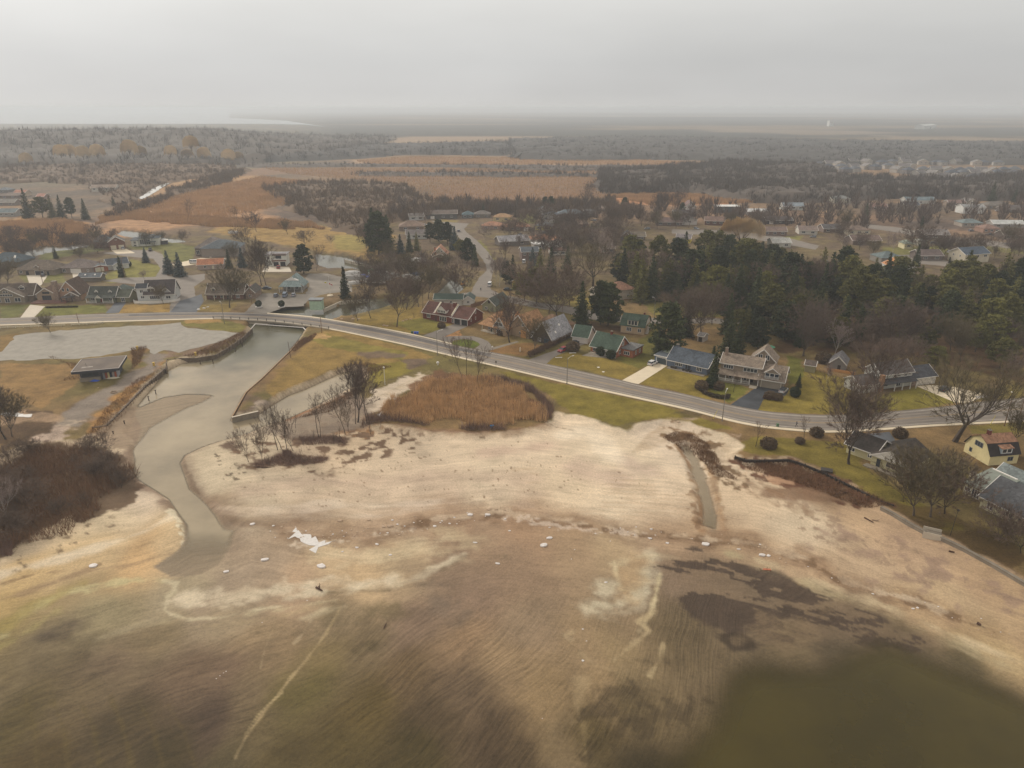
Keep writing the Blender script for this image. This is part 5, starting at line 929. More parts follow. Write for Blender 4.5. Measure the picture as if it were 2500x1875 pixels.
# ------------------------------------------------------------------ houses right of the bridge
def pdep(a, b): return (P(*a) - P(*b)).length
h = House('house', 'long dark red brick house with a chestnut roof and white five-paned dormer', 'house', (1031,778), (1143,796)); w_ = h.W; D = 11.5
br_r = R((92,62,54))
h.block(0, w_*.27, .6, D, 2.9, brick_red, 'gx', 3.6, br_r); h.win('f', .48, .7, 1.9, 1.8, 3)
h.block(w_*.27+.02, w_*.64, 0, D, 3.1, brick_red, 'gx', 3.6, br_r); h.win('f', .52, .3, 3.5, 2.2, 4).door('f', .1, mat('brown_door', C(84,56,44))); h.dormer(w_*.44, -.25, 4.0, 4.3, 1.3, 1.7, 6, br_r, white, 5)
h.block(w_*.64+.02, w_, 0, D+.6, 2.9, brick_red, 'gx', 3.4, br_r); h.gar('f', .36, 2.9, 2.4, dark_door, white).gar('f', .78, 2.9, 2.4, dark_door, white).win('f', .09, .3, .8, 2.0, 1).win('r', .5, 3.9, 1.1, 1.5, 2).win('r', .2, 1.3, .7, 1.3, 1).win('r', .5, 1.3, .7, 1.3, 1).chim(w_*.6, D*.42, 4, 7.8, 1.3, brick_red)
for k in (.27, .64): h.slab('parapet', [(w_*k-.3, -.5, 2.95), (w_*k+.3, -.5, 2.95), (w_*k+.3, D*.5, 7.1), (w_*k-.3, D*.5, 7.1)], .3, cream)
h = House('long_building', 'long low building with a dark green metal roof behind the red brick house', 'building', (1060,745), (1156,746)); w_ = h.W
h.block(0, w_*.72, 0, 9, 2.8, wcol_((186,182,172)), 'gx', 1.6, mat('green_metal_roof', C(58,74,64), var=.1, rough=.5)); h.win('f', .3, 1, 1.2).win('f', .6, 1, 1.2); h.block(w_*.73, w_, .5, 8, 2.6, wcol_((206,202,194)), 'gy', 1.8, mat('green_metal_roof', C(58,74,64))); h.win('f', .5, .9, 1.2)
h = House('fence', 'plain timber panel fence behind the red brick house', 'fence', (1150,752), (1186,742)); h.boxp('panel', 0, h.W, -.05, .05, .1, 1.9, timber)
for k in range(5): h.boxp('post', h.W*k/4-.08, h.W*k/4+.08, -.1, .1, 0, 2.05, timber)
h = House('house', 'small sage green gabled house with a dark attic opening, behind the tan house', 'house', (1178,758), (1210,762)); w_ = h.W
h.block(0, w_, 0, 14, 3.0, wcol_((140,140,112)), 'gy', 2.8, R((84,88,80))); h.boxp('attic_opening', w_*.42, w_*.6, -.04, -.005, 3.7, 4.9, dark_m).win('f', .3, .8, 1.4)
h = House('house', 'sprawling tan-shingled house with a corner porch, a balcony gable and nested roofs', 'house', (1174,808), (1272,832)); w_ = h.W
tan = R((156,118,84)); tanw = wcol_((158,134,108))
h.block(w_*.02, w_*.34, 1.8, 12, 2.8, tanw, 'hip', 4.6, tan, over=2.0); h.win('f', .4, .8, 1.3); h.posts([w_*.03, w_*.3], .2, 0, 2.8, cream); h.boxp('porch', 0, w_*.34, 0, 1.78, 0, .4, conc)
h.block(w_*.3, w_*.62, .6, 12, 3.0, tanw, 'gy', 4.4, tan); h.win('f', .5, 3.5, 3.0, 1.8, 4).win('f', .4, .6, 2.2, 1.8, 2); h.railing(w_*.34, w_*.56, .3, 2.9, 1.0)
h.block(w_*.55, w_*1.04, 4, 16, 3.6, tanw, 'gy', 5.2, tan); h.win('f', .6, 1, 1.6).win('f', .7, 4.5, 1.1, 1.3); h.block(w_*.8, w_*1.42, 12, 24, 3.4, tanw, 'hip', 4.0, R((120,94,74)), over=.7); h.chim(w_*.52, 8, 5, 8.6, .8, conc)
h.boxp('garden_gate', w_*.86, w_*.98, 3.5, 3.7, 0, 3.0, mat('orange_timber', C(186,136,84)))
h = House('house', 'steep dark stone A-frame house with a pale grey roof and two skylights', 'house', (1300,832), (1349,843)); w_ = h.W; gr = R((142,140,142)); D = pdep((1349,843), (1386,819))
h.block(0, w_, 0, D, 1.9, stone_m if False else mat('dark_stone', C(78,70,66), var=.35, pattern='cell', pscale=2.4), 'gy', 6.6, gr, over=.5); h.win('f', .7, .5, 2.2, 1.5, 3, mat('blue_frame', C(74,96,110))).win('f', .35, .5, 1.4, 1.4, 2).win('r', .5, .5, 1.4, .9, 1, dark_m)
kx = 6.6 / (w_/2)
for yy, t_ in ((D*.25, .35), (D*.55, .62)): xx = w_ - (w_/2)*t_; zz = 1.9 + (w_/2*t_)*kx + .2; h.slab('skylight', [(xx, yy, zz+.12), (xx+.55, yy, zz+.12-.55*kx), (xx+.55, yy+.9, zz+.12-.55*kx), (xx, yy+.9, zz+.12)], .1, white)
h.block(-w_*.42, w_*.28, 2.2, 9, 2.6, mat('dark_stone', C(78,70,66)), 'shed', 1.8, R((160,156,154)), over=.6); h.win('f', .4, .6, 2.0)
h = House('garage', 'white-doored garage with a dark green shingle roof', 'garage', (1397,835), (1434,840)); w_ = h.W; gs = R((66,80,68))
h.block(0, w_, 0, 8.5, 2.6, wcol_((186,170,158)), 'gx', 3.4, gs); h.gar('f', .28, 3.1, 2.2, white, white).gar('f', .74, 3.1, 2.2, white, white).win('r', .45, 3.0, .7, 1.2, 1)
h = House('house', 'orange brick cape house with dark green roof, white gable and two round bushes', 'house', (1438,862), (1500,876)); w_ = h.W; D = pdep((1500,876), (1527,856))
h.block(0, w_, 1.0, D, 2.8, brick_or, 'gx', 4.3, gs); h.win('f', .18, .8, 1.8, 1.5, 2).win('f', .68, .5, 3.2, 1.9, 4).win('r', .5, 3.6, 1.7, 1.7, 3).win('r', .3, .9, 1.8, 1.5, 2).win('r', .62, .9, 1.6, 1.5, 2).chim(w_*.55, D*.5+.5, 6, 8.2, .8, brick_red).door('f', .42, white)
h.boxp('white_front', w_*.44, w_+.02, .93, .98, 0, 2.7, white); h.block(w_+.03, w_+5.0, D*.42, D+1.5, 2.9, brick_or, 'flat', .1, R((108,106,104)), over=.3); h.win('f', .5, .8, 2.4, 1.4, 3).win('r', .3, .8, .9, 1.6, 1).win('r', .7, .8, .9, 1.6, 1); h.boxp('porch', w_*.02, w_*.42, -.6, .98, 0, .4, conc); h.railing(.2, w_*.38, -.5, .4, .8, dark_m)
h = House('house', 'tan two-storey house with green mansard roof, white shed dormer and outside stair', 'house', (1515,811), (1572,818)); w_ = h.W; D = pdep((1572,818), (1590,802))
h.block(0, w_, 0, D, 3.3, wcol_((178,154,126)), 'gam', 3.6, gs); h.win('f', .35, .9, 2.2, 1.7, 3).win('f', .8, .9, 1.5, 1.5, 2).win('r', .5, 4.2, 1.0, 1.5, 1).dormer(w_*.5, -.15, 3.5, 4.3, 2.1, .6, 3.5, gs, cream, 3, kind='shed')
h.boxp('white_gable', w_+.005, w_+.05, D*.14, D*.86, 3.35, 5.4, white); h.boxp('chimney', w_*.8, w_*.8+.7, D*.5, D*.5+.7, 6.2, 7.8, brick_red); q = MB()
for k in range(9): q.box(w_+.2, w_+1.3, D*.15+k*.5, D*.15+k*.5+.45, .2+k*.34, .32+k*.34)
h.part(q, 'stair', rail_m)
h = House('house', 'brown-roofed house with white gables hidden behind the tall pines', 'house', (1462,735), (1550,728)); w_ = h.W
h.block(0, w_*.5, 2, 11, 2.9, wcol_((190,180,166)), 'gx', 2.6, R((124,96,82))); h.win('f', .5, .9, 1.3); h.block(w_*.35, w_, 0, 11, 4.6, wcol_((180,168,152)), 'hip', 3.0, R((140,104,84)), over=.7); h.win('f', .3, 1, 1.4).win('f', .7, 1, 1.4)
h = House('house', 'blue-grey bungalow with a slate gable roof and a flat carport at its left end', 'house', (1630,894), (1725,916)); w_ = h.W; D = pdep((1725,916), (1750,897)); bl = wcol_((104,114,130)); sl_ = R((78,84,92))
h.block(0, w_, 0, D, 2.8, bl, 'gx', 3.4, sl_, over=.6); h.win('f', .28, .9, 2.8, 1.5, 4).win('f', .8, .7, 2.0, 1.7, 3).door('f', .55, mat('slate_door', C(56,60,68))).win('f', .48, .4, .5, 1.8, 1, dark_m); h.boxp('gable_panel', w_+.005, w_+.06, D*.12, D*.88, 3.0, 4.2, white)
h.block(-5.6, -.03, .6, 8.6, 2.8, bl, 'flat', .1, mat('carport_roof', C(86,92,98), var=.2), over=.3); h.gar('f', .5, 3.8, 2.3, mat('glazed_garage_door', C(70,80,84), rough=.3), white); h.boxp('fascia', -5.9, -.1, .2, .29, 2.75, 3.15, white); h.slab('rear_roof', [(-4.6, 5.0, 3.2), (-.2, 5.0, 3.2), (-.6, 8.4, 5.0), (-3.0, 8.4, 4.6)], .15, R((150,156,140)))
h.chim(.8, D*.55, 5, 7, .9, R((98,100,106))); h.boxp('patio', .5, w_*.98, -2.2, -.05, 0, .14, conc_dark)
q = MB()
for k in (.12, .17, .22, .42, .5, .6): q.box(w_*k, w_*k+.7, -1.4, -.8, .14, .9)
h.part(q, 'chair', dark_m)
h = House('shed', 'small grey garden shed with a black double door under bare trees', 'shed', (1702,833), (1716,836)); h.block(0, h.W, 0, 4.2, 2.3, wcol_((168,158,148)), 'gx', 1.0, R((128,122,118)), over=.2); h.door('f', .5, dark_m, 1.5, 1.9)
h = House('house', 'taupe two-storey house with deep veranda, balcony garage wing and steep rear gable', 'house', (1753,930), (1850,946)); w_ = h.W; tp_ = wcol_((138,124,108)); tr2 = R((128,114,100))
h.block(0, w_, 2.4, 10.5, 6.0, tp_, 'gx', 2.2, tr2, over=.5); h.win('f', .19, 4.1, 3.2, 1.4, 4).win('f', .74, 4.0, 4.6, 1.4, 4).win('f', .3, .9, 2, 1.5, 2).door('f', .8, dark_door).win('f', .6, .9, 2, 1.5, 2)
h.slab('veranda_roof', [(-.5, -.5, 2.75), (w_+.4, -.5, 2.75), (w_+.4, 2.45, 3.9), (-.5, 2.45, 3.9)], .16, tr2); h.posts([.1, w_*.18, w_*.37, w_*.58, w_*.78, w_-.15], -.2, .6, 2.6); h.boxp('veranda', 0, w_, -.3, 2.35, 0, .6, conc_dark); h.railing(.2, w_*.76, -.2, .6)
q = MB()
for k in range(4): q.box(w_*.8, w_*.98, -.3-.35*(k+1), -.3-.35*k, 0, .48-.12*k)
h.part(q, 'steps', conc); h.chim(w_*.06, 5.5, 6.5, 10.2, .9, stone_m)
h.block(w_+.05, w_+7.6, 1.0, 11, 3.0, tp_, 'gx', 3.6, tr2, over=.5); h.gar('f', .5, 6.0, 2.4, wcol_((148,136,120)), cream); h.dormer(w_+3.8, 1.0, 3.5, 4.8, 1.8, 1.6, 5, tr2, tp_, 3); h.railing(w_+1.6, w_+6.0, .6, 3.3, .95); h.win('r', .45, 4.2, 1.0, 1.4, 1)
h.block(w_*.62, w_*.62+8.2, 10.6, 17, 6.2, tp_, 'gy', 3.8, tr2); h.win('f', .38, 6.3, 1.4, 1.9, 2).win('f', .66, 6.3, 1.4, 1.9, 2)
h = House('shed', 'olive garden shed with a brown roof on the back lawn', 'shed', (1963,907), (1988,911)); h.block(0, h.W, 0, 4, 2.5, wcol_((148,140,108)), 'gx', 1.2, R((96,84,76)), over=.25); h.door('r', .5, timber)
h = House('outbuilding', 'grey outbuilding behind a low orange timber fence at the edge of the grove', 'building', (2022,905), (2078,914)); w_ = h.W
h.block(0, w_*.7, 1.5, 9, 2.8, wcol_((130,124,120)), 'gy', 2.4, R((112,108,108))); h.door('f', .6, dark_m); h.boxp('fence', -.5, w_*1.15, -.1, .1, 0, 1.0, mat('orange_timber', C(186,126,78)))
h = House('house', 'white two-storey house with a grey roof, a lean-to veranda and a long garage wing', 'house', (2158,957), (2234,947)); w_ = h.W; wh2 = wcol_((196,194,186)); g3 = R((92,84,80))
h.block(0, w_, 2.2, 9.5, 5.2, wh2, 'gx', 2.8, g3, over=.5); h.win('f', .45, 3.6, 1.1, 1.2, 2).win('f', .78, 3.6, 1.1, 1.2, 2).win('f', .2, .8, 1.6, 1.4, 2).win('f', .6, .4, 1.8, 1.9, 2); h.win('l', .4, .9, 1.5).win('l', .6, 3.6, 1.6)
h.slab('veranda_roof', [(-.3, -.5, 2.7), (w_+.3, -.5, 2.7), (w_+.3, 2.25, 3.6), (-.3, 2.25, 3.6)], .15, R((66,64,66))); h.posts([w_*.3, w_*.55, w_*.8, w_-.1], -.3, 0, 2.6); h.block(w_+.05, w_+9.5, 1.5, 10, 2.9, stone_m, 'gx', 2.4, R((70,70,74)), over=.5); h.boxp('white_wall', w_+1.6, w_+9.5, 1.38, 1.47, 0, 2.8, mat('whitewashed_brick', C(196,188,176), pattern='cell', pscale=3)); h.gar('f', .72, 3.0, 2.3, white)
h.block(-9.0, -1.5, 1.0, 8, 3.0, wh2, 'gx', 2.0, g3, over=.4); h.win('f', .5, .9, 1.5); h.boxp('chimney', -1.4, -.1, .4, 1.6, 0, 5.6, mat('tan_brick', C(140,106,78), pattern='cell', pscale=3))
h = House('house', 'cream bungalow with a black roof and a bright white front gable facing the beach', 'house', (2058,1108), (2215,1166)); w_ = h.W; cr_ = wcol_((190,180,142))
h.block(0, w_*.44, 1.5, 10, 2.7, cr_, 'gx', 2.3, R((56,50,46)), over=.6); h.win('f', .2, .9, 1.6, 1.1, 2).win('f', .85, .9, 1.2, 1.1, 2); h.block(w_*.44+.03, w_, 0, 12, 2.8, cr_, 'gy', 2.6, R((70,62,56)), over=.6); h.door('f', .2, glass).win('f', .66, .8, 4.8, 1.5, 4, cream)
h.trim = white; q = MB(); x0_ = w_*.44-.3; q.add([(x0_, -.66, 2.75), (w_+.4, -.66, 2.75), ((x0_+w_+.4)/2, -.66, 5.5), (x0_, -.5, 2.75), (w_+.4, -.5, 2.75), ((x0_+w_+.4)/2, -.5, 5.5)], [(0,1,2),(5,4,3),(0,3,4,1),(1,4,5,2),(2,5,3,0)]); h.part(q, 'front_gable', white); h.boxp('terrace', w_*.4, w_+.5, -2.6, -.7, 0, .3, conc_dark)
h = House('house', 'pale yellow gambrel house with orange upper roof and black lower slopes', 'house', (2412,1137), (2482,1131)); w_ = h.W; ye = wcol_((208,194,148)); D = 8.5
h.block(0, w_, 0, D, 2.9, ye, 'gam', 3.9, R((52,46,44)), base=R((150,112,88)), over=.35); h.win('f', .72, .9, 1.6, 1.2, 2, mat('grey_frame', C(104,106,108))).win('l', .5, 3.5, 2.6, 1.4, 3, mat('grey_frame', C(104,106,108))).win('l', .25, 1, .9, 1.2, 1, mat('grey_frame', C(104,106,108))).dormer(w_*.52, -.1, 3.2, 3.2, 1.4, .9, 3, R((150,112,88)), wcol_((170,182,190)), 2, kind='shed').chim(w_*.25, D*.5, 6.3, 8.0, .8, brick_red)
h = House('house', 'cream lakeside house with weathered green-grey roof and slate wing at the right edge', 'house', (2350,1203), (2408,1232)); w_ = h.W
h.block(0, w_, 0, 9, 2.9, wcol_((196,186,152)), 'shed', 1.6, mat('weathered_green_roof', C(124,128,118), var=.2, scale=.3), over=.5); h.win('f', .16, .9, 1.5, 1.1, 2).win('f', .5, .2, 2.0, 2.2, 3).win('f', .85, .9, 1.4, 1.1, 2).chim(.3, 1.6, 0, 5.2, 1.0, conc_pale); h.boxp('ridge_cap', w_*.0, w_, 8.9, 9.3, 4.4, 4.75, white)
h.block(w_+.05, w_*2.9, -2.5, 9, 3.0, wcol_((198,190,156)), 'gx', 3.6, R((82,82,84)), over=.6); h.win('f', .2, .5, 1.4, 1.9, 2).win('f', .55, .9, 2.4, 1.2, 3, cream).win('f', .85, .9, 2, 1.2, 2, cream); h.block(w_*.1, w_*2.2, 9.1, 16, 3.2, wcol_((190,180,150)), 'gx', 2.4, R((112,118,116)), over=.5)
# ------------------------------------------------------------------ houses of the village beyond
FH = [  # xl,yl,xr,yr, depth, wall h, roof, roof h, roof colour, wall colour, features, label
 (1041,535,1116,534,11,4.2,'gx',2.4,(104,92,84),(88,86,84),'g1','raised bungalow with brown gable roof and white garage at the side street top'),
 (1128,533,1155,533,10,3,'hip',2.6,(84,100,104),(96,100,100),'w2','small teal hip-roofed bungalow beside the brown raised bungalow'),
 (1158,532,1197,532,10,3,'hip',2.6,(112,104,98),(120,112,104),'w2','grey-brown hip-roofed bungalow next to the teal one'),
 (1204,541,1246,542,10,3.6,'hip',2.6,(158,126,94),(188,170,130),'w2','cream bungalow with a tan hip roof below the marsh edge'),
 (1236,564,1294,563,11,3,'hip',2.8,(150,108,84),(122,96,86),'g2w','brick bungalow with an orange-brown hip roof and a white garage at its right end'),
 (1175,560,1222,562,11,3,'hip',2.6,(160,116,92),(150,126,112),'w2','faded orange-roofed bungalow behind the pale bare tree'),
 (1306,561,1345,563,11,3,'hip',2.4,(98,104,106),(204,190,130),'w2c','yellow bungalow with a slate hip roof and a black carport'),
 (1322,544,1366,545,12,5,'gy',3,(84,90,100),(196,194,190),'w2','white two-storey house with stacked slate gables behind the yellow bungalow'),
 (1312,524,1350,524,10,4,'gy',2.6,(100,104,108),(190,186,180),'w1','white gabled house with a slate roof, on the marsh side of the stacked gables'),
 (1363,534,1424,534,12,4,'hip',3,(100,108,114),(112,88,84),'w3','large brick house with a blue-grey hip roof near the marsh'),
 (1372,557,1438,557,11,3,'hip',2.4,(146,124,110),(148,116,100),'w3','long tan hip-roofed bungalow right of the black carport'),
 (1427,530,1453,530,10,3.4,'gx',2.2,(104,104,104),(80,76,74),'w1','dark walled house with a grey roof right of the large brick house'),
 (1452,518,1482,518,10,3,'hip',2.4,(136,120,108),(158,140,122),'w2','tan bungalow at the marsh edge beside the dark walled house'),
 (1220,602,1292,598,12,3.2,'gx',2.8,(140,136,136),(120,110,104),'w2','grey-roofed house veiled by pale bare trees above the two-storey brick house'),
 (1297,595,1350,594,11,3,'hip',2.4,(160,110,80),(168,158,148),'g1','orange-roofed bungalow with a dark open garage'),
 (1341,605,1380,604,11,3.6,'gy',2.6,(168,120,88),(206,204,198),'w1','white gabled house with an orange roof below the orange bungalow'),
 (1274,637,1315,636,11,5.4,'gx',2,(86,90,94),(112,94,86),'w3','two-storey brick house with a slate roof and a white van before it'),
 (1304,608,1330,607,8,2.8,'flat',.2,(196,194,190),(170,164,156),'w1','white flat-roofed garage left of the white gabled house'),
 (1345,624,1384,623,9,3,'flat',.2,(120,90,76),(196,188,176),'w2','low white building with a brown flat roof under the white gabled house'),
 (1290,706,1312,698,10,3,'gx',2.6,(88,92,100),(190,164,90),'w1','yellow walled cottage with a slate roof between the conifers'),
 (1468,619,1500,619,10,3.2,'gx',2.2,(120,104,98),(150,128,122),'w2','pinkish brick bungalow by the great bare elm'),
 (975,564,1035,563,14,3.2,'hip',3.6,(124,104,90),(120,104,92),'w2','wide brown hip-roofed house above the dark pines, white car beside it'),
 (992,584,1042,583,12,3.2,'gx',2.4,(106,98,94),(196,196,190),'w4','grey-roofed white house half hidden by the dark pines'),
 (1000,538,1035,537,9,3,'gx',2,(118,110,104),(190,190,188),'w2','small white house at the marsh edge, left of the side street'),
 (1674,514,1698,514,12,4,'gy',4,(120,100,96),(204,200,196),'w1','white house with a steep front gable and a round window at the marsh edge'),
 (1751,520,1806,520,12,5.4,'flat',.2,(206,204,200),(84,88,92),'w2','long dark slate hall with a bright white flat roof'),
 (1646,529,1700,529,10,3,'gx',2,(72,66,66),(68,62,62),'w1','low black building left of the steep white gable'),
 (1665,549,1701,549,10,4,'gy',2.6,(116,98,92),(200,192,186),'w1','white porched house below the black building'),
 (1602,551,1665,552,11,3,'gx',2.6,(112,92,86),(122,104,98),'w3','long brown bungalow joined to the white porched house'),
 (1720,549,1768,551,11,3.4,'gx',2.6,(116,94,84),(104,74,66),'w3','brick house with a brown roof left of the golden willow'),
 (1826,526,1880,526,11,3,'gx',2,(198,196,194),(110,104,100),'w2','snow-dusted low house behind the golden willow'),
 (1870,547,1934,547,11,3,'gx',2.2,(84,76,76),(64,62,66),'g1','black bungalow right of the golden willow'),
 (1912,513,1962,513,11,3.4,'gx',2.6,(128,136,142),(190,190,184),'w3','pale blue-roofed white house near the far wood'),
 (1965,513,2000,513,11,3.2,'hip',2.4,(132,112,96),(160,140,116),'w2','tan bungalow right of the pale blue roof'),
 (1862,575,1920,576,11,3.2,'gx',2.4,(116,98,90),(120,100,92),'w3','brown-roofed brick bungalow below the black bungalow'),
 (1886,604,1930,604,11,3,'gx',2.4,(162,160,154),(180,178,168),'w2','pale roofed bungalow peeping over the conifers'),
 (1514,591,1541,592,10,4,'gy',2.8,(80,84,92),(84,88,96),'w1','slate-blue gabled house behind the leftmost grove spruces'),
 (1542,587,1575,587,10,3,'gx',2.2,(108,98,84),(104,92,78),'w2','olive-brown bungalow right of the slate-blue gable'),
 (1650,592,1685,594,10,3,'gx',2.2,(120,112,112),(210,190,80),'w1','bungalow with a yellow awning seen through the conifers'),
 (1522,521,1562,521,11,3,'hip',2.4,(120,100,92),(130,112,102),'w2','brown hip-roofed house by the marsh, left of the tall bare trees'),
 (1950,572,1995,573,11,3,'gx',2.4,(124,108,100),(190,184,174),'w2','brown-roofed white bungalow in the middle of the village'),
 (1767,664,1800,664,10,3,'hip',2.6,(84,92,100),(110,84,78),'w2','slate-roofed brick cottage deep inside the grove'),
 (2036,495,2075,495,11,4,'hip',2.6,(124,124,120),(180,174,158),'w2','grey-roofed house standing alone before the far wood'),
 (2127,513,2165,513,11,3,'gx',2.4,(142,108,98),(170,150,140),'w2','reddish-roofed bungalow behind the dark spruce'),
 (2212,498,2283,498,12,3.4,'gx',2.6,(104,116,120),(192,190,184),'g2','long teal-roofed house with a white garage near the far wood'),
 (2208,509,2244,509,10,3,'gx',2.4,(76,84,92),(140,132,120),'w2','dark slate-roofed bungalow in front of the teal roof'),
 (2317,504,2357,504,11,3,'gx',2.4,(128,104,96),(140,124,110),'w4','brown bungalow at the upper right by the far wood'),
 (2358,501,2385,501,11,3.6,'gy',2.4,(112,106,102),(196,190,180),'w1','white gabled house behind the large white house'),
 (2350,522,2403,522,12,5.4,'gx',2,(136,134,132),(208,206,202),'w3','large white two-storey house at the upper right'),
 (2408,511,2470,511,13,3.4,'hip',3,(112,104,96),(128,116,104),'w3','broad grey-brown hip-roofed house right of the large white house'),
 (2452,520,2510,520,12,3.4,'gx',2.6,(94,86,82),(110,100,94),'g2','dark brown house with two white garage doors at the right edge'),
 (2070,573,2124,573,12,3.2,'hip',2.6,(122,104,92),(196,186,164),'w3','brown-roofed cream bungalow above the grove'),
 (2250,584,2316,585,12,3.4,'gx',2.8,(122,114,110),(110,96,88),'w3','grey-brown gabled bungalow with a white end wall'),
 (2348,554,2398,554,11,3,'hip',2.6,(110,120,120),(160,148,136),'w3','slate hip-roofed bungalow below the large white house'),
 (2400,568,2440,568,11,3,'hip',2.6,(130,104,92),(150,120,104),'w3','brown hip-roofed brick bungalow beside the curved street'),
 (2424,556,2500,557,11,3,'gx',2.2,(180,180,176),(150,144,138),'w3','snow-dusted long bungalow at the right edge'),
 (2450,585,2510,586,12,3,'gx',2.8,(88,72,68),(92,80,74),'w3','dark maroon-roofed bungalow at the right edge'),
 (2207,608,2228,608,8,3.4,'hip',2,(120,128,116),(206,196,160),'w1','small cream house with a green-grey roof by the lawn'),
 (2240,599,2262,599,6,3,'flat',.2,(170,168,158),(176,172,158),'','pale square shed on the lawn behind the grove'),
 (2151,661,2178,673,12,4.6,'gx',3,(180,124,82),(204,202,198),'w1r','white house with an orange roof rising from the grove'),
 (2150,644,2202,643,12,3.4,'hip',3,(98,108,108),(130,124,116),'w1','slate-roofed house right behind the white one with the orange roof'),
 (2353,643,2412,639,12,5.2,'gx',3,(78,88,100),(190,180,160),'w3l','beige two-storey house with a slate roof and black shutters above the grove'),
 (2245,636,2300,636,12,3,'gx',2.6,(104,90,86),(110,98,92),'w2','brown-roofed bungalow beside the white car behind the grove'),
 (2081,598,2150,598,12,3,'gx',2.6,(112,94,86),(120,104,94),'w2','long brown roof behind the grove treetops'),
 (2010,568,2054,568,11,3,'gx',2.4,(88,84,84),(120,104,96),'w2','dark-roofed bungalow at the middle of the village near the reddish trees'),
 (224,469,284,468,12,4.6,'gx',2.6,(140,122,108),(196,190,178),'w4','tan-roofed white house on its own green lawn beside the marsh canal'),
 (-8,471,20,471,12,3,'hip',2.6,(104,108,112),(120,116,112),'w1','slate-roofed house at the far left edge'),
 (35,480,62,480,11,4,'gx',2.2,(160,112,92),(180,162,140),'w1','house with a bright orange roof at the far left'),
 (1,485,42,485,12,3,'hip',2.6,(122,108,98),(120,106,96),'w2','brown hip-roofed house below the bright orange roof'),
 (-4,529,38,529,12,3.4,'gx',2.6,(100,110,112),(150,148,144),'w3','teal-roofed house with a dark canopy before the far left spruces'),
 (90,487,108,487,10,3,'gx',2.2,(166,120,104),(140,118,106),'w1','small pinkish-roofed house behind the far left spruces'),
 (-6,502,36,502,11,3,'gx',2.6,(122,116,108),(130,120,112),'w2','grey-brown roofed house at the left edge above the teal roof'),
]
for xl, yl, xr, yr, D, hh, rk, rh, rc_, wc_, ft, lb in FH:
    h = House('house', lb, 'house', (xl, yl), (xr, yr), 'houses of the village beyond the creek'); w_ = h.W
    h.block(0, w_, 0, D, hh, wcol_(wc_), rk, rh, R(rc_), over=.5)
    if 'g1' in ft: h.gar('f', .2, 3.2, 2.4, white); h.win('f', .55, 1, 2.2, 1.4).win('f', .82, 1, 2.2, 1.4)
    if 'g2' in ft: h.gar('f', .84, 3.4, 2.4, white); h.win('f', .25, 1, 2.0, 1.4).win('f', .5, 1, 2.0, 1.4)
    n_ = int(ft[1]) if ft.startswith('w') else 0
    for k in range(n_): h.win('f', (k + .5) / n_, hh - 2.1, min(2.4, w_ / n_ * .5), 1.4, 2)
    if ft.endswith('c'): h.boxp('carport', w_ + .1, w_ + 8, .5, 8, 2.6, 2.9, R((54,54,60))); h.posts([w_ + .4, w_ + 7.6], .7, 0, 2.6, dark_m); h.boxp('back_wall', w_ + .2, w_ + 7.8, 7.2, 7.5, 0, 2.6, dark_m)
    if ft.endswith('l'): h.win('l', .3, hh - 2, 1.2, 1.4).win('l', .7, hh - 2, 1.2, 1.4)
    if ft.endswith('r'): h.win('r', .5, hh - .2, 1.2, 1.6).win('r', .5, .8, 3, 2.0, 3)
rnd = random.Random(5)
protos = []
for i, (rc_, wc_, rk) in enumerate((((96,98,102),(160,154,148),'hip'), ((112,106,104),(140,134,128),'gx'), ((128,122,118),(170,160,150),'gy'), ((82,86,94),(120,114,112),'hip'))):
    h = House('house', 'grey house of the hazy subdivision before the far wood', 'house', (2000, 410), (2018, 410), 'houses of the far subdivision', W_=15); h.block(0, 15, 0, 12, 5.2, wcol_(wc_), rk, 3.6, R(rc_), over=.5); h.win('f', .3, 2.6, 2, 1.6).win('f', .7, 2.6, 2, 1.6); protos.append(h.root)
k = 0
for row, (y_, x0_, x1_, st) in enumerate(((408, 1990, 2060, 24), (414, 2020, 2230, 25), (421, 2060, 2110, 26), (403, 2080, 2480, 29), (423, 2190, 2470, 27), (432, 2240, 2480, 31), (441, 2290, 2420, 33), (395, 2200, 2400, 37))):
    x_ = x0_
    while x_ < x1_:
        p = P(x_ + rnd.uniform(-4, 4), y_ + rnd.uniform(-2, 2)); src = protos[k % 4]
        o = src if k < 4 else copy_tree(src); o.location = (p.x, p.y, 0); o.rotation_euler.z = rnd.choice((0, .2, -.3, .5)) + rnd.uniform(-.1, .1); k += 1; x_ += st * rnd.uniform(.8, 1.3)
h = House('hall', 'pale industrial hall far off on the plain, upper right', 'building', (2256,316), (2286,314)); h.block(0, h.W, 0, 40, 14, mat('pale_metal', C(190,190,186)), 'gx', 5, mat('pale_metal', C(190,190,186)), over=1); h.gar('f', .5, 12, 8, dark_m)
h = House('hall', 'pair of pale blocks far off on the plain, left of the long pale hall', 'building', (2024,309), (2034,309)); h.block(0, h.W * .4, 0, 30, 26, mat('pale_metal', C(190,190,186)), 'flat', 1, mat('pale_metal', C(190,190,186))); h.win('f', .5, 18, 8, 3); h.block(h.W * .55, h.W, 0, 30, 18, mat('pale_metal', C(190,190,186)), 'flat', 1, mat('pale_metal', C(190,190,186)))

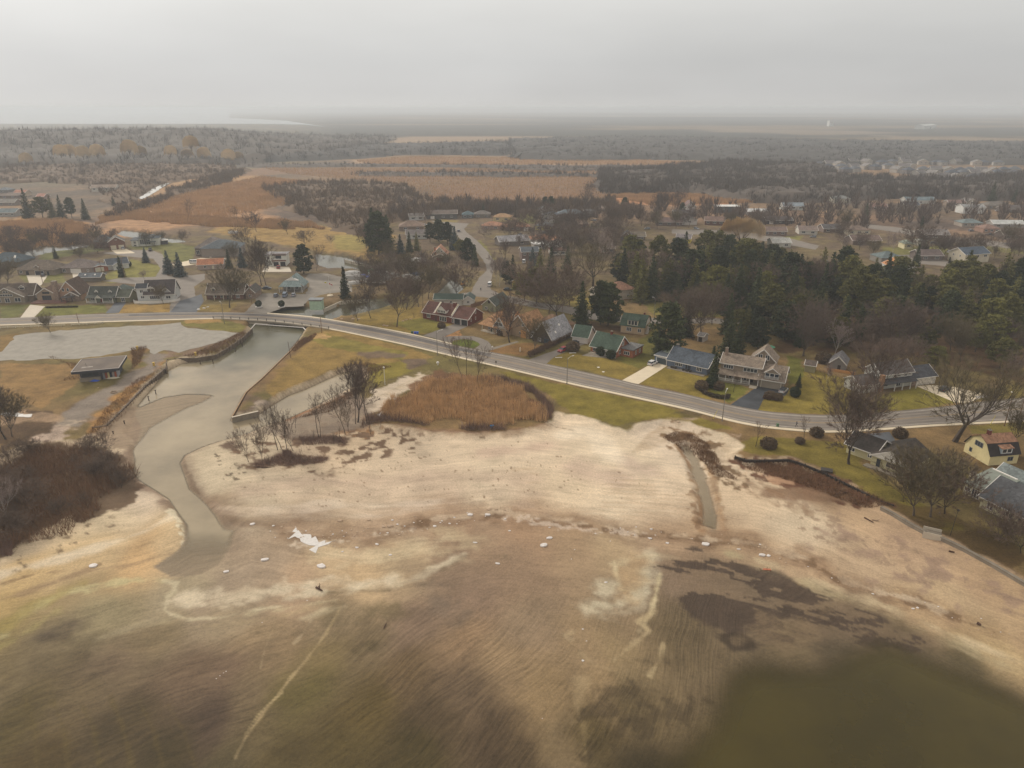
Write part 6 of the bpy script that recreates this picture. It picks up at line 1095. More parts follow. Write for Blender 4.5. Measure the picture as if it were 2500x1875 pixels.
# ------------------------------------------------------------------ trees
bark = mat('bark', C(92,80,68), var=.25, scale=1.5, objvar=.15); bark_d = mat('dark_bark', C(70,60,52), var=.25, scale=1.5, objvar=.12); bark_p = mat('pale_bark', C(168,158,148), var=.2, scale=2)
twig = mat('twigs', C(96,80,70), var=.2, scale=.5, objvar=.22); twig_y = mat('golden_twigs', C(192,164,122), var=.18, scale=.3, objvar=.12); twig_r = mat('reddish_twigs', C(106,89,76), var=.2, scale=.5, objvar=.2)
twig_p = mat('pale_twigs', C(136,120,112), var=.2, scale=.5, objvar=.15); twig_o = mat('olive_twigs', C(98,86,62), var=.22, scale=.5, objvar=.2)
needle = mat('spruce_needles', C(56,61,32), var=.45, scale=.45, objvar=.35, rough=.9); needle_o = mat('pine_needles', C(96,92,44), var=.4, scale=.35, objvar=.3, rough=.9); needle_b = mat('blue_spruce_needles', C(66,76,74), var=.35, scale=.6, objvar=.2)
nrs = np.random.default_rng(11)
def rot_dir(d, ang, az):
    u = d.orthogonal().normalized(); v = d.cross(u); p = u * math.cos(az) + v * math.sin(az); return (d * math.cos(ang) + p * math.sin(ang)).normalized()
def bare_parts(seed, h=16, trunk=.28, spread=.62, limbs=5, slim=False, depth=4, twn=7, up=.25, r0=.30, tw=.075, first=.3):
    rd = random.Random(seed); wood = MB(); tv = []; tf = []
    def twigs(p, d, L, n_):
        for _ in range(n_):
            dd = rot_dir(d, rd.uniform(.1, .85), rd.uniform(0, 6.28)); dd.z += .12; dd.normalize(); a = p - d * rd.uniform(0, L * .6); l = L * rd.uniform(.6, 1.3)
            s_ = dd.cross(Vector((rd.uniform(-1, 1), rd.uniform(-1, 1), rd.uniform(-1, 1)))).normalized() * tw * rd.uniform(.7, 1.3); i = len(tv)
            m1 = a + dd * l; tv.extend([tuple(a - s_ * .5), tuple(a + s_ * .5), tuple(m1)]); tf.append((i, i + 1, i + 2))
            for q in range(2):
                b_ = a + dd * l * rd.uniform(.35, .8); d2 = rot_dir(dd, rd.uniform(.4, .8), rd.uniform(0, 6.28)); i = len(tv); tv.extend([tuple(b_ - s_ * .4), tuple(b_ + s_ * .4), tuple(b_ + d2 * l * .55)]); tf.append((i, i + 1, i + 2))
    def grow(p, d, L, r_, lev):
        segs = 3 if lev < 2 else 2; q = p
        for s_ in range(segs):
            d = (d + Vector((rd.uniform(-.16, .16), rd.uniform(-.16, .16), rd.uniform(-.05, .14) + (up * .3 if lev else 0)))).normalized(); e = q + d * (L / segs); r1 = r_ * (1 - .42 / segs)
            if lev < depth - 1 or s_ == 0: wood.tube(q, e, r_, r1, 6 if lev == 0 else (4 if lev < 2 else 3))
            else: wood.tube(q, e, r_, r1, 3)
            q = e; r_ = r1
            if lev >= 1 and lev < depth and s_ < segs - 1:
                for _ in range(1 if lev < 2 else 1): grow(q, rot_dir(d, rd.uniform(.4, .85), rd.uniform(0, 6.28)), L * rd.uniform(.5, .7), r_ * .6, lev + 1) if lev + 1 <= depth else None
            if lev >= depth - 1: twigs(q, d, L * .42 if lev >= depth else L * .3, twn // 2)
        if lev >= depth: twigs(q, d, L * .55, twn); return
        n_ = limbs if lev == 0 else (3 if lev < 2 else 2 + (rd.random() < .5))
        for k in range(n_):
            ang = (spread if lev == 0 else .5) * rd.uniform(.45, 1.15); grow(q, rot_dir(d, ang, 6.28 * (k + rd.random() * .5) / n_), L * (rd.uniform(.72, .95) if lev else rd.uniform(.85, 1.15) * (1 - first) / first * .36), r_ * .68, lev + 1)
    grow(Vector((0, 0, 0)), Vector((0, 0, 1)), h * first, r0, 0)
    zz = max(v[2] for v in tv); k_ = h / zz
    tv = [(a * k_, b * k_, c * k_) for a, b, c in tv]; wood.v = [(a * k_, b * k_, c * k_) for a, b, c in wood.v]
    return wood, tv, tf
def tri_obj(name, tv, tf, m, parent): return np_obj(name, np.array(tv), np.array(tf), m, parent)
TREE = {}
def proto(key, name, fn):
    e = empty(name, (0, 0, -500)); fn(e); TREE[key] = [e, False]; e['_h'] = 1.0
def mk_bare(key, m_w, m_t, name='bare_tree', **k):
    def fn(e):
        w_, tv, tf = bare_parts(**k); w_.build('trunk', m_w, e); tri_obj('crown', tv, tf, m_t, e)
    proto(key, name, fn); TREE[key].append(k.get('h', 16))
mk_bare('b1', bark, twig, seed=1, h=18, limbs=5, spread=.75, first=.26, twn=8); mk_bare('b2', bark_d, twig, seed=2, h=18, limbs=4, spread=.6, first=.22, twn=8); mk_bare('b3', bark, twig_o, seed=3, h=18, limbs=6, spread=.8, first=.2, twn=8)
mk_bare('b4', bark_d, twig_r, seed=4, h=16, limbs=6, spread=.9, first=.14, twn=8, r0=.22); mk_bare('b5', bark_p, twig_p, seed=5, h=16, limbs=4, spread=.5, first=.25, twn=7, r0=.2)
mk_bare('s1', bark_d, twig, seed=21, h=13, limbs=3, spread=.35, first=.4, twn=4, r0=.13, depth=3, tw=.05); mk_bare('s2', bark, twig, seed=22, h=13, limbs=4, spread=.45, first=.3, twn=5, r0=.12, depth=3, tw=.05)
mk_bare('s3', bark_d, twig_r, seed=23, h=10, limbs=5, spread=.5, first=.12, twn=5, r0=.11, depth=3, tw=.05); mk_bare('big', bark_d, twig_o, seed=31, h=26, limbs=5, spread=.8, first=.24, twn=9, r0=.75, depth=4, tw=.07)
mk_bare('vase', bark, twig, seed=33, h=22, limbs=6, spread=.5, first=.14, twn=9, r0=.5, tw=.065); mk_bare('sap', bark_d, twig_r, seed=41, h=6, limbs=4, spread=.5, first=.3, twn=3, r0=.07, depth=2, tw=.04)
def leafcloud(rd, pts, size, n_, flat=.5):
    """n_ little leaf triangles round each of the points"""
    pts = np.asarray(pts); c = np.repeat(pts, n_, 0); c = c + rd.normal(0, 1, c.shape) * size[0]
    u = rd.normal(0, 1, c.shape); u[:, 2] *= flat; u /= np.linalg.norm(u, axis=1)[:, None]; v = rd.normal(0, 1, c.shape); v[:, 2] *= flat; v -= (v * u).sum(1)[:, None] * u; v /= np.linalg.norm(v, axis=1)[:, None]
    s_ = size[1] * rd.uniform(.6, 1.4, len(c))[:, None]
    V = np.stack([c - u * s_ * .5, c + u * s_ * .5, c + v * s_], 1).reshape(-1, 3); return V, np.arange(len(V)).reshape(-1, 3)
def mk_spruce(key, seed, h, rad, m_, lay=26, name='spruce_tree', pw=.9, ir=.35):
    def fn(e):
        rd = np.random.default_rng(seed); V = []; w_ = MB(); w_.tube((0, 0, 0), (0, 0, h * .96), .22 * h / 16, .03, 6); w_.build('trunk', bark_d, e)
        for i in range(lay):
            t = i / (lay - 1); z = h * (.06 + .93 * t); R_ = rad * (1 - t) ** pw * (1 + rd.uniform(-.12, .12)) + .12; n_ = max(4, int(9 * (1 - t) + 4))
            a0 = rd.uniform(0, 6.28)
            for k in range(n_):
                a = a0 + 6.283 * k / n_ + rd.uniform(-.25, .25); L = R_ * rd.uniform(1 - ir, 1.12); m__ = max(2, int(L / .42))
                for s_ in range(1, m__ + 1):
                    f = s_ / m__; x = math.cos(a) * L * f; y = math.sin(a) * L * f; zz = z - L * f * .28 + .12 * L * f * f
                    V.append((x, y, zz))
        V, T = leafcloud(rd, V, (.16, .62), 3, .45); np_obj('crown', V, T, m_, e)
    proto(key, name, fn); TREE[key].append(h)
mk_spruce('sp1', 1, 18, 4.0, needle); mk_spruce('sp2', 2, 19, 4.8, needle, 24, ir=.5); mk_spruce('sp3', 3, 14, 4.2, needle_b, 22); mk_spruce('sp4', 4, 12, 2.0, needle, 20); mk_spruce('sp5', 5, 18, 4.4, needle_o, 22, ir=.6, pw=.7)
def mk_pine(key, seed, h, rad, m_, base=.45, nb=26, name='pine_tree'):
    def fn(e):
        rd = np.random.default_rng(seed); w_ = MB(); w_.tube((0, 0, 0), (.3, .2, h * .6), .28, .17, 6); w_.tube((.3, .2, h * .6), (.1, 0, h * .94), .17, .06, 5); pts = []
        for i in range(nb):
            t = (i + rd.random()) / nb; z = h * (base + (1 - base) * t); R_ = rad * math.sin(math.pi * min(1, .18 + t * .8)) * rd.uniform(.55, 1.1); a = i * 2.4 + rd.uniform(-.4, .4); c = np.array([math.cos(a) * R_, math.sin(a) * R_, z + rd.uniform(-.5, .8)])
            w_.tube((.2, .1, z - 1.0), tuple(c), .07, .03, 3); q = rd.normal(0, 1, (44, 3)); q /= np.linalg.norm(q, axis=1)[:, None]; q *= rd.uniform(.3, 1, (44, 1)) ** .5; pts.append(c + q * np.array([1.9, 1.9, .7]))
        w_.build('trunk', bark_d, e); V, T = leafcloud(rd, np.concatenate(pts), (.15, .66), 3, .6); np_obj('crown', V, T, m_, e)
    proto(key, name, fn); TREE[key].append(h)
mk_pine('p1', 1, 18, 4.4, needle, .25, 40); mk_pine('p2', 2, 19, 4.8, needle_o, .5, 26); mk_pine('p3', 3, 16, 4.6, needle, .12, 44); mk_pine('p4', 6, 14, 5.6, needle_o, .3, 34)
def mk_round(key, name, m_, r_, zs, n_, size, seed, squash=1.0, trunk=True, part='crown'):
    def fn(e):
        rd = np.random.default_rng(seed); q = rd.normal(0, 1, (n_, 3)); q /= np.linalg.norm(q, axis=1)[:, None]; q *= (rd.uniform(.35, 1, (n_, 1))) ** .4; q[:, 2] = q[:, 2] * squash; q = q * r_; q[:, 2] += zs; q = q[q[:, 2] > .05]
        if trunk: MB().tube((0, 0, 0), (0, 0, zs), .12 * r_, .05 * r_, 5).build('trunk', bark_d, e)
        V, T = leafcloud(rd, q, (.08, size), 3, .8); np_obj(part, V, T, m_, e)
    proto(key, name, fn); TREE[key].append(zs + r_ * squash)
bush_g = mat('clipped_leaves', C(50,58,34), var=.35, scale=2); bush_b = mat('brown_leaves', C(100,82,62), var=.35, scale=1.5)
mk_round('ball', 'round_bush', bush_g, 1.4, 1.3, 900, .28, 1, 1.0); mk_round('bushb', 'bare_bush', bush_b, 1.8, 1.1, 700, .3, 2, .75)
def mk_willow(key, seed, h, rad, m_):
    def fn(e):
        rd = np.random.default_rng(seed); w_ = MB(); V = []
        for k in range(6): a = k * 1.05; w_.tube((0, 0, h * .12), (math.cos(a) * rad * .5, math.sin(a) * rad * .5, h * .62), .3, .12, 4)
        w_.tube((0, 0, 0), (0, 0, h * .2), .6, .4, 6); w_.build('trunk', bark, e)
        n_ = 5200; th_ = rd.uniform(0, 6.28, n_); rr = rad * rd.uniform(0, 1, n_) ** .5; top = h * (.55 + .45 * np.sqrt(np.clip(1 - (rr / rad) ** 2, 0, 1))) * rd.uniform(.82, 1, n_) + .08 * h * np.sin(th_ * 5 + rr); L = h * rd.uniform(.12, .4, n_); x = rr * np.cos(th_); y = rr * np.sin(th_); w__ = .11
        d_ = rd.uniform(-.35, .35, (n_, 2)); V = np.stack([np.stack([x - w__, y, top], 1), np.stack([x + w__, y + w__ * .5, top], 1), np.stack([x * 1.05 + d_[:, 0], y * 1.05 + d_[:, 1], np.maximum(top - L, .5)], 1)], 1).reshape(-1, 3)
        np_obj('crown', V, np.arange(len(V)).reshape(-1, 3), m_, e)
    proto(key, 'willow_tree', fn); TREE[key].append(h)
mk_willow('w1', 1, 14, 11, twig_y); mk_willow('w2', 2, 15, 8, twig_y)
trnd = random.Random(77)
PLANTED = []
def plant(key, px, py, h=None, label=None, cat='tree', group=None, rz=None, lean=0, wid=1.0, xyz=None, laz=0.0):
    e, used, h0 = TREE[key]
    if h and key in ('b1', 'b2', 'b3', 'b4', 'big') and cat == 'tree': h *= 1.12; wid *= 1.12
    if h and key in ('s1', 's2', 's3') and h > 8: h *= 1.22; wid *= .9
    if used: o = copy_tree(e)
    else: o = e; TREE[key][1] = True
    p = Vector(xyz) if xyz else G(px, py)
    s_ = (h / h0) if h else trnd.uniform(.85, 1.15)
    if '_h' in o: del o['_h']
    o.location = (p.x, p.y, p.z - .05); o.scale = (s_ * wid, s_ * wid, s_); o.rotation_euler = (math.radians(lean) * math.cos(laz), math.radians(lean) * math.sin(laz), trnd.uniform(0, 6.28) if rz is None else rz)
    for k_ in ('group', 'label'):
        if k_ in o: del o[k_]
    tag(o, label, cat, group); PLANTED.append((p.x, p.y)); return o
T = plant
T('b1', 969, 798, 22, 'tallest bare tree on the lawn left of the red brick house, forked low', lean=4, laz=3.1); T('b2', 905, 777, 14, 'bare tree with a straight pale trunk standing by the pond'); T('b3', 873, 783, 12, 'leaning bare tree between the pond and the road', lean=10, laz=-1.6)
T('b2', 992, 756, 15, "dark bare tree at the lawn's back edge behind the tallest one"); T('b3', 1022, 749, 15, 'broad bare tree left of the chestnut roof'); T('b1', 1112, 735, 20, 'wide spreading bare tree over the green metal roof'); T('b3', 1046, 729, 17, 'bare tree on the bank behind the brick house chimney end')
T('s1', 1032, 752, 10, 'thin bare tree touching the chestnut roof corner'); T('sap', 1010, 784, 4, 'small twiggy sapling on the lawn before the brick house')
for i, (x, y, hh) in enumerate(((945,700,12),(975,690,13),(1003,695,14),(1030,690,13),(1060,690,13),(1000,665,12),(960,665,11),(1035,662,12),(1085,668,12),(905,690,9),(1075,705,12),(925,665,9))): T(('b4','b1','b3')[i % 3], x, y, hh, 'bare brown tree crowding the bank behind the shrink-wrapped boats', group='bare trees round the boat yard')
T('b3', 561, 751, 19, 'large many-limbed bare tree before the low brick cottage', wid=1.2); T('b2', 639, 697, 24, 'left of two tall ivy-trunked bare trees beside the white modern house', wid=.75); T('b1', 650, 698, 22, 'right of two tall ivy-trunked bare trees beside the white modern house', wid=.75)
T('b5', 354, 688, 7, 'pollarded stubby tree behind the white terrace house', wid=1.1); T('b3', 399, 742, 9, 'low bare tree before the round white terrace'); T('b3', 123, 812, 8.5, 'lone bare tree on the edge of the gravel lot', wid=1.1)
T('b3', 20, 696, 14, 'bare tree over the leftmost cottage roof'); T('b1', 2, 700, 12, 'bare tree at the very left edge behind the glazed porch'); T('b1', 128, 618, 18, 'tall spreading bare tree on the creek bank at the left'); T('b4', 62, 628, 11, 'bare tree by the pale frozen creek'); T('b4', 82, 627, 10, 'darker bare tree right beside the frozen creek')
T('b4', 214, 612, 11, 'purplish bare tree left of the brick double garage'); T('b4', 240, 620, 10, 'reddish rounded bare tree before the brick double garage', wid=1.3); T('b4', 168, 612, 8, 'olive bare shrub tree on the creek lawn')
T('b5', 1219, 700, 19, 'white-trunked birch pair at the street corner', wid=.8); T('b5', 1213, 700, 17, 'slimmer white birch beside the birch at the street corner', wid=.6); T('b5', 1187, 592, 14, 'pale lilac-grey bare tree by the side street', wid=1.2)
T('big', 1448, 699, 25, 'giant bare elm towering over the street behind the pines'); T('b4', 1362, 779, 24, 'broad brown bare tree behind the A-frame house', wid=1.25); T('b1', 1340, 765, 18, 'bare tree left of the broad brown one behind the A-frame'); T('b4', 1390, 745, 16, 'rounded mauve bare tree behind the green-roofed garage')
T('b2', 1244, 836, 19, 'bare tree standing in front of the tan-shingled house'); T('b3', 1305, 858, 13, 'bare tree on the brown lawn before the A-frame'); T('s2', 1128, 925, 14, 'leftmost of three slim bare trees behind the reed bed'); T('s1', 1141, 924, 13, 'middle of three slim bare trees behind the reed bed', wid=.8); T('s2', 1164, 937, 13, 'rightmost of three slim bare trees behind the reed bed')
for x, y, hh, k_, ln, lz, lb in ((607,1128,9,'s3',12,-1.6,'leftmost slim leaning tree on the beach'), (640,1130,10.5,'s3',0,0,'multi-stemmed bare tree beside the driftwood plank'), (678,1099,12,'s1',3,-1.6,'slim beach tree left of the closest straight pair'), (687,1096,12.5,'s2',0,0,'straight slim beach tree, second of the closest pair'), (701,1101,11,'s1',3,1,'slender beach tree before the weedy dark patch'), (716,1101,10,'s3',14,1.5,'red-twigged slim tree leaning right on the beach'),
     (779,1069,12,'s1',5,-1.6,'slim tree rising from the dark litter patch'), (783,1068,9,'s1',2,1.2,'shorter slim tree beside the one in the dark litter'), (843,1061,14,'s2',5,-1.6,'slim tree at the left of the tall clump'), (850,1053,9,'s3',2,1,'short dense clump of stems beside the tall clump'), (868,1035,15,'s2',7,-1.6,'leaning tree in the middle of the tall clump'), (874,1031,19,'b2',0,0,'tallest bare tree of the beach clump'), (896,1034,14,'s1',0,0,'straight grey tree right of the tallest beach tree'), (902,1029,15,'s2',3,1.4,'rightmost tree of the beach clump by the snow patch')):
    T(k_, x, y, hh, lb, lean=ln, laz=lz, wid=.9)
for i, (x, y, hh) in enumerate(((655,1132,3),(735,1118,3),(766,1080,4),(815,1085,4),(722,1045,5),(830,1068,4),(905,1060,6),(930,1045,5))): T('sap', x, y, hh, 'thin twiggy sapling in the beach litter', group='saplings on the beach')
T('b2', 2072, 1133, 24, 'dark bare tree in front of the cream bungalow', lean=4, laz=1.4); T('b3', 2062, 1085, 17, 'spreading bare tree left of the cream bungalow by the pavement', wid=1.2); T('b2', 2135, 998, 22, 'tall bare tree leaning right before the white veranda house', lean=10, laz=1.5)
T('big', 2331, 1078, 27, 'massive thick-trunked bare tree beside the road bend at the right', wid=1.1); T('b3', 2230, 1259, 15, 'left bare tree on the seaside lawn before the cream bungalow', wid=1.2); T('b3', 2271, 1262, 16, 'middle bare tree on the seaside lawn', wid=1.2); T('b4', 2306, 1254, 14, 'right bare tree on the seaside lawn, closest to the slate wing')
T('vase', 1961, 869, 23, 'vase-shaped bare tree at the front edge of the conifer grove', wid=1.25); T('b5', 2036, 872, 15, 'bleached dead-looking tree by the grey outbuilding'); T('b5', 2018, 936, 8, 'short bleached trunk with few branches on the lawn', wid=.6); T('b1', 2200, 872, 22, 'spreading grey-green bare tree behind the white veranda house', wid=1.2)
for x, y, hh, k_, lb in ((2150,872,15,'b4','reddish bare tree left of the white veranda house roof'), (2118,868,13,'b4','brown bare tree right of the bleached one'), (1692,830,19,'b4','tall reddish bare tree beside the grey shed'), (1712,812,17,'b1','bare tree just behind the grey shed'), (1738,792,17,'b4','wide mauve bare tree at the grove edge'), (1720,770,14,'b3','bare tree on the back street before the grove'), (1791,958,7.5,'sap','small bare tree inside the curved hedge'),
     (1845,1090,8,'sap','sapling beside the dark round bush near the road'), (1961,1078,8,'sap','sapling at the second dark bush near the road'), (14,1072,16,'b2','bare tree on the left bank at the picture edge'), (30,1066,13,'b3','second trunk of the bare trees on the left bank edge'), (19,1278,12,'b5','pale bare tree growing out of the brown thicket'), (458,544,17,'s2','lone thin tree in the middle of the marsh'), (583,546,13,'s2','thin marsh tree right of the lone one'), (626,566,15,'b1','bare tree behind the large hip-roofed house'),
     (702,572,11,'b3','round bare tree in its own bed on the yellow field'), (773,662,14,'s2','slim tree on the canal bank'), (808,602,9,'b5','pale small tree on the yellow field'), (894,606,15,'b4','left grey-brown tree beside the dark pines'), (906,603,13,'b4','right grey-brown tree beside the dark pines'), (2470,1085,12,'b3','bare tree behind the yellow gambrel house'), (2440,1320,8,'b4','bare shrub tree by the seawall near the right edge'), (2492,1350,9,'b4','bare shrub tree cut by the right edge'),
     (2400,1010,10,'b3','bare tree right of the concrete drive'), (2290,960,10,'sap','sapling beside the parked dark car'), (1120,640,7,'b4','brown bush tree by the side street bend'), (598,600,12,'b4','bare tree between the hip-roofed house and the field'), (575,640,12,'b3','bare tree beside the orange-brown bungalow'), (745,600,10,'b4','bare tree at the near edge of the yellow field')):
    T(k_, x, y, hh, lb)
# conifers one can pick out
for x, y, hh, k_, lb in ((413,668,12.5,'sp3','left blue spruce of the pair beside the cul-de-sac'), (440,675,13,'sp3','right blue spruce of the pair beside the cul-de-sac'), (357,641,9,'sp3','broad rounded spruce in the middle of the cul-de-sac lawn'), (137,631,7.5,'sp1','dark small spruce behind the brown hip roofs'), (298,676,11,'sp4','narrow spruce in front of the slate-roofed bungalow'), (742,668,16,'p3','green pine behind the grey-green boathouse'), (560,655,11,'sp1','dark spruce behind the bare tree at the orange-brown bungalow'), (592,652,11,'sp3','blue spruce right of the orange-brown bungalow'),
     (925,622,26,'p3','tallest dark pine on the canal bank'), (948,618,24,'sp2','dark fir right of the tallest pine'), (912,600,25,'sp1','pointed dark spruce behind the tallest pine'), (978,620,12,'sp3','blue spruce right of the dark fir'), (1000,616,13,'sp1','spruce beside the blue spruce'), (1018,612,12,'sp5','olive spruce in the row above the orange-roofed cottage'), (1050,592,13,'p1','first pine of the row above the orange-roofed cottage'), (1072,590,15,'p3','second pine of the row, the roundest'), (1093,600,15,'p1','third pine of the row'), (1110,610,15,'sp3','blue-green spruce closing the row'),
     (1142,640,14,'p3','round dark pine at the bend of the side street'), (1160,650,12,'sp1','dark pine closest to the side street'), (1125,625,10,'p4','olive pine behind the round dark pine'), (843,728,15,'sp4','narrow brown-green cedar beside the boats'), (1252,692,15,'sp2','dark spruce behind the birches'), (1235,695,12,'p1','dark pine between the birches and the spruce'), (1280,735,14,'p4','brown-green pine at the street corner'), (1318,690,18,'sp5','spruce beside the yellow cottage'), (1345,680,17,'sp1','dark spruce behind the yellow cottage'), (1385,670,16,'sp2','dark fir left of the giant elm'), (1310,740,17,'p4','olive pine below the yellow cottage'), (1300,655,12,'sp3','small spruce before the two-storey brick house'),
     (1419,802,20,'sp2','tall spruce behind the green-roofed garage'), (1466,792,18,'p1','left of two tall-trunked pines behind the green-roofed cape'), (1484,795,18,'p3','right of two tall-trunked pines behind the green-roofed cape'), (1628,868,20,'p3','massive dark fir left of the blue-grey bungalow'), (1612,868,15,'sp2','lower dark fir skirting the massive one'), (1676,822,15,'sp4','slim dark spruce behind the massive fir'), (1775,882,19,'sp2','dark spruce behind the taupe house chimney'), (1800,868,14,'sp2','spruce right of the one behind the taupe chimney'), (1742,928,10,'sp4','narrow cypress between the blue and taupe houses'), (1738,905,9,'sp4','second cypress behind the narrow one'),
     (2280,905,9,'p4','bright olive pine with a flat crown behind the white garage wing'), (2380,860,10,'p4','olive pine over the grey cottage at the right'), (2440,900,11,'p4','olive-brown pine at the right edge near the road'), (2265,830,10,'sp2','dark round yew behind the white veranda house'), (1949,946,5,'sp2','dark bushy yew beside the white car'), (1180,524,10,'sp1','spruce on the marsh edge above the tan roofs'), (1262,530,14,'sp1','narrow dark spruce at the marsh edge'), (1330,515,12,'p1','pair of dark firs at the marsh edge, left one'), (1345,514,12,'p1','pair of dark firs at the marsh edge, right one'), (1443,585,11,'sp1','spruce before the long tan bungalow'), (1524,520,13,'p1','dark fir at the marsh edge over the brown hip roof'),
     (1665,520,9,'p3','round dark tree left of the steep white gable'), (1345,572,4,'sp1','tiny spruce on the yellow bungalow lawn'), (2110,545,16,'sp2','dark spruce in the middle of the village'), (2420,492,19,'sp2','tall dark spruce at the upper right'), (2475,494,14,'sp2','second dark spruce at the upper right'), (2245,575,14,'sp1','spruce left of the grey-brown gabled bungalow'), (2235,650,13,'sp1','spruce top behind the white car at the grove'), (1232,655,6,'sp3','low blue spruce near the white van'),
     (70,532,24,'sp2','tallest far left spruce before the marsh'), (105,532,17,'p4','olive pine in the far left row'), (130,532,18,'sp5','olive spruce in the far left row'), (152,533,19,'sp2','second tallest spruce in the far left row'), (176,532,16,'p1','pine in the far left row beside the marsh reeds'), (210,536,17,'sp1','rightmost spruce of the far left row'), (278,502,9,'sp1','lone spruce on the lawn of the tan-roofed white house')):
    T(k_, x, y, hh, lb)
T('w1', 1808, 598, 18, 'huge golden willow glowing above the conifer grove', wid=1.05)
for i, (x, y) in enumerate(((66,402),(150,385),(172,386),(205,390),(240,388),(318,380),(345,384),(418,384),(460,392),(500,390),(468,368),(560,398),(583,396))): T('w2', x, y, 16 + (i * 7) % 6, 'golden-orange willow on the far left rise', group='golden willows on the far left rise')
# the conifer grove: many trees nothing tells apart
GROVE = [(1490,690),(1530,660),(1650,650),(1760,640),(1860,650),(1950,690),(2100,705),(2300,700),(2520,720),(2520,830),(2400,822),(2260,810),(2180,835),(2060,848),(1900,845),(1810,855),(1775,832),(1768,768),(1650,748),(1560,740),(1505,722)]
gw = W(GROVE); gx0, gx1 = min(p[0] for p in gw), max(p[0] for p in gw); gy0, gy1 = min(p[1] for p in gw), max(p[1] for p in gw); got = []
ro_ = [tuple(P(x, y).xy) for x, y in ((1500,768),(1620,784),(1740,782),(1850,795))]
for _ in range(9000):
    x, y = trnd.uniform(gx0, gx1), trnd.uniform(gy0, gy1)
    if not inside(np.array([x]), np.array([y]), gw)[0] or any((x - a) ** 2 + (y - b) ** 2 < 34 for a, b in got): continue
    if any((x - a) ** 2 + (y - b) ** 2 < 64 for a, b in (P(2165,666).xy, P(2180,650).xy, P(1783,660).xy, P(2160,655).xy)): continue
    q = P(2165, 668); 
    if abs(x - q.x) < 9 and q.y - 55 < y < q.y + 6: continue
    if seg_dist(np.array([x]), np.array([y]), ro_)[0] < 4: continue
    got.append((x, y))
    if len(got) >= 200: break
print('grove', len(got))
for i, (x, y) in enumerate(got):
    k_ = trnd.choice(('sp1', 'sp2', 'sp5', 'p1', 'p3', 'sp5', 'p2', 'p2', 'sp1', 'p4')); T(k_, 0, 0, trnd.uniform(11, 22) * (.8 if k_ == 'p4' else 1), {'p2': 'long-trunked olive pine in the conifer grove', 'p4': 'flat-crowned olive pine in the conifer grove'}.get(k_, 'dark evergreen in the conifer grove'), group='evergreens of the conifer grove', xyz=(x, y, 0), wid=trnd.uniform(.9, 1.2))
# bare trees scattered through the village
hp = [tuple(P((f[0] + f[2]) / 2, (f[1] + f[3]) / 2).xy) for f in FH]
n_ = 0; vill = []; VT = []
for _ in range(6000):
    px, py = trnd.uniform(960, 2500), trnd.uniform(505, 640)
    if py > 560 + (px < 1500) * 90 and 1480 < px < 2050: continue
    if px < 1230 and py > 545: continue
    p = P(px, py)
    if any((p.x - a) ** 2 + (p.y - 5 - b) ** 2 < 11 ** 2 for a, b in hp) or any((p.x - a) ** 2 + (p.y - b) ** 2 < 7 ** 2 for a, b in vill): continue
    if any(a < px < b and c < py < d for a, b, c, d in ((1040,1215,530,660), (2110,2500,548,612))): continue
    n_ += 1
    if n_ > 270: break
    vill.append((p.x, p.y)); k_ = trnd.choice(('b1', 'b4', 'b4', 'b3', 'b2', 'b5')); VT.append((p.x, p.y, trnd.uniform(8, 19), k_))
VT.sort(key=lambda t: t[0] ** 2 + t[1] ** 2)
for x_, y_, h__, k_ in VT[:88]: T(k_, 0, 0, h__, {'b4': 'reddish bare tree between the village houses', 'b5': 'pale bare tree between the village houses'}.get(k_, 'brown bare tree between the village houses'), group='bare trees of the village', xyz=(x_, y_, 0))
for k in range(20):
    px, py = trnd.uniform(1560, 2480), trnd.uniform(680, 850); p = P(px, py)
    if inside(np.array([p.x]), np.array([p.y]), gw)[0]: T(trnd.choice(('b4', 'b1', 'b3')), px, py, trnd.uniform(12, 19), 'bare tree standing among the evergreens of the grove', group='bare trees within the grove', xyz=(p.x, p.y, 0))
for k in range(34):
    px, py = trnd.uniform(2170, 2510), trnd.uniform(835, 955); p = P(px, py)
    if 2200 < px < 2420 and py > 905 or any((p.x - a) ** 2 + (p.y - b) ** 2 < 30 for a, b in PLANTED): continue
    kk = trnd.choice(('b4', 'p4', 'b3', 'sp5', 'b1')); T(kk, px, py, trnd.uniform(9, 16), 'evergreen in the tangle behind the road bend at the right' if kk in ('p4', 'sp5') else 'bare tree in the tangle behind the road bend at the right', group='trees behind the road bend', xyz=(p.x, p.y, 0))
n_ = 0
for _ in range(900):
    px, py = trnd.uniform(-20, 960), trnd.uniform(588, 735); p = P(px, py)
    if any(a < px < b and c < py < d for a, b, c, d in ((270,660,604,740), (-30,345,640,740), (600,870,640,760), (480,905,540,640))) or any((p.x - a) ** 2 + (p.y - b) ** 2 < 8 ** 2 for a, b in PLANTED): continue
    T(trnd.choice(('b4', 'b1', 'b3', 'b2')), px, py, trnd.uniform(7, 13), 'bare tree between the houses left of the side street', group='bare trees left of the side street', xyz=(p.x, p.y, 0)); n_ += 1
    if n_ > 38: break
for i, (x, y, hh) in enumerate(((1620,512,17),(1640,512,16),(1605,514,14),(1440,510,17),(1435,480,15),(1655,500,15))): T('b1', x, y, hh, 'tall bare tree on the marsh edge behind the village', group='tall bare trees on the marsh edge')
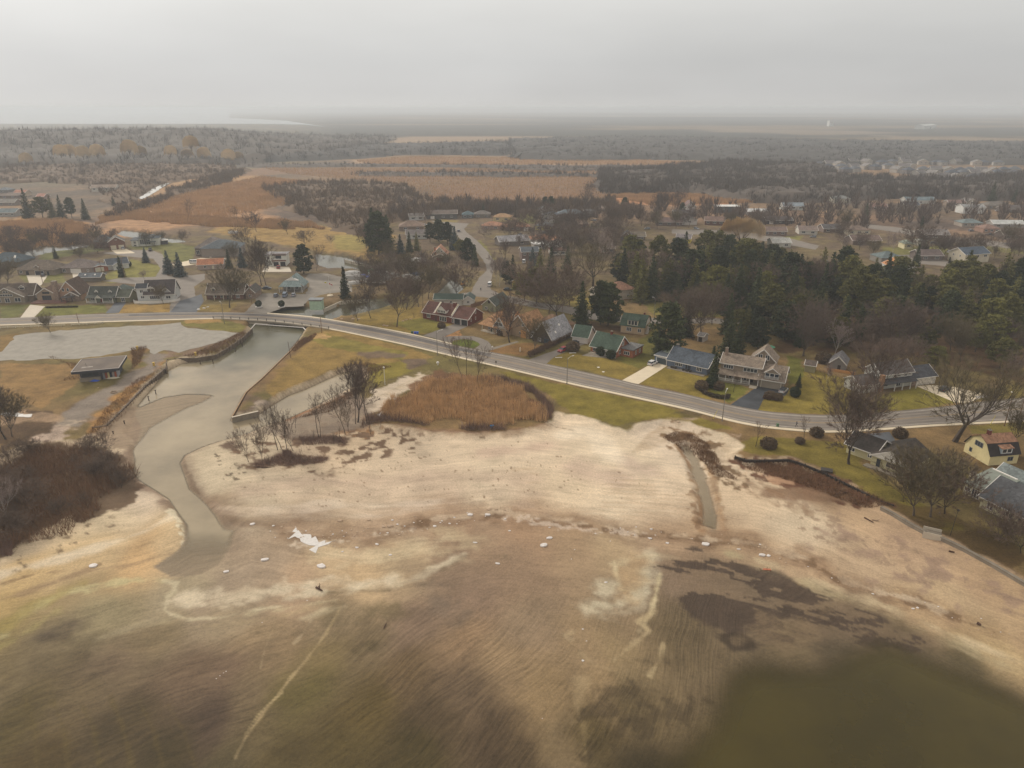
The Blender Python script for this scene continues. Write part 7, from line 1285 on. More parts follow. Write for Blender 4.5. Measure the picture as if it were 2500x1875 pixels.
# bushes
for x, y, hh, k_, lb in ((1466,867,3.4,'ball','left clipped round bush before the green-roofed cape'), (1491,875,3.4,'ball','right clipped round bush before the green-roofed cape'), (1876,1093,3.0,'bushb','large dark round bare bush beside the beach lawn'), (1952,1082,1.8,'bushb','low dark bare bush with a sapling near the road'), (1993,1064,2.6,'bushb','dark bare bush closest to the road'), (2196,1067,2.8,'bushb','maroon bush above the cream bungalow'), (1940,968,3.2,'ball','olive round bush by the black drive'), (1712,950,3,'bushb','brown bush at the start of the curved hedge'), (1398,856,3.6,'bushb','clipped brown bush between the red car and the cape house'),
     (1078,800,2.4,'bushb','dark low bush before the brick house bay window'), (1206,812,2.2,'ball','dark bush at the tan house porch'), (1222,818,2,'bushb','small bush beside the tan house porch'), (315,650,3,'ball','dark bush beside the white siding bungalow'), (1880,972,2.4,'bushb','low brown bush at the black drive edge'), (1898,976,2.2,'bushb','second low brown bush at the black drive edge'), (2255,610,4,'bushb','reddish bush behind the lawn shed'), (2010,885,4,'bushb','brown brushwood beside the olive shed'), (1735,945,3.5,'ball','green shrub left of the veranda'), (1755,950,2.6,'bushb','orange-brown shrub before the veranda')):
    T(k_, x, y, hh, lb, cat='bush')
for i in range(46):
    px, py = trnd.uniform(-20, 310), trnd.uniform(1105, 1330)
    if py > 1330 - px * .45 or py < 1090 + max(0, px - 200) * .3: continue
    T('b4' if i % 2 else 's3', px, py, trnd.uniform(3.5, 6.5), 'bare brown shrub tree tangled in the left bank thicket', group='shrub trees of the left thicket', wid=1.3)
# ------------------------------------------------------------------ reed beds, thickets and the woods that read as one mass
def scatter_in(polys, n_, rd, z=0.0, edge=0.0):
    out_ = []
    for poly, m_ in polys:
        pw = W(poly, z); xs = [p[0] for p in pw]; ys = [p[1] for p in pw]; c = int(m_ * n_); x = rd.uniform(min(xs), max(xs), c * 4); y = rd.uniform(min(ys), max(ys), c * 4); k = sdf(x, y, pw) + fbm(x, y, 9, 3) * edge > 0; out_.append(np.stack([x[k][:c], y[k][:c]], 1))
    return np.concatenate(out_)
def blades(name, pts, hmin, hmax, wd, m_, rd, lean=.2, **kw):
    n_ = len(pts); z = ground_z(pts[:, 0], pts[:, 1]); a = rd.uniform(0, 3.14, n_); h_ = rd.uniform(hmin, hmax, n_) * (1 + .7 * fbm(pts[:, 0], pts[:, 1], 5, 9)); u = np.stack([np.cos(a), np.sin(a), 0 * a], 1) * wd * .5 * rd.uniform(.6, 1.5, n_)[:, None]
    b_ = np.stack([pts[:, 0], pts[:, 1], z - .05], 1); t = b_ + np.stack([rd.normal(0, lean, n_) * h_, rd.normal(0, lean, n_) * h_, h_], 1)
    V = np.stack([b_ - u, b_ + u, t], 1).reshape(-1, 3); o = np_obj(name, V, np.arange(len(V)).reshape(-1, 3), m_); tag(o, kind='stuff', **kw); return o
rd = np.random.default_rng(3)
reed = mat('reeds', C(196,160,118), var=.4, scale=.35, rough=.9); reed_f = mat('marsh_reeds', C(176,140,102), var=.28, scale=.05, rough=.9); brush = mat('brushwood', C(78,62,50), var=.35, scale=.4, rough=.95); brushp = mat('purple_brushwood', C(122,98,86), var=.3, scale=.3, rough=.95)
RB = [(935,1000),(1000,955),(1050,925),(1130,925),(1200,930),(1270,945),(1310,965),(1335,1000),(1330,1025),(1290,1030),(1250,1042),(1180,1044),(1080,1042),(1000,1035),(975,1025)]
blades('reeds', scatter_in([(RB, 1)], 22000, rd, edge=12), 1.0, 2.9, .14, reed, rd, .13)
blades('brush', scatter_in([([(1170,925),(1230,920),(1300,940),(1335,965),(1350,1000),(1345,1022),(1325,1025),(1318,990),(1290,960),(1220,940)], .5), ([(880,1035),(960,1030),(1080,1048),(1180,1052),(1250,1048),(1080,1040),(940,1015),(900,1020)], .22), ([(0,1400-60),(0,1330),(20,1320),(30,1350)], .05)], 9000, rd, edge=3), .8, 2.4, .1, brushp, rd, .45)
TH = [(-40,1150),(60,1105),(150,1085),(240,1095),(300,1115),(318,1150),(300,1190),(240,1225),(200,1265),(120,1290),(60,1310),(20,1345),(-60,1350)]
blades('thicket', scatter_in([(TH, 1)], 11000, rd, -.8, edge=9), .8, 3.4, .10, mat('thicket_twigs', C(120,90,66), var=.4, scale=.25, rough=.95), rd, .42)
blades('dry_grass', scatter_in([([(1615,1062),(1645,1045),(1690,1052),(1730,1075),(1740,1100),(1690,1100)], .12), ([(1700,1095),(1745,1095),(1770,1140),(1800,1165),(1740,1150)], .08), ([(1790,1112),(1820,1120),(1930,1124),(2010,1155),(2090,1192),(2180,1234),(2110,1230),(2030,1200),(1930,1165),(1830,1140)], .25),
   ([(385,905),(300,1010),(240,1070),(195,1080),(250,1010),(330,930)], .12), ([(445,870),(490,872),(560,845),(612,810),(600,806),(545,832),(480,860)], .15), ([(700,850),(740,825),(770,822),(720,860)], .06), ([(745,940),(800,918),(863,888),(900,885),(960,895),(900,915),(800,925)], .14), ([(740,830),(770,815),(765,830),(735,845)], .04), ([(725,1015),(790,985),(860,950),(880,960),(800,1000)], .08), ([(120,870),(195,890),(205,925),(150,930),(190,905)], .05), ([(322,850),(360,845),(345,885),(320,905)], .06)], 26000, rd, edge=1), .3, 1.1, .09, mat('dry_stems', C(118,88,62), var=.35, scale=.5), rd, .5)
blades('litter', scatter_in([([(640,1120),(680,1108),(800,1115),(795,1128),(700,1135),(655,1135)], .15), ([(730,1065),(830,1062),(845,1080),(740,1085)], .2), ([(640,1130),(620,1130),(625,1140),(655,1140)], .04), ([(690,1098),(712,1100),(710,1110),(690,1108)], .05)], 9000, rd, -.6), .4, 1.5, .08, brushp, rd, .6)
MR = [([(230,550),(300,535),(500,552),(720,560),(700,540),(480,530),(300,515),(250,530)], .4), ([(0,545),(150,535),(225,555),(215,590),(150,595),(0,600)], .35), ([(640,540),(760,545),(790,560),(700,552)], .1), ([(330,498),(640,430),(760,445),(700,500),(500,540),(300,520)], .5), ([(870,392),(1000,382),(1500,388),(1850,403),(1500,402),(900,403)], .5), ([(1480,478),(1600,470),(1750,478),(1850,494),(1600,502)], .35), ([(640,410),(1640,412),(1500,485),(1000,495),(1000,450),(700,425)], .5)]
blades('marsh_reeds', scatter_in(MR, 60000, rd, edge=6), 1.6, 2.9, .5, reed_f, rd, .12)
# wood masses
def tuft(seed, n_=46, h_=1.0):
    r_ = np.random.default_rng(seed); V = []
    for k in range(n_):
        a = r_.uniform(0, 6.28); t = r_.uniform(0, 1); rr = .42 * math.sin(math.pi * (.15 + .75 * t)) * r_.uniform(.3, 1.1); c = np.array([math.cos(a) * rr, math.sin(a) * rr, .18 + .78 * t]); b_ = np.array([math.cos(a) * rr * .4, math.sin(a) * rr * .4, max(.02, .18 + .78 * t - .32)]); s_ = r_.normal(0, 1, 3); s_[2] *= .2; s_ /= np.linalg.norm(s_); w_ = r_.uniform(.02, .055)
        V += [b_ - s_ * w_ * .5, b_ + s_ * w_ * .5, c + r_.normal(0, .04, 3)]
    for s_ in (-1, 1): V += [np.array([-.03, 0, 0]), np.array([.03, 0, 0]), np.array([.0, .01 * s_, .7])]
    return np.array(V)
TU = [tuft(i) for i in range(5)]; TUL = [tuft(i + 9, 16) for i in range(5)]
for t_ in TUL: t_[:, :2] *= 1.25
def wood(name, polys, n_, hmin, hmax, m_, rd, low=False, canopy=None, wid=1.0):
    pts = scatter_in(polys, n_, rd, edge=14); z = ground_z(pts[:, 0], pts[:, 1]); h_ = rd.uniform(hmin, hmax, len(pts)) * (1 + .4 * fbm(pts[:, 0], pts[:, 1], 70, 4)); a = rd.uniform(0, 6.28, len(pts)); lib = TUL if low else TU; Vs = []
    for k in range(5):
        s_ = slice(k, None, 5); t_ = lib[k]; c, q = np.cos(a[s_]), np.sin(a[s_]); x = t_[None, :, 0] * c[:, None] - t_[None, :, 1] * q[:, None]; y = t_[None, :, 0] * q[:, None] + t_[None, :, 1] * c[:, None]; hh = h_[s_][:, None]
        Vs.append(np.stack([pts[s_][:, 0:1] + x * hh * wid, pts[s_][:, 1:2] + y * hh * wid, z[s_][:, None] + t_[None, :, 2] * hh], 2).reshape(-1, 3))
    V = np.concatenate(Vs); T_ = np.arange(len(V)).reshape(-1, 3)
    if canopy:                                     # the crowded inner storey below the crowns
        for poly, _ in polys:
            pw = W(poly); xs = [p[0] for p in pw]; ys = [p[1] for p in pw]; st = canopy[0]; gx, gy = np.meshgrid(np.arange(min(xs), max(xs), st), np.arange(min(ys), max(ys), st)); sh = gx.shape; gx = gx.ravel() + rd.uniform(-.3, .3, gx.size) * st; gy = gy.ravel() + rd.uniform(-.3, .3, gy.size) * st
            d = sdf(gx, gy, pw) + fbm(gx, gy, 60, 8) * 25; zz = ground_z(gx, gy) + np.where(d > 0, canopy[1] * smooth(d, 0, st * 1.5) * (1 + rd.uniform(-.45, .35, gx.size) + fbm(gx, gy, 50, 2) * .5), -.6); ix = np.arange(gx.size).reshape(sh)
            a_, b_, c_, d_ = ix[:-1, :-1].ravel(), ix[:-1, 1:].ravel(), ix[1:, 1:].ravel(), ix[1:, :-1].ravel(); tt = np.concatenate([np.stack([a_, b_, c_], 1), np.stack([a_, c_, d_], 1)]); tt = tt[(d[tt] > -st).all(1)]; o_ = len(V); V = np.concatenate([V, np.stack([gx, gy, zz], 1)]); T_ = np.concatenate([T_, tt + o_])
    o = np_obj(name, V, T_, m_); tag(o, kind='stuff'); return o
wd1 = mat('wood_mass', C(84,74,66), var=.3, scale=.02, rough=.95); wd2 = mat('wood_mass_far', C(70,66,62), var=.3, scale=.012, rough=.95); wd3 = mat('scrub', C(100,80,60), var=.3, scale=.03, rough=.95)
wood('woodland', [([(1620,414),(1760,404),(2000,410),(2060,440),(2300,452),(2520,430),(2520,492),(2300,488),(2100,490),(1980,498),(1843,496),(1740,478),(1617,456)], 1.0), ([(1465,428),(1660,420),(1680,470),(1560,476),(1465,473)], .3)], 3300, 10, 15, wd1, rd, canopy=(7, 6.5))
wood('scrub', [([(640,462),(760,448),(980,455),(1050,490),(1180,500),(1250,500),(1500,492),(1500,506),(1250,512),(1040,528),(960,545),(900,590),(830,560),(780,540),(720,520),(700,490)], 1.0), ([(0,415),(300,405),(560,408),(600,425),(440,440),(340,480),(290,500),(220,455),(100,445),(0,450)], .8), ([(300,512),(360,496),(465,450),(600,415),(560,445),(430,478),(330,520),(270,532)], .35), ([(1040,512),(1280,505),(1500,500),(1500,515),(1280,520),(1050,530)], .35)], 2400, 5, 10, wd3, rd, canopy=(6, 3.2))
wood('far_woodland', [([(1240,345),(1500,338),(1900,345),(2200,350),(2520,352),(2520,404),(2200,398),(2000,404),(1830,400),(1700,390),(1450,392),(1250,390)], 1.0), ([(880,360),(1250,352),(1250,380),(1000,378),(860,388),(640,400),(560,398),(620,372)], .5)], 4200, 11, 16, wd2, rd, low=True, canopy=(13, 8))
wood('hedgerow', [([(560,404),(900,402),(1300,405),(1700,408),(1700,412),(1300,410),(900,408),(570,409)], .3), ([(860,422),(1250,424),(1480,428),(1480,434),(1250,432),(860,430)], .3), ([(1150,412),(1500,414),(1640,410),(1600,418),(1300,418)], .15)], 1100, 4, 8, wd1, rd, canopy=(7, 2.5))

# mature trees on the far left rise, standing against the lake
RW = [[(-2300,1050),(-900,1060),(-700,1100),(-420,1180),(-330,1500),(-330,2200),(-900,2400),(-2300,2200)]]
_W = W
def W(pts, z=0.0): return [tuple(q) for q in pts] if abs(pts[0][0]) > 2000 and pts[0][0] < 0 else _W(pts, z)
wood('ridge_woodland', [(RW[0], 1.0)], 7000, 14, 24, mat('ridge_wood', C(82,74,66), var=.3, scale=.01, rough=.95), rd, low=True, canopy=(18, 10))

pv_ = np.array([t[:3] for t in VT[88:]]); Vs = []
for i, (x_, y_, h__) in enumerate(pv_):
    for q_ in range(2): t_ = TU[(i + q_) % 5]; a = i * 1.7 + q_; c, s_ = math.cos(a), math.sin(a); Vs.append(np.stack([x_ + (t_[:, 0] * c - t_[:, 1] * s_) * h__ * .9, y_ + (t_[:, 0] * s_ + t_[:, 1] * c) * h__ * .9, t_[:, 2] * h__], 1))
V = np.concatenate(Vs); tag(np_obj('bare_trees_beyond', V, np.arange(len(V)).reshape(-1, 3), twig), kind='stuff')
# ------------------------------------------------------------------ cars
tyre_m = mat('tyre_rubber', C(34,34,36), var=.1); rim_m = mat('wheel_rim', C(140,140,142), rough=.4, var=.05); lamp_w = mat('headlight_glass', C(210,210,205), rough=.2, var=.02); lamp_r = mat('tail_light', C(150,36,32), rough=.3, var=.05)
def car_paint(c): return mat('car_paint_%d_%d_%d' % c, C(*c), rough=.35, var=.04, spec=.5)
def car(px, py, qx, qy, c, label, kind='suv', group=None, roofc=None):
    """stands at pixel (px,py), nose towards pixel (qx,qy)"""
    a = P(px, py); b = P(qx, qy); d = b - a; rt = empty({'pickup': 'pickup_truck', 'van': 'van'}.get(kind, 'car'), (a.x, a.y, .06), math.atan2(d.y, d.x), label, 'car' if kind not in ('van', 'pickup') else kind, group)
    L, w_, hb = {'suv': (4.5, 1.85, 1.0), 'sedan': (4.6, 1.8, .9), 'van': (5.2, 2.0, 1.25), 'pickup': (5.5, 2.0, 1.1)}[kind]; ht = {'suv': 1.62, 'sedan': 1.45, 'van': 2.1, 'pickup': 1.8}[kind]
    pm = car_paint(c); x = L / 2
    prof = [(-x, .35), (-x + .08, hb), (x - .95 if kind != 'van' else x - .6, hb), (x - .12, hb - .2), (x, .62), (x - .03, .32)]
    q = MB(); n_ = len(prof); vs = [(u, -w_/2, z) for u, z in prof] + [(u, w_/2, z) for u, z in prof]; q.add(vs, [tuple(range(n_)), tuple(range(2*n_-1, n_-1, -1))] + [(i, n_+i, n_+(i+1) % n_, (i+1) % n_) for i in range(n_)]); q.build('body', pm, rt)
    r0, r1, t0, t1 = {'suv': (-x+.1, x-1.15, -x+.45, x-1.95), 'sedan': (-x+.45, x-1.1, -x+1.1, x-1.9), 'van': (-x+.1, x-.65, -x+.25, x-1.3), 'pickup': (-.7, x-1.3, -.4, x-2.0)}[kind]
    hw = w_/2 - .06; tw_ = w_/2 - .22; vs = [(r0,-hw,hb-.01),(r1,-hw,hb-.01),(r1,hw,hb-.01),(r0,hw,hb-.01),(t0,-tw_,ht-.07),(t1,-tw_,ht-.07),(t1,tw_,ht-.07),(t0,tw_,ht-.07)]
    q = MB(); q.add(vs, [(0,1,5,4),(1,2,6,5),(2,3,7,6),(3,0,4,7),(4,5,6,7)]); q.build('windows', glass, rt)
    q = MB(); q.box(t0-.05, t1+.05, -tw_-.03, tw_+.03, ht-.07, ht); 
    for px_ in ((t0+t1)/2,): 
        for s_ in (-1, 1): q.slab([(px_-.06, s_*(hw+.015), hb), (px_+.06, s_*(hw+.015), hb), (px_+.06, s_*(tw_+.015), ht-.05), (px_-.06, s_*(tw_+.015), ht-.05)], .03)
    q.build('roof_panel', car_paint(roofc) if roofc else pm, rt)
    if kind == 'pickup': q = MB(); q.box(-x+.15, -.8, -w_/2+.1, w_/2-.1, hb+.002, hb+.02); q.build('bed', dark_m, rt)
    for sx in (x - .85, -x + .85):
        for sy in (-1, 1):
            q = MB(); q.tube((sx, sy*(w_/2-.2), .34), (sx, sy*(w_/2+.02), .34), .34, .34, 12); wl = q.build('wheel', tyre_m, rt); q = MB(); q.tube((sx, sy*(w_/2+.021), .34), (sx, sy*(w_/2+.035), .34), .2, .19, 10); q.build('rim', rim_m, wl)
    for sy in (-1, 1):
        q = MB(); q.box(x-.12, x+.012, sy*(w_/2-.35)-.16, sy*(w_/2-.35)+.16, .66, .8); q.build('headlight', lamp_w, rt); q = MB(); q.box(-x-.012, -x+.06, sy*(w_/2-.2)-.13, sy*(w_/2-.2)+.13, .7, .95); q.build('tail_light', lamp_r, rt)
    return rt
WHT = (206,204,202); BLK = (44,46,50)
car(1373, 858, 1360, 864, (140,44,50), 'dark red hatchback parked on the drive beside the long brown hedge', 'suv'); car(1593, 890, 1610, 882, WHT, 'white car on the pale concrete drive of the blue-grey bungalow', 'suv'); car(1912, 957, 1924, 945, WHT, 'white car with a black roof on the black drive', 'suv', roofc=BLK)
car(1401, 841, 1388, 846, BLK, 'black car before the white-doored garage', 'sedan'); car(2306, 954, 2318, 950, (52,58,64), 'dark car on the pale drive beside the whitewashed garage wing', 'suv'); car(674, 724, 681, 714, (104,110,120), 'grey-blue car, left of three before the open pavilion', 'suv'); car(696, 724, 702, 714, (112,124,140), 'pale blue car in the middle of three before the open pavilion', 'van'); car(717, 723, 721, 713, (150,152,158), 'silver car, right of three before the open pavilion', 'suv')
car(652, 706, 662, 706, (52,58,70), 'dark blue car at the foot of the ivy-trunked trees', 'sedan'); car(1196, 698, 1200, 690, WHT, 'white van at the kerb by the white-trunked birches', 'van'); car(1279, 642, 1281, 634, WHT, 'white van before the two-storey brick house', 'van'); car(301, 608, 304, 602, (170,172,176), 'silver car before the brick double garage', 'suv'); car(367, 612, 369, 604, BLK, 'black pickup under the carport of the modern white house', 'pickup')
car(680, 655, 682, 649, (150,44,36), 'bright red car before the dark garage doors of the white modern house', 'suv'); car(105, 674, 108, 668, (54,58,66), 'dark car on the drive of the brown hip-roofed bungalow', 'sedan'); car(1037, 551, 1046, 551, WHT, 'white car on the grass at the head of the side street', 'suv'); car(2319, 617, 2330, 616, WHT, 'white car on the street behind the grove', 'suv'); car(2436, 516, 2448, 516, WHT, 'white car before the broad grey-brown house at the upper right', 'suv'); car(1240, 709, 1252, 709, BLK, 'black car in shade by the street corner', 'sedan'); car(2416, 575, 2428, 575, BLK, 'black pickup by the curved street at the right', 'pickup'); car(474, 643, 480, 643, WHT, 'white van beside the orange-brown bungalow', 'van'); car(1298, 645, 1302, 638, (70,72,78), 'dark car right of the white van at the two-storey brick house', 'sedan'); car(2012, 640, 2020, 640, (90,92,96), 'grey car on the village street above the grove', 'sedan')

# ------------------------------------------------------------------ street furniture
wood_p = mat('weathered_pole', C(112,84,62), var=.25, scale=1.2)
def lamp(px, py, label, h=9.0, arm=(1.6, 1.2), m_=pole_m, name='street_lamp', rz=0.0, lean=0):
    p = G(px, py); rt = empty(name, tuple(p), rz, label, 'street lamp', None); rt.rotation_euler.x = lean
    q = MB(); q.tube((0, 0, 0), (0, 0, h), .13, .08, 8); q.build('pole', m_, rt); q = MB(); q.lathe([(.2, 0), (.2, .3), (.13, .34)], 8); q.build('base', m_, rt)
    q = MB(); a = Vector((0, 0, h - .3)); b = Vector((arm[0] * .5, arm[1] * .5, h + .35)); c = Vector((arm[0], arm[1], h + .5)); q.tube(a, b, .06, .05, 6); q.tube(b, c, .05, .045, 6); q.build('arm', rail_m if m_ is pole_m else m_, rt)
    d = Vector((arm[0], arm[1], 0)).normalized(); s_ = Vector((-d.y, d.x, 0)) * .17; q = MB(); q.slab([c - s_, c + s_, c + s_ * .7 + d * .75, c - s_ * .7 + d * .75], .14); hd = q.build('lamp_head', mat('lamp_shell', C(200,196,190), rough=.4, var=.04), rt); q = MB(); q.slab([c - s_ * .6 + d * .15 - Vector((0,0,.141)), c + s_ * .6 + d * .15 - Vector((0,0,.141)), c + s_ * .5 + d * .6 - Vector((0,0,.141)), c - s_ * .5 + d * .6 - Vector((0,0,.141))], .03); q.build('lens', glass, hd)
    return rt
lamp(1068, 867, 'street lamp at the pavement opposite the crescent drive'); lamp(1384, 937, 'street lamp at the pavement below the green-roofed cape house'); lamp(1763, 1028, 'street lamp standing in the grass near the sand, second from the right', arm=(.9, 1.8)); lamp(548, 790, 'street lamp at the left end of the bridge', arm=(-.8, .9)); lamp(2452, 1040, 'wooden pole with a curved lamp arm at the right road bend', h=9.5, m_=wood_p, arm=(.6, 1.4))
lamp(1597, 772, 'white lamp post behind the tan mansard-roofed house', h=8, arm=(-.7, .6))
def post(px, py, h, label, name='pole', cat='pole', m_=None, r_=.1, cap=None, lean=0, cross=False, group=None):
    p = G(px, py); rt = empty(name, tuple(p), 0, label, cat, group); rt.rotation_euler.y = lean; q = MB(); q.tube((0, 0, -.4), (0, 0, h), r_, r_ * .7, 7); q.build('shaft', m_ or wood_p, rt)
    if cap: q = MB(); q.lathe([(.05, h), (.28, h + .1), (.3, h + .35), (.12, h + .5)], 8); q.build('lantern', cap, rt)
    if cross: q = MB(); q.box(-1.1, 1.1, -.08, .08, h - .7, h - .55); c_ = q.build('crossarm', m_ or wood_p, rt); q = MB(); [q.tube((x_, 0, h - .549), (x_, 0, h - .3), .05, .04, 5) for x_ in (-.9, 0, .9)]; q.build('insulator', glass, c_)
    return rt
post(940, 940, 6.0, 'white post lamp beside the sandy track', cap=white, m_=rail_m); post(710, 874, 6.4, 'dark slender pole leaning on the grassy point', m_=mat('rusty_steel', C(78,52,42)), r_=.11, lean=-.06); post(2320, 1307, 6.0, 'black garden lamp post by the seawall', m_=dark_m, cap=dark_m, r_=.07, lean=.05); post(786, 813, 7.0, 'brown wooden pole at the right end of the bridge', m_=wood_p, r_=.15); post(193, 789, 4.6, 'cut-off wooden pole by the road at the left', r_=.13, lean=-.06)
for x, y, hh, lb in ((615,741,11,'utility pole before the pavilion'), (105,692,10,'utility pole on the drive of the brown bungalow'), (251,677,9,'utility pole by the slate shed'), (305,678,11,'utility pole beside the narrow spruce'), (1372,779,11,'utility pole behind the A-frame'), (1272,726,10,'utility pole at the street corner under the olive pine'), (2299,604,10,'utility pole by the maroon bushes at the right'), (866,668,10,'utility pole beside the boats'), (2460,610,10,'utility pole at the curved street on the right'), (1440,548,9,'utility pole by the long tan bungalow'), (1597,500,10,'utility pole at the marsh edge'), (2481,1045,10.5,'leaning utility pole beside the lamp at the right edge')):
    post(x, y, hh, lb, 'utility_pole', 'utility pole', r_=.14, cross=True)
fp = empty('flagpole', tuple(P(806, 722)), 0, 'white flagpole with a crossarm and a red and white maple leaf flag', 'flagpole'); q = MB(); q.tube((0,0,0), (0,0,9.6), .1, .05, 8); q.build('mast', white, fp); q = MB(); q.tube((-2.2,0,7.0), (1.6,0,7.3), .05, .04, 5); q.build('yardarm', white, fp); q = MB(); q.lathe([(1.6,0),(1.5,.35),(.9,.5),(.2,.52)], 12); q.build('base', conc_pale, fp)
q = MB(); q.slab([(.1,0,6.4),(.55,0,6.2),(.62,.02,5.5),(.17,.02,5.7)], .03); fl_ = q.build('flag', mat('flag_red', C(190,54,48), var=.05), fp); q = MB(); q.slab([(.56,0,6.2),(1.1,0,5.95),(1.17,.02,5.25),(.63,.02,5.5)], .03); q.build('flag', mat('flag_white', C(220,214,208), var=.03), fp); q = MB(); q.slab([(1.11,0,5.94),(1.5,0,5.75),(1.57,.02,5.05),(1.18,.02,5.24)], .03); q.build('flag', mat('flag_red', C(190,54,48)), fp)
lf = MB(); lf.v = []; cpt = Vector((.87, -.045, 5.75)); star = []
for k in range(22): a_ = math.pi/2 + k*2*math.pi/22; rr_2 = .2 if k % 2 == 0 else .11; star.append((cpt.x + rr_2*math.cos(a_), cpt.y, cpt.z + rr_2*math.sin(a_)))
lf.add(star, [tuple(range(22))]); lf.build('maple_leaf', mat('flag_red', C(190,54,48)), fp); q = MB(); q.slab([(-2.1,0,6.9),(-1.2,0,6.75),(-1.25,0,6.2),(-2.15,0,6.35)], .03); q.build('pennant', mat('yellow_pennant', C(190,176,60)), fp)
rt = empty('road_sign', tuple(P(1211, 898)), 0, 'small road sign on a post at the pavement', 'sign'); q = MB(); q.tube((0,0,0), (0,0,2.6), .05, .05, 6); q.build('post', pole_m, rt); q = MB(); q.box(-.3, .3, -.04, .0, 1.8, 2.6); q.build('plate', pole_m, rt)
rt = empty('utility_box', tuple(P(1898, 1042)), 0, 'small green box post at the kerb left of the runner', 'post'); q = MB(); q.box(-.3,.3,-.25,.25,0,.9); q.build('cabinet', mat('green_box', C(84,110,84)), rt); q = MB(); q.box(-.34,.34,-.29,.29,.9,1.0); q.build('lid', mat('green_box', C(84,110,84)), rt)
for x, y, lb in ((376,893,'yellow mooring bollard on the left quay corner'), (478,868,'pale yellow bollard on the brushy left bank'), (336,853,'yellow drum behind the derelict boathouse')):
    rt = empty('bollard', tuple(P(x, y)), 0, lb, 'bollard'); q = MB(); q.lathe([(.35,0),(.33,1.0),(.45,1.1),(.45,1.3)], 10); q.build('body', mat('yellow_paint', C(190,160,80), var=.1), rt)
rt = empty('marker_post', tuple(P(1069, 891)), 0, 'white ball-topped marker on the grass beyond the pavement', 'marker'); q = MB(); q.lathe([(.25,0),(.22,.5),(.45,.6),(.55,.9),(.4,1.2),(.1,1.35)], 12); q.build('body', white, rt)
for x, y, c, lb in ((1006,814,(50,80,56),'dark green wheelie bin lying at the kerb'), (1013,815,(44,80,176),'blue recycling bin beside the green one'), (1019,815,(52,96,190),'rightmost blue recycling box at the kerb'), (1857,938,(44,92,150),'blue bin beside the taupe garage door')):
    rt = empty('recycling_bin', tuple(P(x, y)), .3, lb, 'bin'); q = MB(); q.add([(-.35,-.3,.0),(.35,-.3,.0),(.35,.3,.0),(-.35,.3,.0),(-.48,-.4,.8),(.48,-.4,.8),(.48,.4,.8),(-.48,.4,.8)], [(3,2,1,0),(0,1,5,4),(1,2,6,5),(2,3,7,6),(3,0,4,7)]); mb_ = mat('bin_%d' % c[2], C(*c), rough=.5, var=.05); q.build('tub', mb_, rt); q = MB(); q.box(-.52,.52,-.44,.44,.8,.9); q.build('lid', mb_, rt)
for x, y, lb in ((632,751,'left white planter with a clipped round bush'), (688,751,'right white planter with a clipped round bush, by the bridge')):
    p = P(x, y); rt = empty('planter', tuple(p), 0, lb, 'planter'); q = MB(); q.lathe([(1.0,0),(1.5,.25),(1.55,.6),(1.2,.62)], 14); q.build('bowl', white, rt); rb = np.random.default_rng(5); v_ = rb.normal(0,1,(1100,3)); v_ /= np.linalg.norm(v_, axis=1)[:,None]; v_ *= 1.45 * rb.uniform(.8,1,(1100,1)); v_[:,2] += 1.9; V, T_ = leafcloud(rb, v_, (.06,.26), 2, .8); np_obj('bush', V, T_, bush_g, rt)
# hedges
def hedge(pts, w_, h_, m_, label, dens=240, sz=.3):
    gp = [P(x, y) for x, y in pts]; p0 = gp[0].copy(); rt = empty('hedge', tuple(p0), 0, label, 'hedge'); rb = np.random.default_rng(9); A = []; st = MB()
    for a, b in zip(gp[:-1], gp[1:]):
        L = (b - a).length; n_ = int(L * dens / 10) * 4; t = rb.uniform(0, 1, n_); d = (b - a) / L; u = rb.uniform(-1, 1, n_) * w_ / 2; z = h_ * rb.uniform(0, 1, n_) ** .6; A.append(np.stack([(a.x - p0.x) + d.x * L * t - d.y * u, (a.y - p0.y) + d.y * L * t + d.x * u, z], 1))
        for k in range(max(1, int(L / 2))): c = a + (b - a) * (k + .5) / max(1, int(L / 2)) - p0; st.tube((c.x, c.y, 0), (c.x, c.y, h_ * .8), .08, .04, 4)
    st.build('stems', bark_d, rt); V, T_ = leafcloud(rb, np.concatenate(A), (.06, sz), 2, .9); np_obj('foliage', V, T_, m_, rt)
hedge_b = mat('brown_hedge', C(92,68,50), var=.3, scale=1); hedge([(1290,874),(1330,855),(1392,822)], 2.2, 2.1, hedge_b, 'long clipped brown hedge between the brown lawn and the drive'); hedge([(1710,953),(1720,962),(1738,969),(1758,973),(1774,974),(1779,969)], 1.3, 1.1, mat('dark_hedge', C(70,58,40), var=.3, scale=1), 'low curved dark hedge round the lawn of the taupe house'); hedge([(1864,972),(1885,976),(1905,974)], 1.8, 1.1, hedge_b, 'low grey-brown shrub border at the black drive', sz=.4)
hedge([(112,752),(150,751),(190,750)], .8, .6, mat('dark_hedge', C(70,58,40)), 'row of low clipped bushes before the stone chimney house')
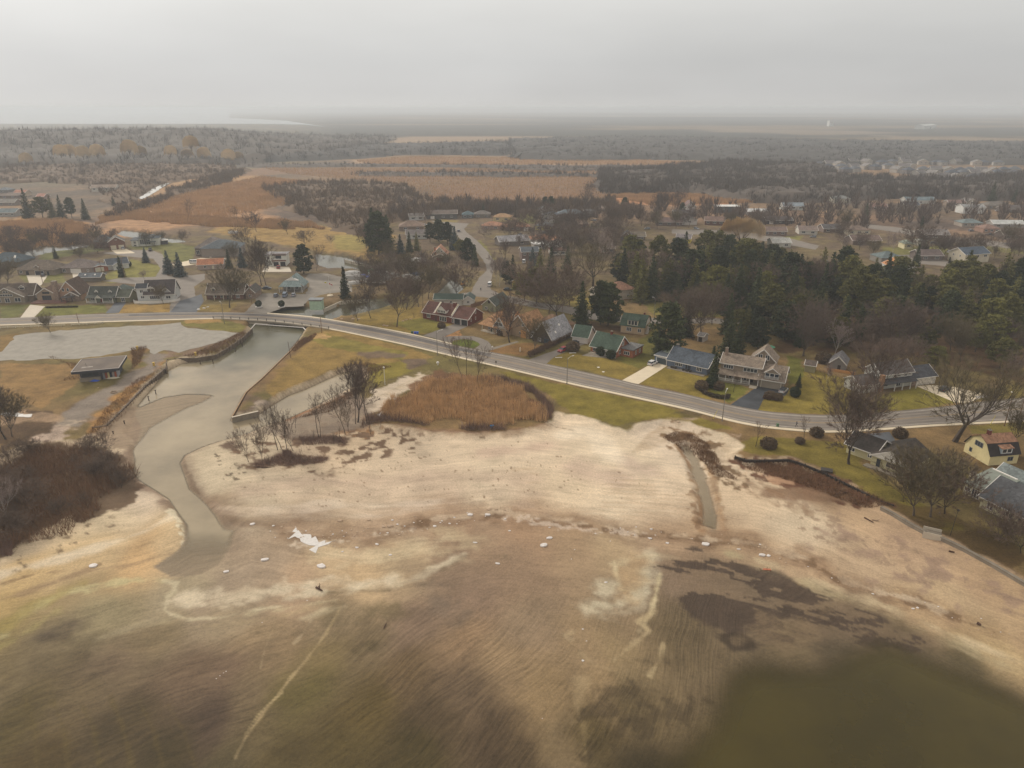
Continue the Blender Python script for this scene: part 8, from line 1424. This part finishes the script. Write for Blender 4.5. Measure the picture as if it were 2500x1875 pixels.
# ------------------------------------------------------------------ walls
def wall_line(name, pts, z0, z1, t, m_, label, cat, piles=0, pm=None, cap=None):
    gp = [P(x, y, z1) for x, y in pts]; p0 = gp[0]; rt = empty(name, (p0.x, p0.y, 0), 0, label, cat); q = MB(); cp = MB()
    for a, b in zip(gp[:-1], gp[1:]):
        d = (b - a).normalized(); n_ = Vector((-d.y, d.x, 0)) * t / 2; A, B = a - Vector((p0.x, p0.y, 0)), b - Vector((p0.x, p0.y, 0)); A.z = B.z = z1
        q.slab([A - n_, B - n_, B + n_, A + n_], z1 - z0)
        if cap: k_ = Vector((0,0,.12)); cp.slab([A - n_ * 1.5 + k_, B - n_ * 1.5 + k_, B + n_ * 1.5 + k_, A + n_ * 1.5 + k_], .117)
    q.build('wall', m_, rt)
    if cap: cp.build('cap', cap, rt)
    if piles:
        tot = sum((b - a).length for a, b in zip(gp[:-1], gp[1:])); k = 0; s_ = 0
        for a, b in zip(gp[:-1], gp[1:]):
            L = (b - a).length
            while s_ < L:
                c = a + (b - a) * (s_ / L) - Vector((p0.x, p0.y, 0)); d = (b - a).normalized(); q = MB(); q.tube((c.x + d.y * t * .8, c.y - d.x * t * .8, z0 - .3), (c.x + d.y * t * .8, c.y - d.x * t * .8, z1 + random.Random(k).uniform(.0, .5)), .16, .14, 6); q.build('pile', pm or wood_p, rt); s_ += tot / piles; k += 1
            s_ -= L
    return rt
tw_m = mat('weathered_timber', C(104,90,76), var=.35, scale=.8, pattern='plank', pscale=1.2)
wall_line('retaining_wall', [(226,1044),(259,1038),(307,990),(354,941),(402,899)], -2.4, .12, .5, tw_m, 'weathered timber pile wall along the left side of the river', 'wall', 30, tw_m)
wall_line('retaining_wall', [(405,902),(406,878),(440,874),(478,874),(527,866),(560,846),(592,824),(614,803)], -2.2, .05, .3, tw_m, 'broken timber bank below the gravel lot', 'wall', 26, tw_m)
wall_line('retaining_wall', [(745,822),(728,834),(709,856),(675,889),(638,925),(600,958),(566,1018)], -2.2, .15, .22, mat('rusty_sheet', C(120,92,66), var=.3, scale=.6), 'thin rusty sheet wall along the grassy point', 'wall', 0, None, mat('rust_cap', C(150,122,92), var=.2))
wall_line('retaining_wall', [(566,1019),(600,1011),(631,1004)], -2.2, .2, .5, conc_dark, 'short concrete wall closing the tip of the grassy point', 'wall', 0, None, conc)
wall_line('retaining_wall', [(1796,1114),(1822,1122),(1857,1123),(1927,1121),(1953,1129),(2010,1152),(2086,1190),(2150,1222),(2182,1233)], -1.2, .1, .45, mat('dark_timber', C(58,50,44), var=.3), 'dark timber revetment edging the beach lawn', 'wall', 34, mat('dark_timber', C(58,50,44)))
wall_line('seawall', [(2151,1237),(2180,1252),(2220,1276),(2259,1297)], -1.3, .25, .5, conc_dark, 'grey concrete seawall, left length before the steps', 'wall', 0, None, conc_dark); wall_line('seawall', [(2290,1307),(2354,1338),(2430,1380),(2500,1421),(2620,1490)], -1.3, .25, .5, conc_dark, 'grey concrete seawall running off the right edge', 'wall', 0, None, conc_dark)
st = empty('beach_steps', tuple(P(2274, 1302)), -.5, 'square concrete landing between the two seawall lengths', 'steps'); q = MB(); q.box(-1.6,1.9,-1.2,1.2,-1.2,.1); q.build('landing', conc_dark, st); q = MB(); q.box(-1.6,1.9,-1.35,-1.2,-1.2,.7); q.box(-1.6,1.9,1.2,1.35,-1.2,.7); q.build('side_wall', conc, st)
for k in range(2):
    pts = [[(0,802),(160,796)], [(174,795),(255,790)]][k]; gp = [P(*a) for a in pts]; rt = empty('guard_rail', tuple(gp[0]), math.atan2((gp[1]-gp[0]).y, (gp[1]-gp[0]).x), ('long pale guard rail at the left edge of the gravel lot', 'shorter pale guard rail beside the bare tree')[k], 'guard rail'); L = (gp[1]-gp[0]).length; q = MB(); q.box(0,L,-.06,.06,.35,.5); q.box(0,L,-.06,.06,.65,.8); q.build('rail', cream, rt)
    for i in range(int(L/3)+1): q = MB(); q.box(i*3-.1,i*3+.1,.061,.25,0,.85); q.build('post', cream, rt)
wall_line('quay_wall', [(790,754),(832,735),(900,730)], -2.2, .1, .4, conc, 'pale concrete quay edge of the pond beside the kiosk', 'wall'); wall_line('quay_wall', [(842,634),(890,645),(935,660)], -2.2, .1, .4, conc, 'low quay edge of the yellow field canal', 'wall', 6)
# mooring piles left standing in the river
for x, y, lb in ((381,962,'right mooring stake by the mud bar'), (364,978,'mooring stake at the mud bar edge'), (305,1038,'topped stake on the mud below the timber wall'), (278,1064,'stake on the mud, nearest the timber wall end'), (251,1080,'lowest stake before the thicket'), (489,889,'left stump in the still pool'), (521,887,'right stump in the still pool'), (592,846,'thin stake under the broken bank'), (575,858,'second thin stake under the broken bank')):
    p = P(x, y, -1.55); rt = empty('mooring_stake', tuple(p), 0, lb, 'stake'); q = MB(); q.tube((0,0,-.6), (trnd.uniform(-.2,.2),0,1.5), .16, .13, 6); q.build('stake', mat('wet_timber', C(62,46,38), var=.2), rt); q = MB(); q.tube((-.28,0,1.3), (.28,0,1.42), .1, .1, 5); q.build('crosspiece', mat('wet_timber', C(62,46,38)), rt)
# ------------------------------------------------------------------ ice, snow, stones, driftwood
ice = mat('ice_chunk', C(206,198,192), var=.12, scale=1.5, rough=.6, bump=.05); snow = mat('old_snow', C(204,198,192), var=.14, scale=1.4, rough=.7); stone_t = mat('beach_stone', C(176,152,128), var=.3, scale=1.5)
def slabrock(name, px, py, wpx, m_, label, cat, group=None, flat=.32, seed=0):
    p = G(px, py); z = p.z; rr_ = random.Random(seed * 7 + int(px)); w_ = wpx * p.y / F * 1.06 * .5; n_ = 9; h_ = w_ * flat; a0 = rr_.uniform(0, 6); el = rr_.uniform(.5, .8); ra = rr_.uniform(-.5, .5); lo = []; up = []
    for k in range(n_):
        a = a0 + k * 6.283 / n_; r_ = w_ * rr_.uniform(.78, 1.08); x, y = math.cos(a) * r_, math.sin(a) * r_ * el; x, y = x * math.cos(ra) - y * math.sin(ra), x * math.sin(ra) + y * math.cos(ra); lo.append((x * .96, y * .96, -.1)); up.append((x * .9, y * .9, h_ * rr_.uniform(.5, .95)))
    q = MB(); vs = lo + up + [(0, 0, h_ * 1.05)]; q.add(vs, [(i, (i+1) % n_, n_+(i+1) % n_, n_+i) for i in range(n_)] + [(n_+i, n_+(i+1) % n_, 2*n_) for i in range(n_)]); o = q.build(name, m_); o.location = (p.x, p.y, z); tag(o, label, cat, group); return o
ICE = [(784,1383,28,'broad angular ice floe on the pale sand'), (646,1367,24,'tilted oval ice floe right of the river pool'), (552,1396,19,'thin ice slab nearest the river pool'), (228,1382,26,'grey ice slab lying on the left orange sand'), (1328,1332,24,'largest ice block right of centre on the mudflat'), (1341,1314,20,'wedge of ice just above the largest block'), (1215,1376,15,'small ice block with a dark side on the mudflat'), (1160,1325,14,'white ice block near the centre'), (1244,1296,10,'small white ice cube below the drift line'), (1148,1257,20,'rounded ice lump on the drift line'), (1190,1257,19,'flat ice lump on the drift line, right of the rounded one'),
 (616,1280,17,'ice lump at the left end of the shore, beside the river'), (953,1355,12,'round ice lump on pale sand'), (871,1337,11,'round ice lump below the stones'), (1722,1329,24,'broken ice heap at the mouth of the dry ditch'), (1479,1422,11,'thin floe beside the orange sand bar'), (1423,1613,10,'lowest ice block on the flats'), (1423,1536,7,'tiny ice block above the lowest one'), (1432,1565,6,'tiny ice cube in the middle of the low trio'), (1629,1326,11,'ice lump on the wet sand left of the ditch mouth'), (1803,1341,12,'ice lump on the right beach'), (1876,1357,14,'tan ice lump before the right drift line'), (2229,1486,11,'left of two ice lumps on the right shore'), (2240,1484,10,'right of two ice lumps on the right shore'), (2131,1450,9,'small ice lump on the right shore')]
for i, (x, y, w_, lb) in enumerate(ICE): slabrock('ice_block', x, y, w_, ice, lb, 'ice block', seed=i)
tr_s = random.Random(12)
for i, (x, y, w_) in enumerate(((920,1329,13),(936,1286,13),(953,1285,20),(1061,1285,12),(975,1306,10),(1025,1273,8),(836,1347,8),(1192,1244,14),(1211,1244,10),(667,1284,9),(688,1286,8),(1544,1307,10),(1588,1315,12),(1904,1364,9),(1918,1374,8),(1860,1356,22),(830,1272,16),(900,1270,12),(958,1270,8),(2183,1453,7),(1296,1275,8),(1342,1288,8),(1032,1296,6),(1490,1296,12),(1590,1292,9)) + tuple((tr_s.uniform(720,1240), 0, tr_s.uniform(3,8)) for _ in range(70)) + tuple((tr_s.uniform(1440,1900), 0, tr_s.uniform(3,8)) for _ in range(30)) + tuple((tr_s.uniform(1900,2480), 0, tr_s.uniform(3,7)) for _ in range(22))):
    if y == 0: y = arc(WR, x) + tr_s.gauss(0, 9)
    slabrock('beach_stone', x, y, w_, stone_t if i % 3 else ice, 'small pale stone scattered along the drift line', 'stone', 'stones along the drift line', .4, i)
for i, (x, y) in enumerate(((528,1657),(537,1650),(546,1643),(552,1639),(640,1520),(1403,1342),(1490,1321),(750,1466),(672,1312),(702,1314),(660,1297),(1395,1365),(1324,1754))): slabrock('ice_block', x, y, 4.5, ice, 'crumb of ice on the open mudflat', 'ice block', 'ice crumbs on the mudflat', .4, i)
def flat_patch(name, pts, m_, label, cat, h_=.14, zref=-1.2, rg=.5):
    gp = [P(x, y, zref) for x, y in pts]; rr_ = random.Random(3); o = []; c = sum(gp, Vector()) / len(gp)
    for a, b in zip(gp, gp[1:] + gp[:1]):
        n_ = max(1, int((b - a).length / .8))
        for k in range(n_): q_ = a.lerp(b, k / n_); o.append((q_.x + rr_.uniform(-rg, rg) * .5, q_.y + rr_.uniform(-rg, rg) * .5))
    zb = zat(c.x, c.y); me_ = bpy.data.meshes.new(name); bm = bmesh.new(); f = bm.faces.new([bm.verts.new((x - c.x, y - c.y, h_)) for x, y in o]); f.normal_update()
    if f.normal.z < 0: f.normal_flip()
    ex = bmesh.ops.extrude_face_region(bm, geom=[f]); [setattr(v, 'co', v.co + Vector((0, 0, -h_ - .25))) for v in ex['geom'] if isinstance(v, bmesh.types.BMVert)]; bmesh.ops.triangulate(bm, faces=[g for g in bm.faces if len(g.verts) > 4]); bmesh.ops.recalc_face_normals(bm, faces=bm.faces); bm.to_mesh(me_); bm.free(); me_.materials.append(m_); ob = link(bpy.data.objects.new(name, me_)); ob.location = (c.x, c.y, zb); tag(ob, label, cat)
flat_patch('snow_patch', [(720,1280),(727,1290),(736,1296),(777,1318),(811,1318),(796,1331),(765,1344),(762,1330),(728,1318),(701,1311),(712,1303),(711,1293)], snow, 'large ragged snow patch on the shore', 'snow patch', zref=-1.35, rg=1.8, h_=.05)
flat_patch('snow_patch', [(2,1012),(12,1008),(25,1008),(28,1015),(40,1008),(60,1012),(77,1012),(76,1019),(50,1018),(30,1017),(12,1017)], snow, 'long snow patch under the bare tree at the left edge', 'snow patch', zref=0); flat_patch('snow_patch', [(922,1018),(932,1010),(945,1006),(953,1002),(951,1008),(938,1014),(930,1021)], snow, 'narrow snow patch between the reeds and the tall beach trees', 'snow patch', zref=-.5); flat_patch('snow_patch', [(2380,968),(2410,966),(2412,970),(2385,973)], snow, 'thin snow streak beside the right concrete drive', 'snow patch', zref=0, rg=.3)
def log(x0, y0, x1, y1, r_, m_, label, name='driftwood', br=0):
    a = G(x0, y0); b = G(x1, y1); rt = empty(name, tuple(a), 0, label, 'driftwood'); d = b - a; d.z = zat(b.x, b.y) - a.z; q = MB(); q.tube((0,0,r_), tuple(d + Vector((0,0,r_))), r_, r_*.6, 6); q.build('trunk', m_, rt)
    for k in range(br): t = (k + 1) / (br + 1); q = MB(); c = d * t + Vector((0,0,r_)); q.tube(c, c + Vector((trnd.uniform(-.9,.9), trnd.uniform(-.9,.9), trnd.uniform(.3,1))), r_*.5, .03, 4); q.build('branch', m_, rt)
dw = mat('driftwood', C(150,128,106), var=.2); dwd = mat('dark_driftwood', C(82,60,48), var=.25)
log(620,1139,663,1141,.22,dw,'long pale plank on the sand below the multi-stemmed tree'); log(772,1436,787,1444,.22,dwd,'dark snag with roots on the pale streak', br=4); log(2110,1265,2132,1277,.18,dwd,'dark log on the upper right sand'); log(2128,1270,2146,1273,.12,dw,'short pale log beside the dark one', br=2); log(2316,1347,2330,1350,.2,dwd,'short dark log below the seawall'); log(937,1535,943,1522,.1,dwd,'thin dark stick on the mudflat'); log(2040,1208,2068,1203,.2,dwd,'weathered tree limb below the dark revetment', br=4); log(2385,1524,2394,1529,.3,dwd,'dark stub on the right beach')
for x, y, w_, lb in ((862,779,9,'first pale boulder by the leaning tree'), (876,779,9,'boulder touching the leaning tree'), (834,779,8,'boulder left of the leaning tree'), (938,795,9,'left boulder before the tallest bare tree'), (945,796,8,'right boulder before the tallest bare tree'), (984,784,7,'boulder right of the tallest bare tree'), (992,781,7,'boulder farther right of the tallest bare tree'), (1002,779,7,'boulder near the twiggy sapling'), (485,756,9,'leftmost white stone in front of the low brick cottage'), (498,753,9,'middle white stone in front of the low brick cottage'), (507,750,7,'right white stone in front of the low brick cottage'), (1656,1030,9,'pale rock at the sand edge by the tyre tracks'), (352,927,8,'pale boulder beside the timber wall'), (240,947,5,'small pale stone on the left grass')): slabrock('boulder', x, y, w_, ice if 'white' in lb else stone_t, lb, 'boulder', None, .5)
# ------------------------------------------------------------------ boats laid up in the yard
def boat(px, py, rz, L, cover, label, m2=None):
    p = P(px, py); rt = empty('boat', tuple(p), rz, label, 'boat', None); w_ = L * .17
    sec = [(-.5, .85, .5), (-.2, 1.0, .35), (.15, .95, .3), (.38, .6, .4), (.5, .05, .75)]; q = MB(); vs = []
    for t, b_, k_ in sec: vs += [(t*L, -w_*b_, 1.9), (t*L, -w_*b_*.8, 1.1), (t*L, 0, .4+k_), (t*L, w_*b_*.8, 1.1), (t*L, w_*b_, 1.9)]
    fs = []
    for i in range(4):
        for k in range(4): fs.append((5*i+k, 5*i+5+k, 5*i+6+k, 5*i+1+k))
    fs.append((0,1,2,3,4)); q.add(vs, fs); q.build('hull', m2 or white, rt)
    q = MB(); vs = []
    for t, b_, k_ in sec: h_ = 1.9 + L*.2*(.6 + .4*math.cos(t*2.6)); vs += [(t*L*1.02, -w_*b_*1.06, 1.7), (t*L*1.02, -w_*b_*.75, (1.9+h_)/2+.2), (t*L*1.02, 0, h_ if abs(t) < .45 else h_*.8), (t*L*1.02, w_*b_*.75, (1.9+h_)/2+.2), (t*L*1.02, w_*b_*1.06, 1.7)]
    q.add(vs, fs + [(20,21,22,23,24)]); q.build('cover', cover, rt)
    for x_ in (-.3, .2):
        for s_ in (-1, 1): q = MB(); q.tube((x_*L, s_*w_*1.1, 0), (x_*L, s_*w_*.7, 1.3), .07, .07, 5); q.build('stand', dark_m, rt)
cw = mat('white_shrinkwrap', C(196,192,186), rough=.4, var=.08); cg = mat('grey_tarp', C(138,134,128), rough=.6, var=.12); cb = mat('blue_tarp', C(52,88,178), rough=.5, var=.1); cgr = mat('green_tarp', C(86,140,110), rough=.5, var=.1)
for x, y, rz_, L, m_, lb in ((868,688,-.3,12,cg,'largest grey-covered boat at the left of the yard'), (862,676,.1,9,cw,'white-topped boat behind the largest grey one'), (895,686,-.9,10,cb,'boat under a bright blue tarp'), (903,672,.5,9,cgr,'boat under a green tarp'), (925,678,.2,11,cw,'white shrink-wrapped boat right of the blue one'), (918,694,-.2,11,cg,'grey-covered boat in the front row'), (866,699,.1,6,cw,'small white-covered boat at the front left of the yard'), (1000,684,-.4,8,cw,'white-covered boat under the bare trees at the right'), (1014,690,.4,7,cw,'small white boat beside the blue one at the right'), (1018,679,.1,8,mat('navy_tarp', C(56,84,120)),'navy-covered boat at the right of the yard'), (942,690,.6,8,cg,'dull boat half hidden by twigs'), (1022,643,0,9,cw,'pale boat stored before the orange-roofed cottage'), (571,574,.05,7,cw,'white covered boat lying in the marsh edge'), (955,682,.2,9,cg,'grey boat near the pale one under the trees')): boat(x, y, rz_, L, m_, lb)
rt = empty('playground_slide', tuple(P(1130, 697)), .3, 'small orange excavator-like digger by the slipway', 'digger'); oy = mat('orange_machine', C(186,128,52), var=.1); q = MB(); q.box(-1,1,-.7,.7,.5,1.4); q.build('body', oy, rt); q = MB(); q.box(-1.1,1.1,-.9,-.5,0,.5); q.box(-1.1,1.1,.5,.9,0,.5); q.build('track', dark_m, rt); q = MB(); q.box(-.4,.5,-.5,.5,1.4,2.3); q.build('cab', glass, rt); q = MB(); q.tube((1,0,1.2),(2.2,0,2.4),.14,.12,5); q.tube((2.2,0,2.4),(2.9,0,1.0),.12,.1,5); q.build('arm', oy, rt); rt.name = 'digger'
# ------------------------------------------------------------------ odds and ends
def odd(name, px, py, label, cat, parts, rz=0.0):
    rt = empty(name, tuple(G(px, py)), rz, label, cat)
    for nm, mb_, m_ in parts: mb_.build(nm, m_, rt)
    return rt
odd('tarp', 231, 930, 'crumpled blue tarp before the derelict boathouse', 'tarp', [('sheet', MB().add([(-1.4,-.7,.02),(-.2,-.9,.1),(1.5,-.5,.03),(1.6,.5,.05),(.3,.8,.35),(-1.2,.6,.1),(0,0,.6)], [(0,1,6),(1,2,6),(2,3,6),(3,4,6),(4,5,6),(5,0,6)]), cb)]); odd('board', 217, 929, 'pale sheet of board left of the blue tarp', 'board', [('sheet', MB().slab([(-1.3,-.5,.1),(1,-.6,.1),(1.3,.5,.12),(-.8,.6,.12)], .08), cream)])
odd('canoe', 275, 924, 'upturned pale canoe at the corner of the derelict boathouse', 'canoe', [('hull', MB().add([(-2.6,0,.25),(-1.3,-.42,.05),(0,-.5,.02),(1.3,-.42,.05),(2.6,0,.25),(1.3,.42,.05),(0,.5,.02),(-1.3,.42,.05),(-1.3,0,.5),(0,0,.55),(1.3,0,.5)], [(0,1,8),(1,2,9,8),(2,3,10,9),(3,4,10),(0,8,7),(8,9,6,7),(9,10,5,6),(10,4,5)]), cream)], .2)
tyq = MB()
for k in range(14): a, b = k*6.283/14, (k+1)*6.283/14; tyq.tube((math.cos(a)*.9, math.sin(a)*.9, .15), (math.cos(b)*.9, math.sin(b)*.9, .15), .15, .15, 5)
odd('fire_pit', 278, 958, 'ring of a fire pit on the dirt track', 'fire pit', [('ring', tyq, dw)]); odd('parasol', 1880, 860, 'folded-out green parasol behind the taupe house', 'parasol', [('canopy', MB().lathe([(1.7,2.1),(.9,2.5),(.05,2.8)], 8), mat('mint_canopy', C(90,150,120))), ('pole', MB().tube((0,0,0),(0,0,2.1),.05,.05,5), rail_m)])
odd('tub', 1201, 1044, 'small bright blue plastic tub at the foot of the reeds', 'tub', [('tub', MB().lathe([(.35,.0),(.55,.5),(.6,.75),(.5,.76)], 10), mat('bright_blue', C(40,120,170)))]); odd('netting', 1872, 1392, 'orange netting scrap at the waterline', 'netting', [('mesh', MB().slab([(-.9,-.2,.25),(.8,-.3,.2),(.8,.15,.25),(-.7,.25,.3)], .06), mat('orange_net', C(180,110,82))), ('stake', MB().tube((0,0,0),(0,0,.8),.04,.04,5), dwd)])
odd('platform', 2018, 1150, 'dark wooden platform at the top of the revetment', 'platform', [('deck', MB().box(-1.4,1.4,-1,1,.3,.45), dark_m), ('leg', MB().box(-1.3,-1.1,-.9,-.7,0,.3), dark_m), ('leg', MB().box(1.1,1.3,-.9,-.7,0,.3), dark_m)], -.4); odd('well_house', 2246, 1160, 'cream wooden wellhouse box under the seaside trees', 'well house', [('box', MB().box(-1.1,1.1,-1,1,0,1.9), wcol_((178,168,124))), ('roof', MB().lathe([(1.7,1.9),(.1,2.9)], 4), mat('weathered_green_roof', C(124,128,118)))], .4)
odd('mailbox', 1202, 855, 'little white mailbox post at the end of the crescent drive', 'mailbox', [('post', MB().box(-.06,.06,-.06,.06,0,1.1), wood_p), ('box', MB().box(-.3,.3,-.25,.25,1.1,1.6), white)]); odd('ornament', 1270, 858, 'pale garden ornament on the brown lawn', 'ornament', [('plinth', MB().box(-.3,.3,-.3,.3,0,.4), conc), ('figure', MB().lathe([(.28,.4),(.2,1.0),(.3,1.2),(.12,1.6),(.05,1.8)], 8), conc_pale)])
for x, y, lb in ((1364,873,'white plank lying on the verge by the red car'), (1398,862,'thin white plank near the clipped brown bush')): odd('plank', x, y, lb, 'plank', [('board', MB().box(-1.3,1.3,-.2,.2,0,.12), white)], .1)
for x, y, lb in ((1461,897,'white ground marker on the lawn, left'), (1473,908,'white ground marker on the lawn, nearer the road')): odd('marker', x, y, lb, 'marker', [('cover', MB().lathe([(.5,0),(.45,.12),(.1,.18)], 8), white)])
for x, y, lb in ((2253,972,'yellow guy-wire guard on the bright lawn'), (2417,1038,'yellow guy-wire guard by the right lamp pole'), (1740,1024,'yellow guy-wire marker near the lamp in the grass')): odd('guy_guard', x, y, lb, 'guy guard', [('sleeve', MB().tube((0,0,0),(1.3,.6,2.8),.07,.05,5), mat('yellow_sleeve', C(196,180,50))), ('anchor', MB().tube((0,0,-.1),(0,0,.15),.12,.1,6), dark_m)])

# ------------------------------------------------------------------ people
def person(px, py, label, top, legs, rz, stride=.35):
    p = P(px, py); sk_ = mat('skin', C(170,130,108), var=.05); J = {'pel': (0,0,.95), 'sp': (.02,0,1.2), 'ch': (.04,0,1.42), 'nk': (.05,0,1.52), 'hd': (.06,0,1.66), 'hl': (0,.1,.9), 'kl': (stride*.6,.1,.5), 'al': (stride*.5-.05,.1,.08), 'tl': (stride*.5+.16,.1,.04), 'hr': (0,-.1,.9), 'kr': (-stride*.2,-.1,.5), 'ar': (-stride*.9,-.1,.14), 'tr': (-stride*.9+.14,-.1,.05),
         'sl': (.03,.2,1.42), 'el': (-.12,.26,1.17), 'wl': (.08,.24,.98), 'ml': (.15,.23,.95), 'sr': (.03,-.2,1.42), 'er': (.05,-.27,1.15), 'wr': (.26,-.22,1.1), 'mr': (.33,-.2,1.12)}
    E = [('pel','sp'),('sp','ch'),('ch','nk'),('nk','hd'),('pel','hl'),('hl','kl'),('kl','al'),('al','tl'),('pel','hr'),('hr','kr'),('kr','ar'),('ar','tr'),('ch','sl'),('sl','el'),('el','wl'),('wl','ml'),('ch','sr'),('sr','er'),('er','wr'),('wr','mr')]
    RAD = dict(pel=.15, sp=.14, ch=.17, nk=.06, hd=.1, hl=.1, kl=.065, al=.045, tl=.04, hr=.1, kr=.065, ar=.045, tr=.04, sl=.07, el=.05, wl=.035, ml=.04, sr=.07, er=.05, wr=.035, mr=.04)
    ks = list(J); me_ = bpy.data.meshes.new('body'); me_.from_pydata([J[k] for k in ks], [(ks.index(a), ks.index(b)) for a, b in E], []); o = bpy.data.objects.new('person', me_); link(o); me_.materials.append(top); me_.skin_vertices.new() if hasattr(me_, 'skin_vertices') and not len(me_.skin_vertices) and hasattr(me_.skin_vertices, 'new') else None
    md = o.modifiers.new('skin', 'SKIN'); sv_ = me_.skin_vertices[0].data if len(me_.skin_vertices) else None
    if sv_:
        for i, k in enumerate(ks): sv_[i].radius = (RAD[k], RAD[k]); sv_[i].use_root = (k == 'pel')
    o.modifiers.new('sub', 'SUBSURF').levels = 1; o.location = tuple(p + Vector((0, 0, .12))); o.rotation_euler.z = rz; tag(o, label, 'person'); q = MB(); q.lathe([(.02,1.56),(.095,1.6),(.112,1.68),(.09,1.77),(.02,1.81)], 10, .055, 0); q.build('hair', dark_m, o)
    return o
person(1944, 1043, 'runner in dark clothes jogging along the pavement by the road', mat('dark_clothes', C(50,48,52), var=.1), None, math.pi * .95, .45); person(1174, 711, 'pedestrian in black walking in the middle of the side street', mat('black_clothes', C(40,40,44), var=.1), None, math.pi * .6, .2)
cs = [car(1120, 566, 1126, 560, (120,124,130), 'parked car among the village houses', 'suv', 'cars parked in the village')]
for i, (x, y) in enumerate(((1330,570),(1400,562),(1450,540),(1268,575),(1700,560),(1762,562),(1905,560),(1985,580),(2090,585),(2280,596),(2370,565),(2460,598),(1580,560))):
    o = copy_tree(cs[0]); p = P(x, y); o.location = (p.x, p.y, .06); o.rotation_euler.z = i * 1.3
# ------------------------------------------------------------------ haze
hz = MB().box(-60000, 60000, -300, 90500, -6.0, 92.0)
hm = bpy.data.materials.new('haze_air'); hm.use_nodes = True; n = hm.node_tree; n.nodes.clear()
o_ = n.nodes.new('ShaderNodeOutputMaterial'); pv = n.nodes.new('ShaderNodeVolumePrincipled')
pv.inputs['Color'].default_value = (0.76, 0.80, 0.845, 1); pv.inputs['Density'].default_value = 0.00021; pv.inputs['Anisotropy'].default_value = 0.2
n.links.new(pv.outputs[0], o_.inputs['Volume'])
hzo = hz.build('haze', hm); tag(hzo, kind='stuff')
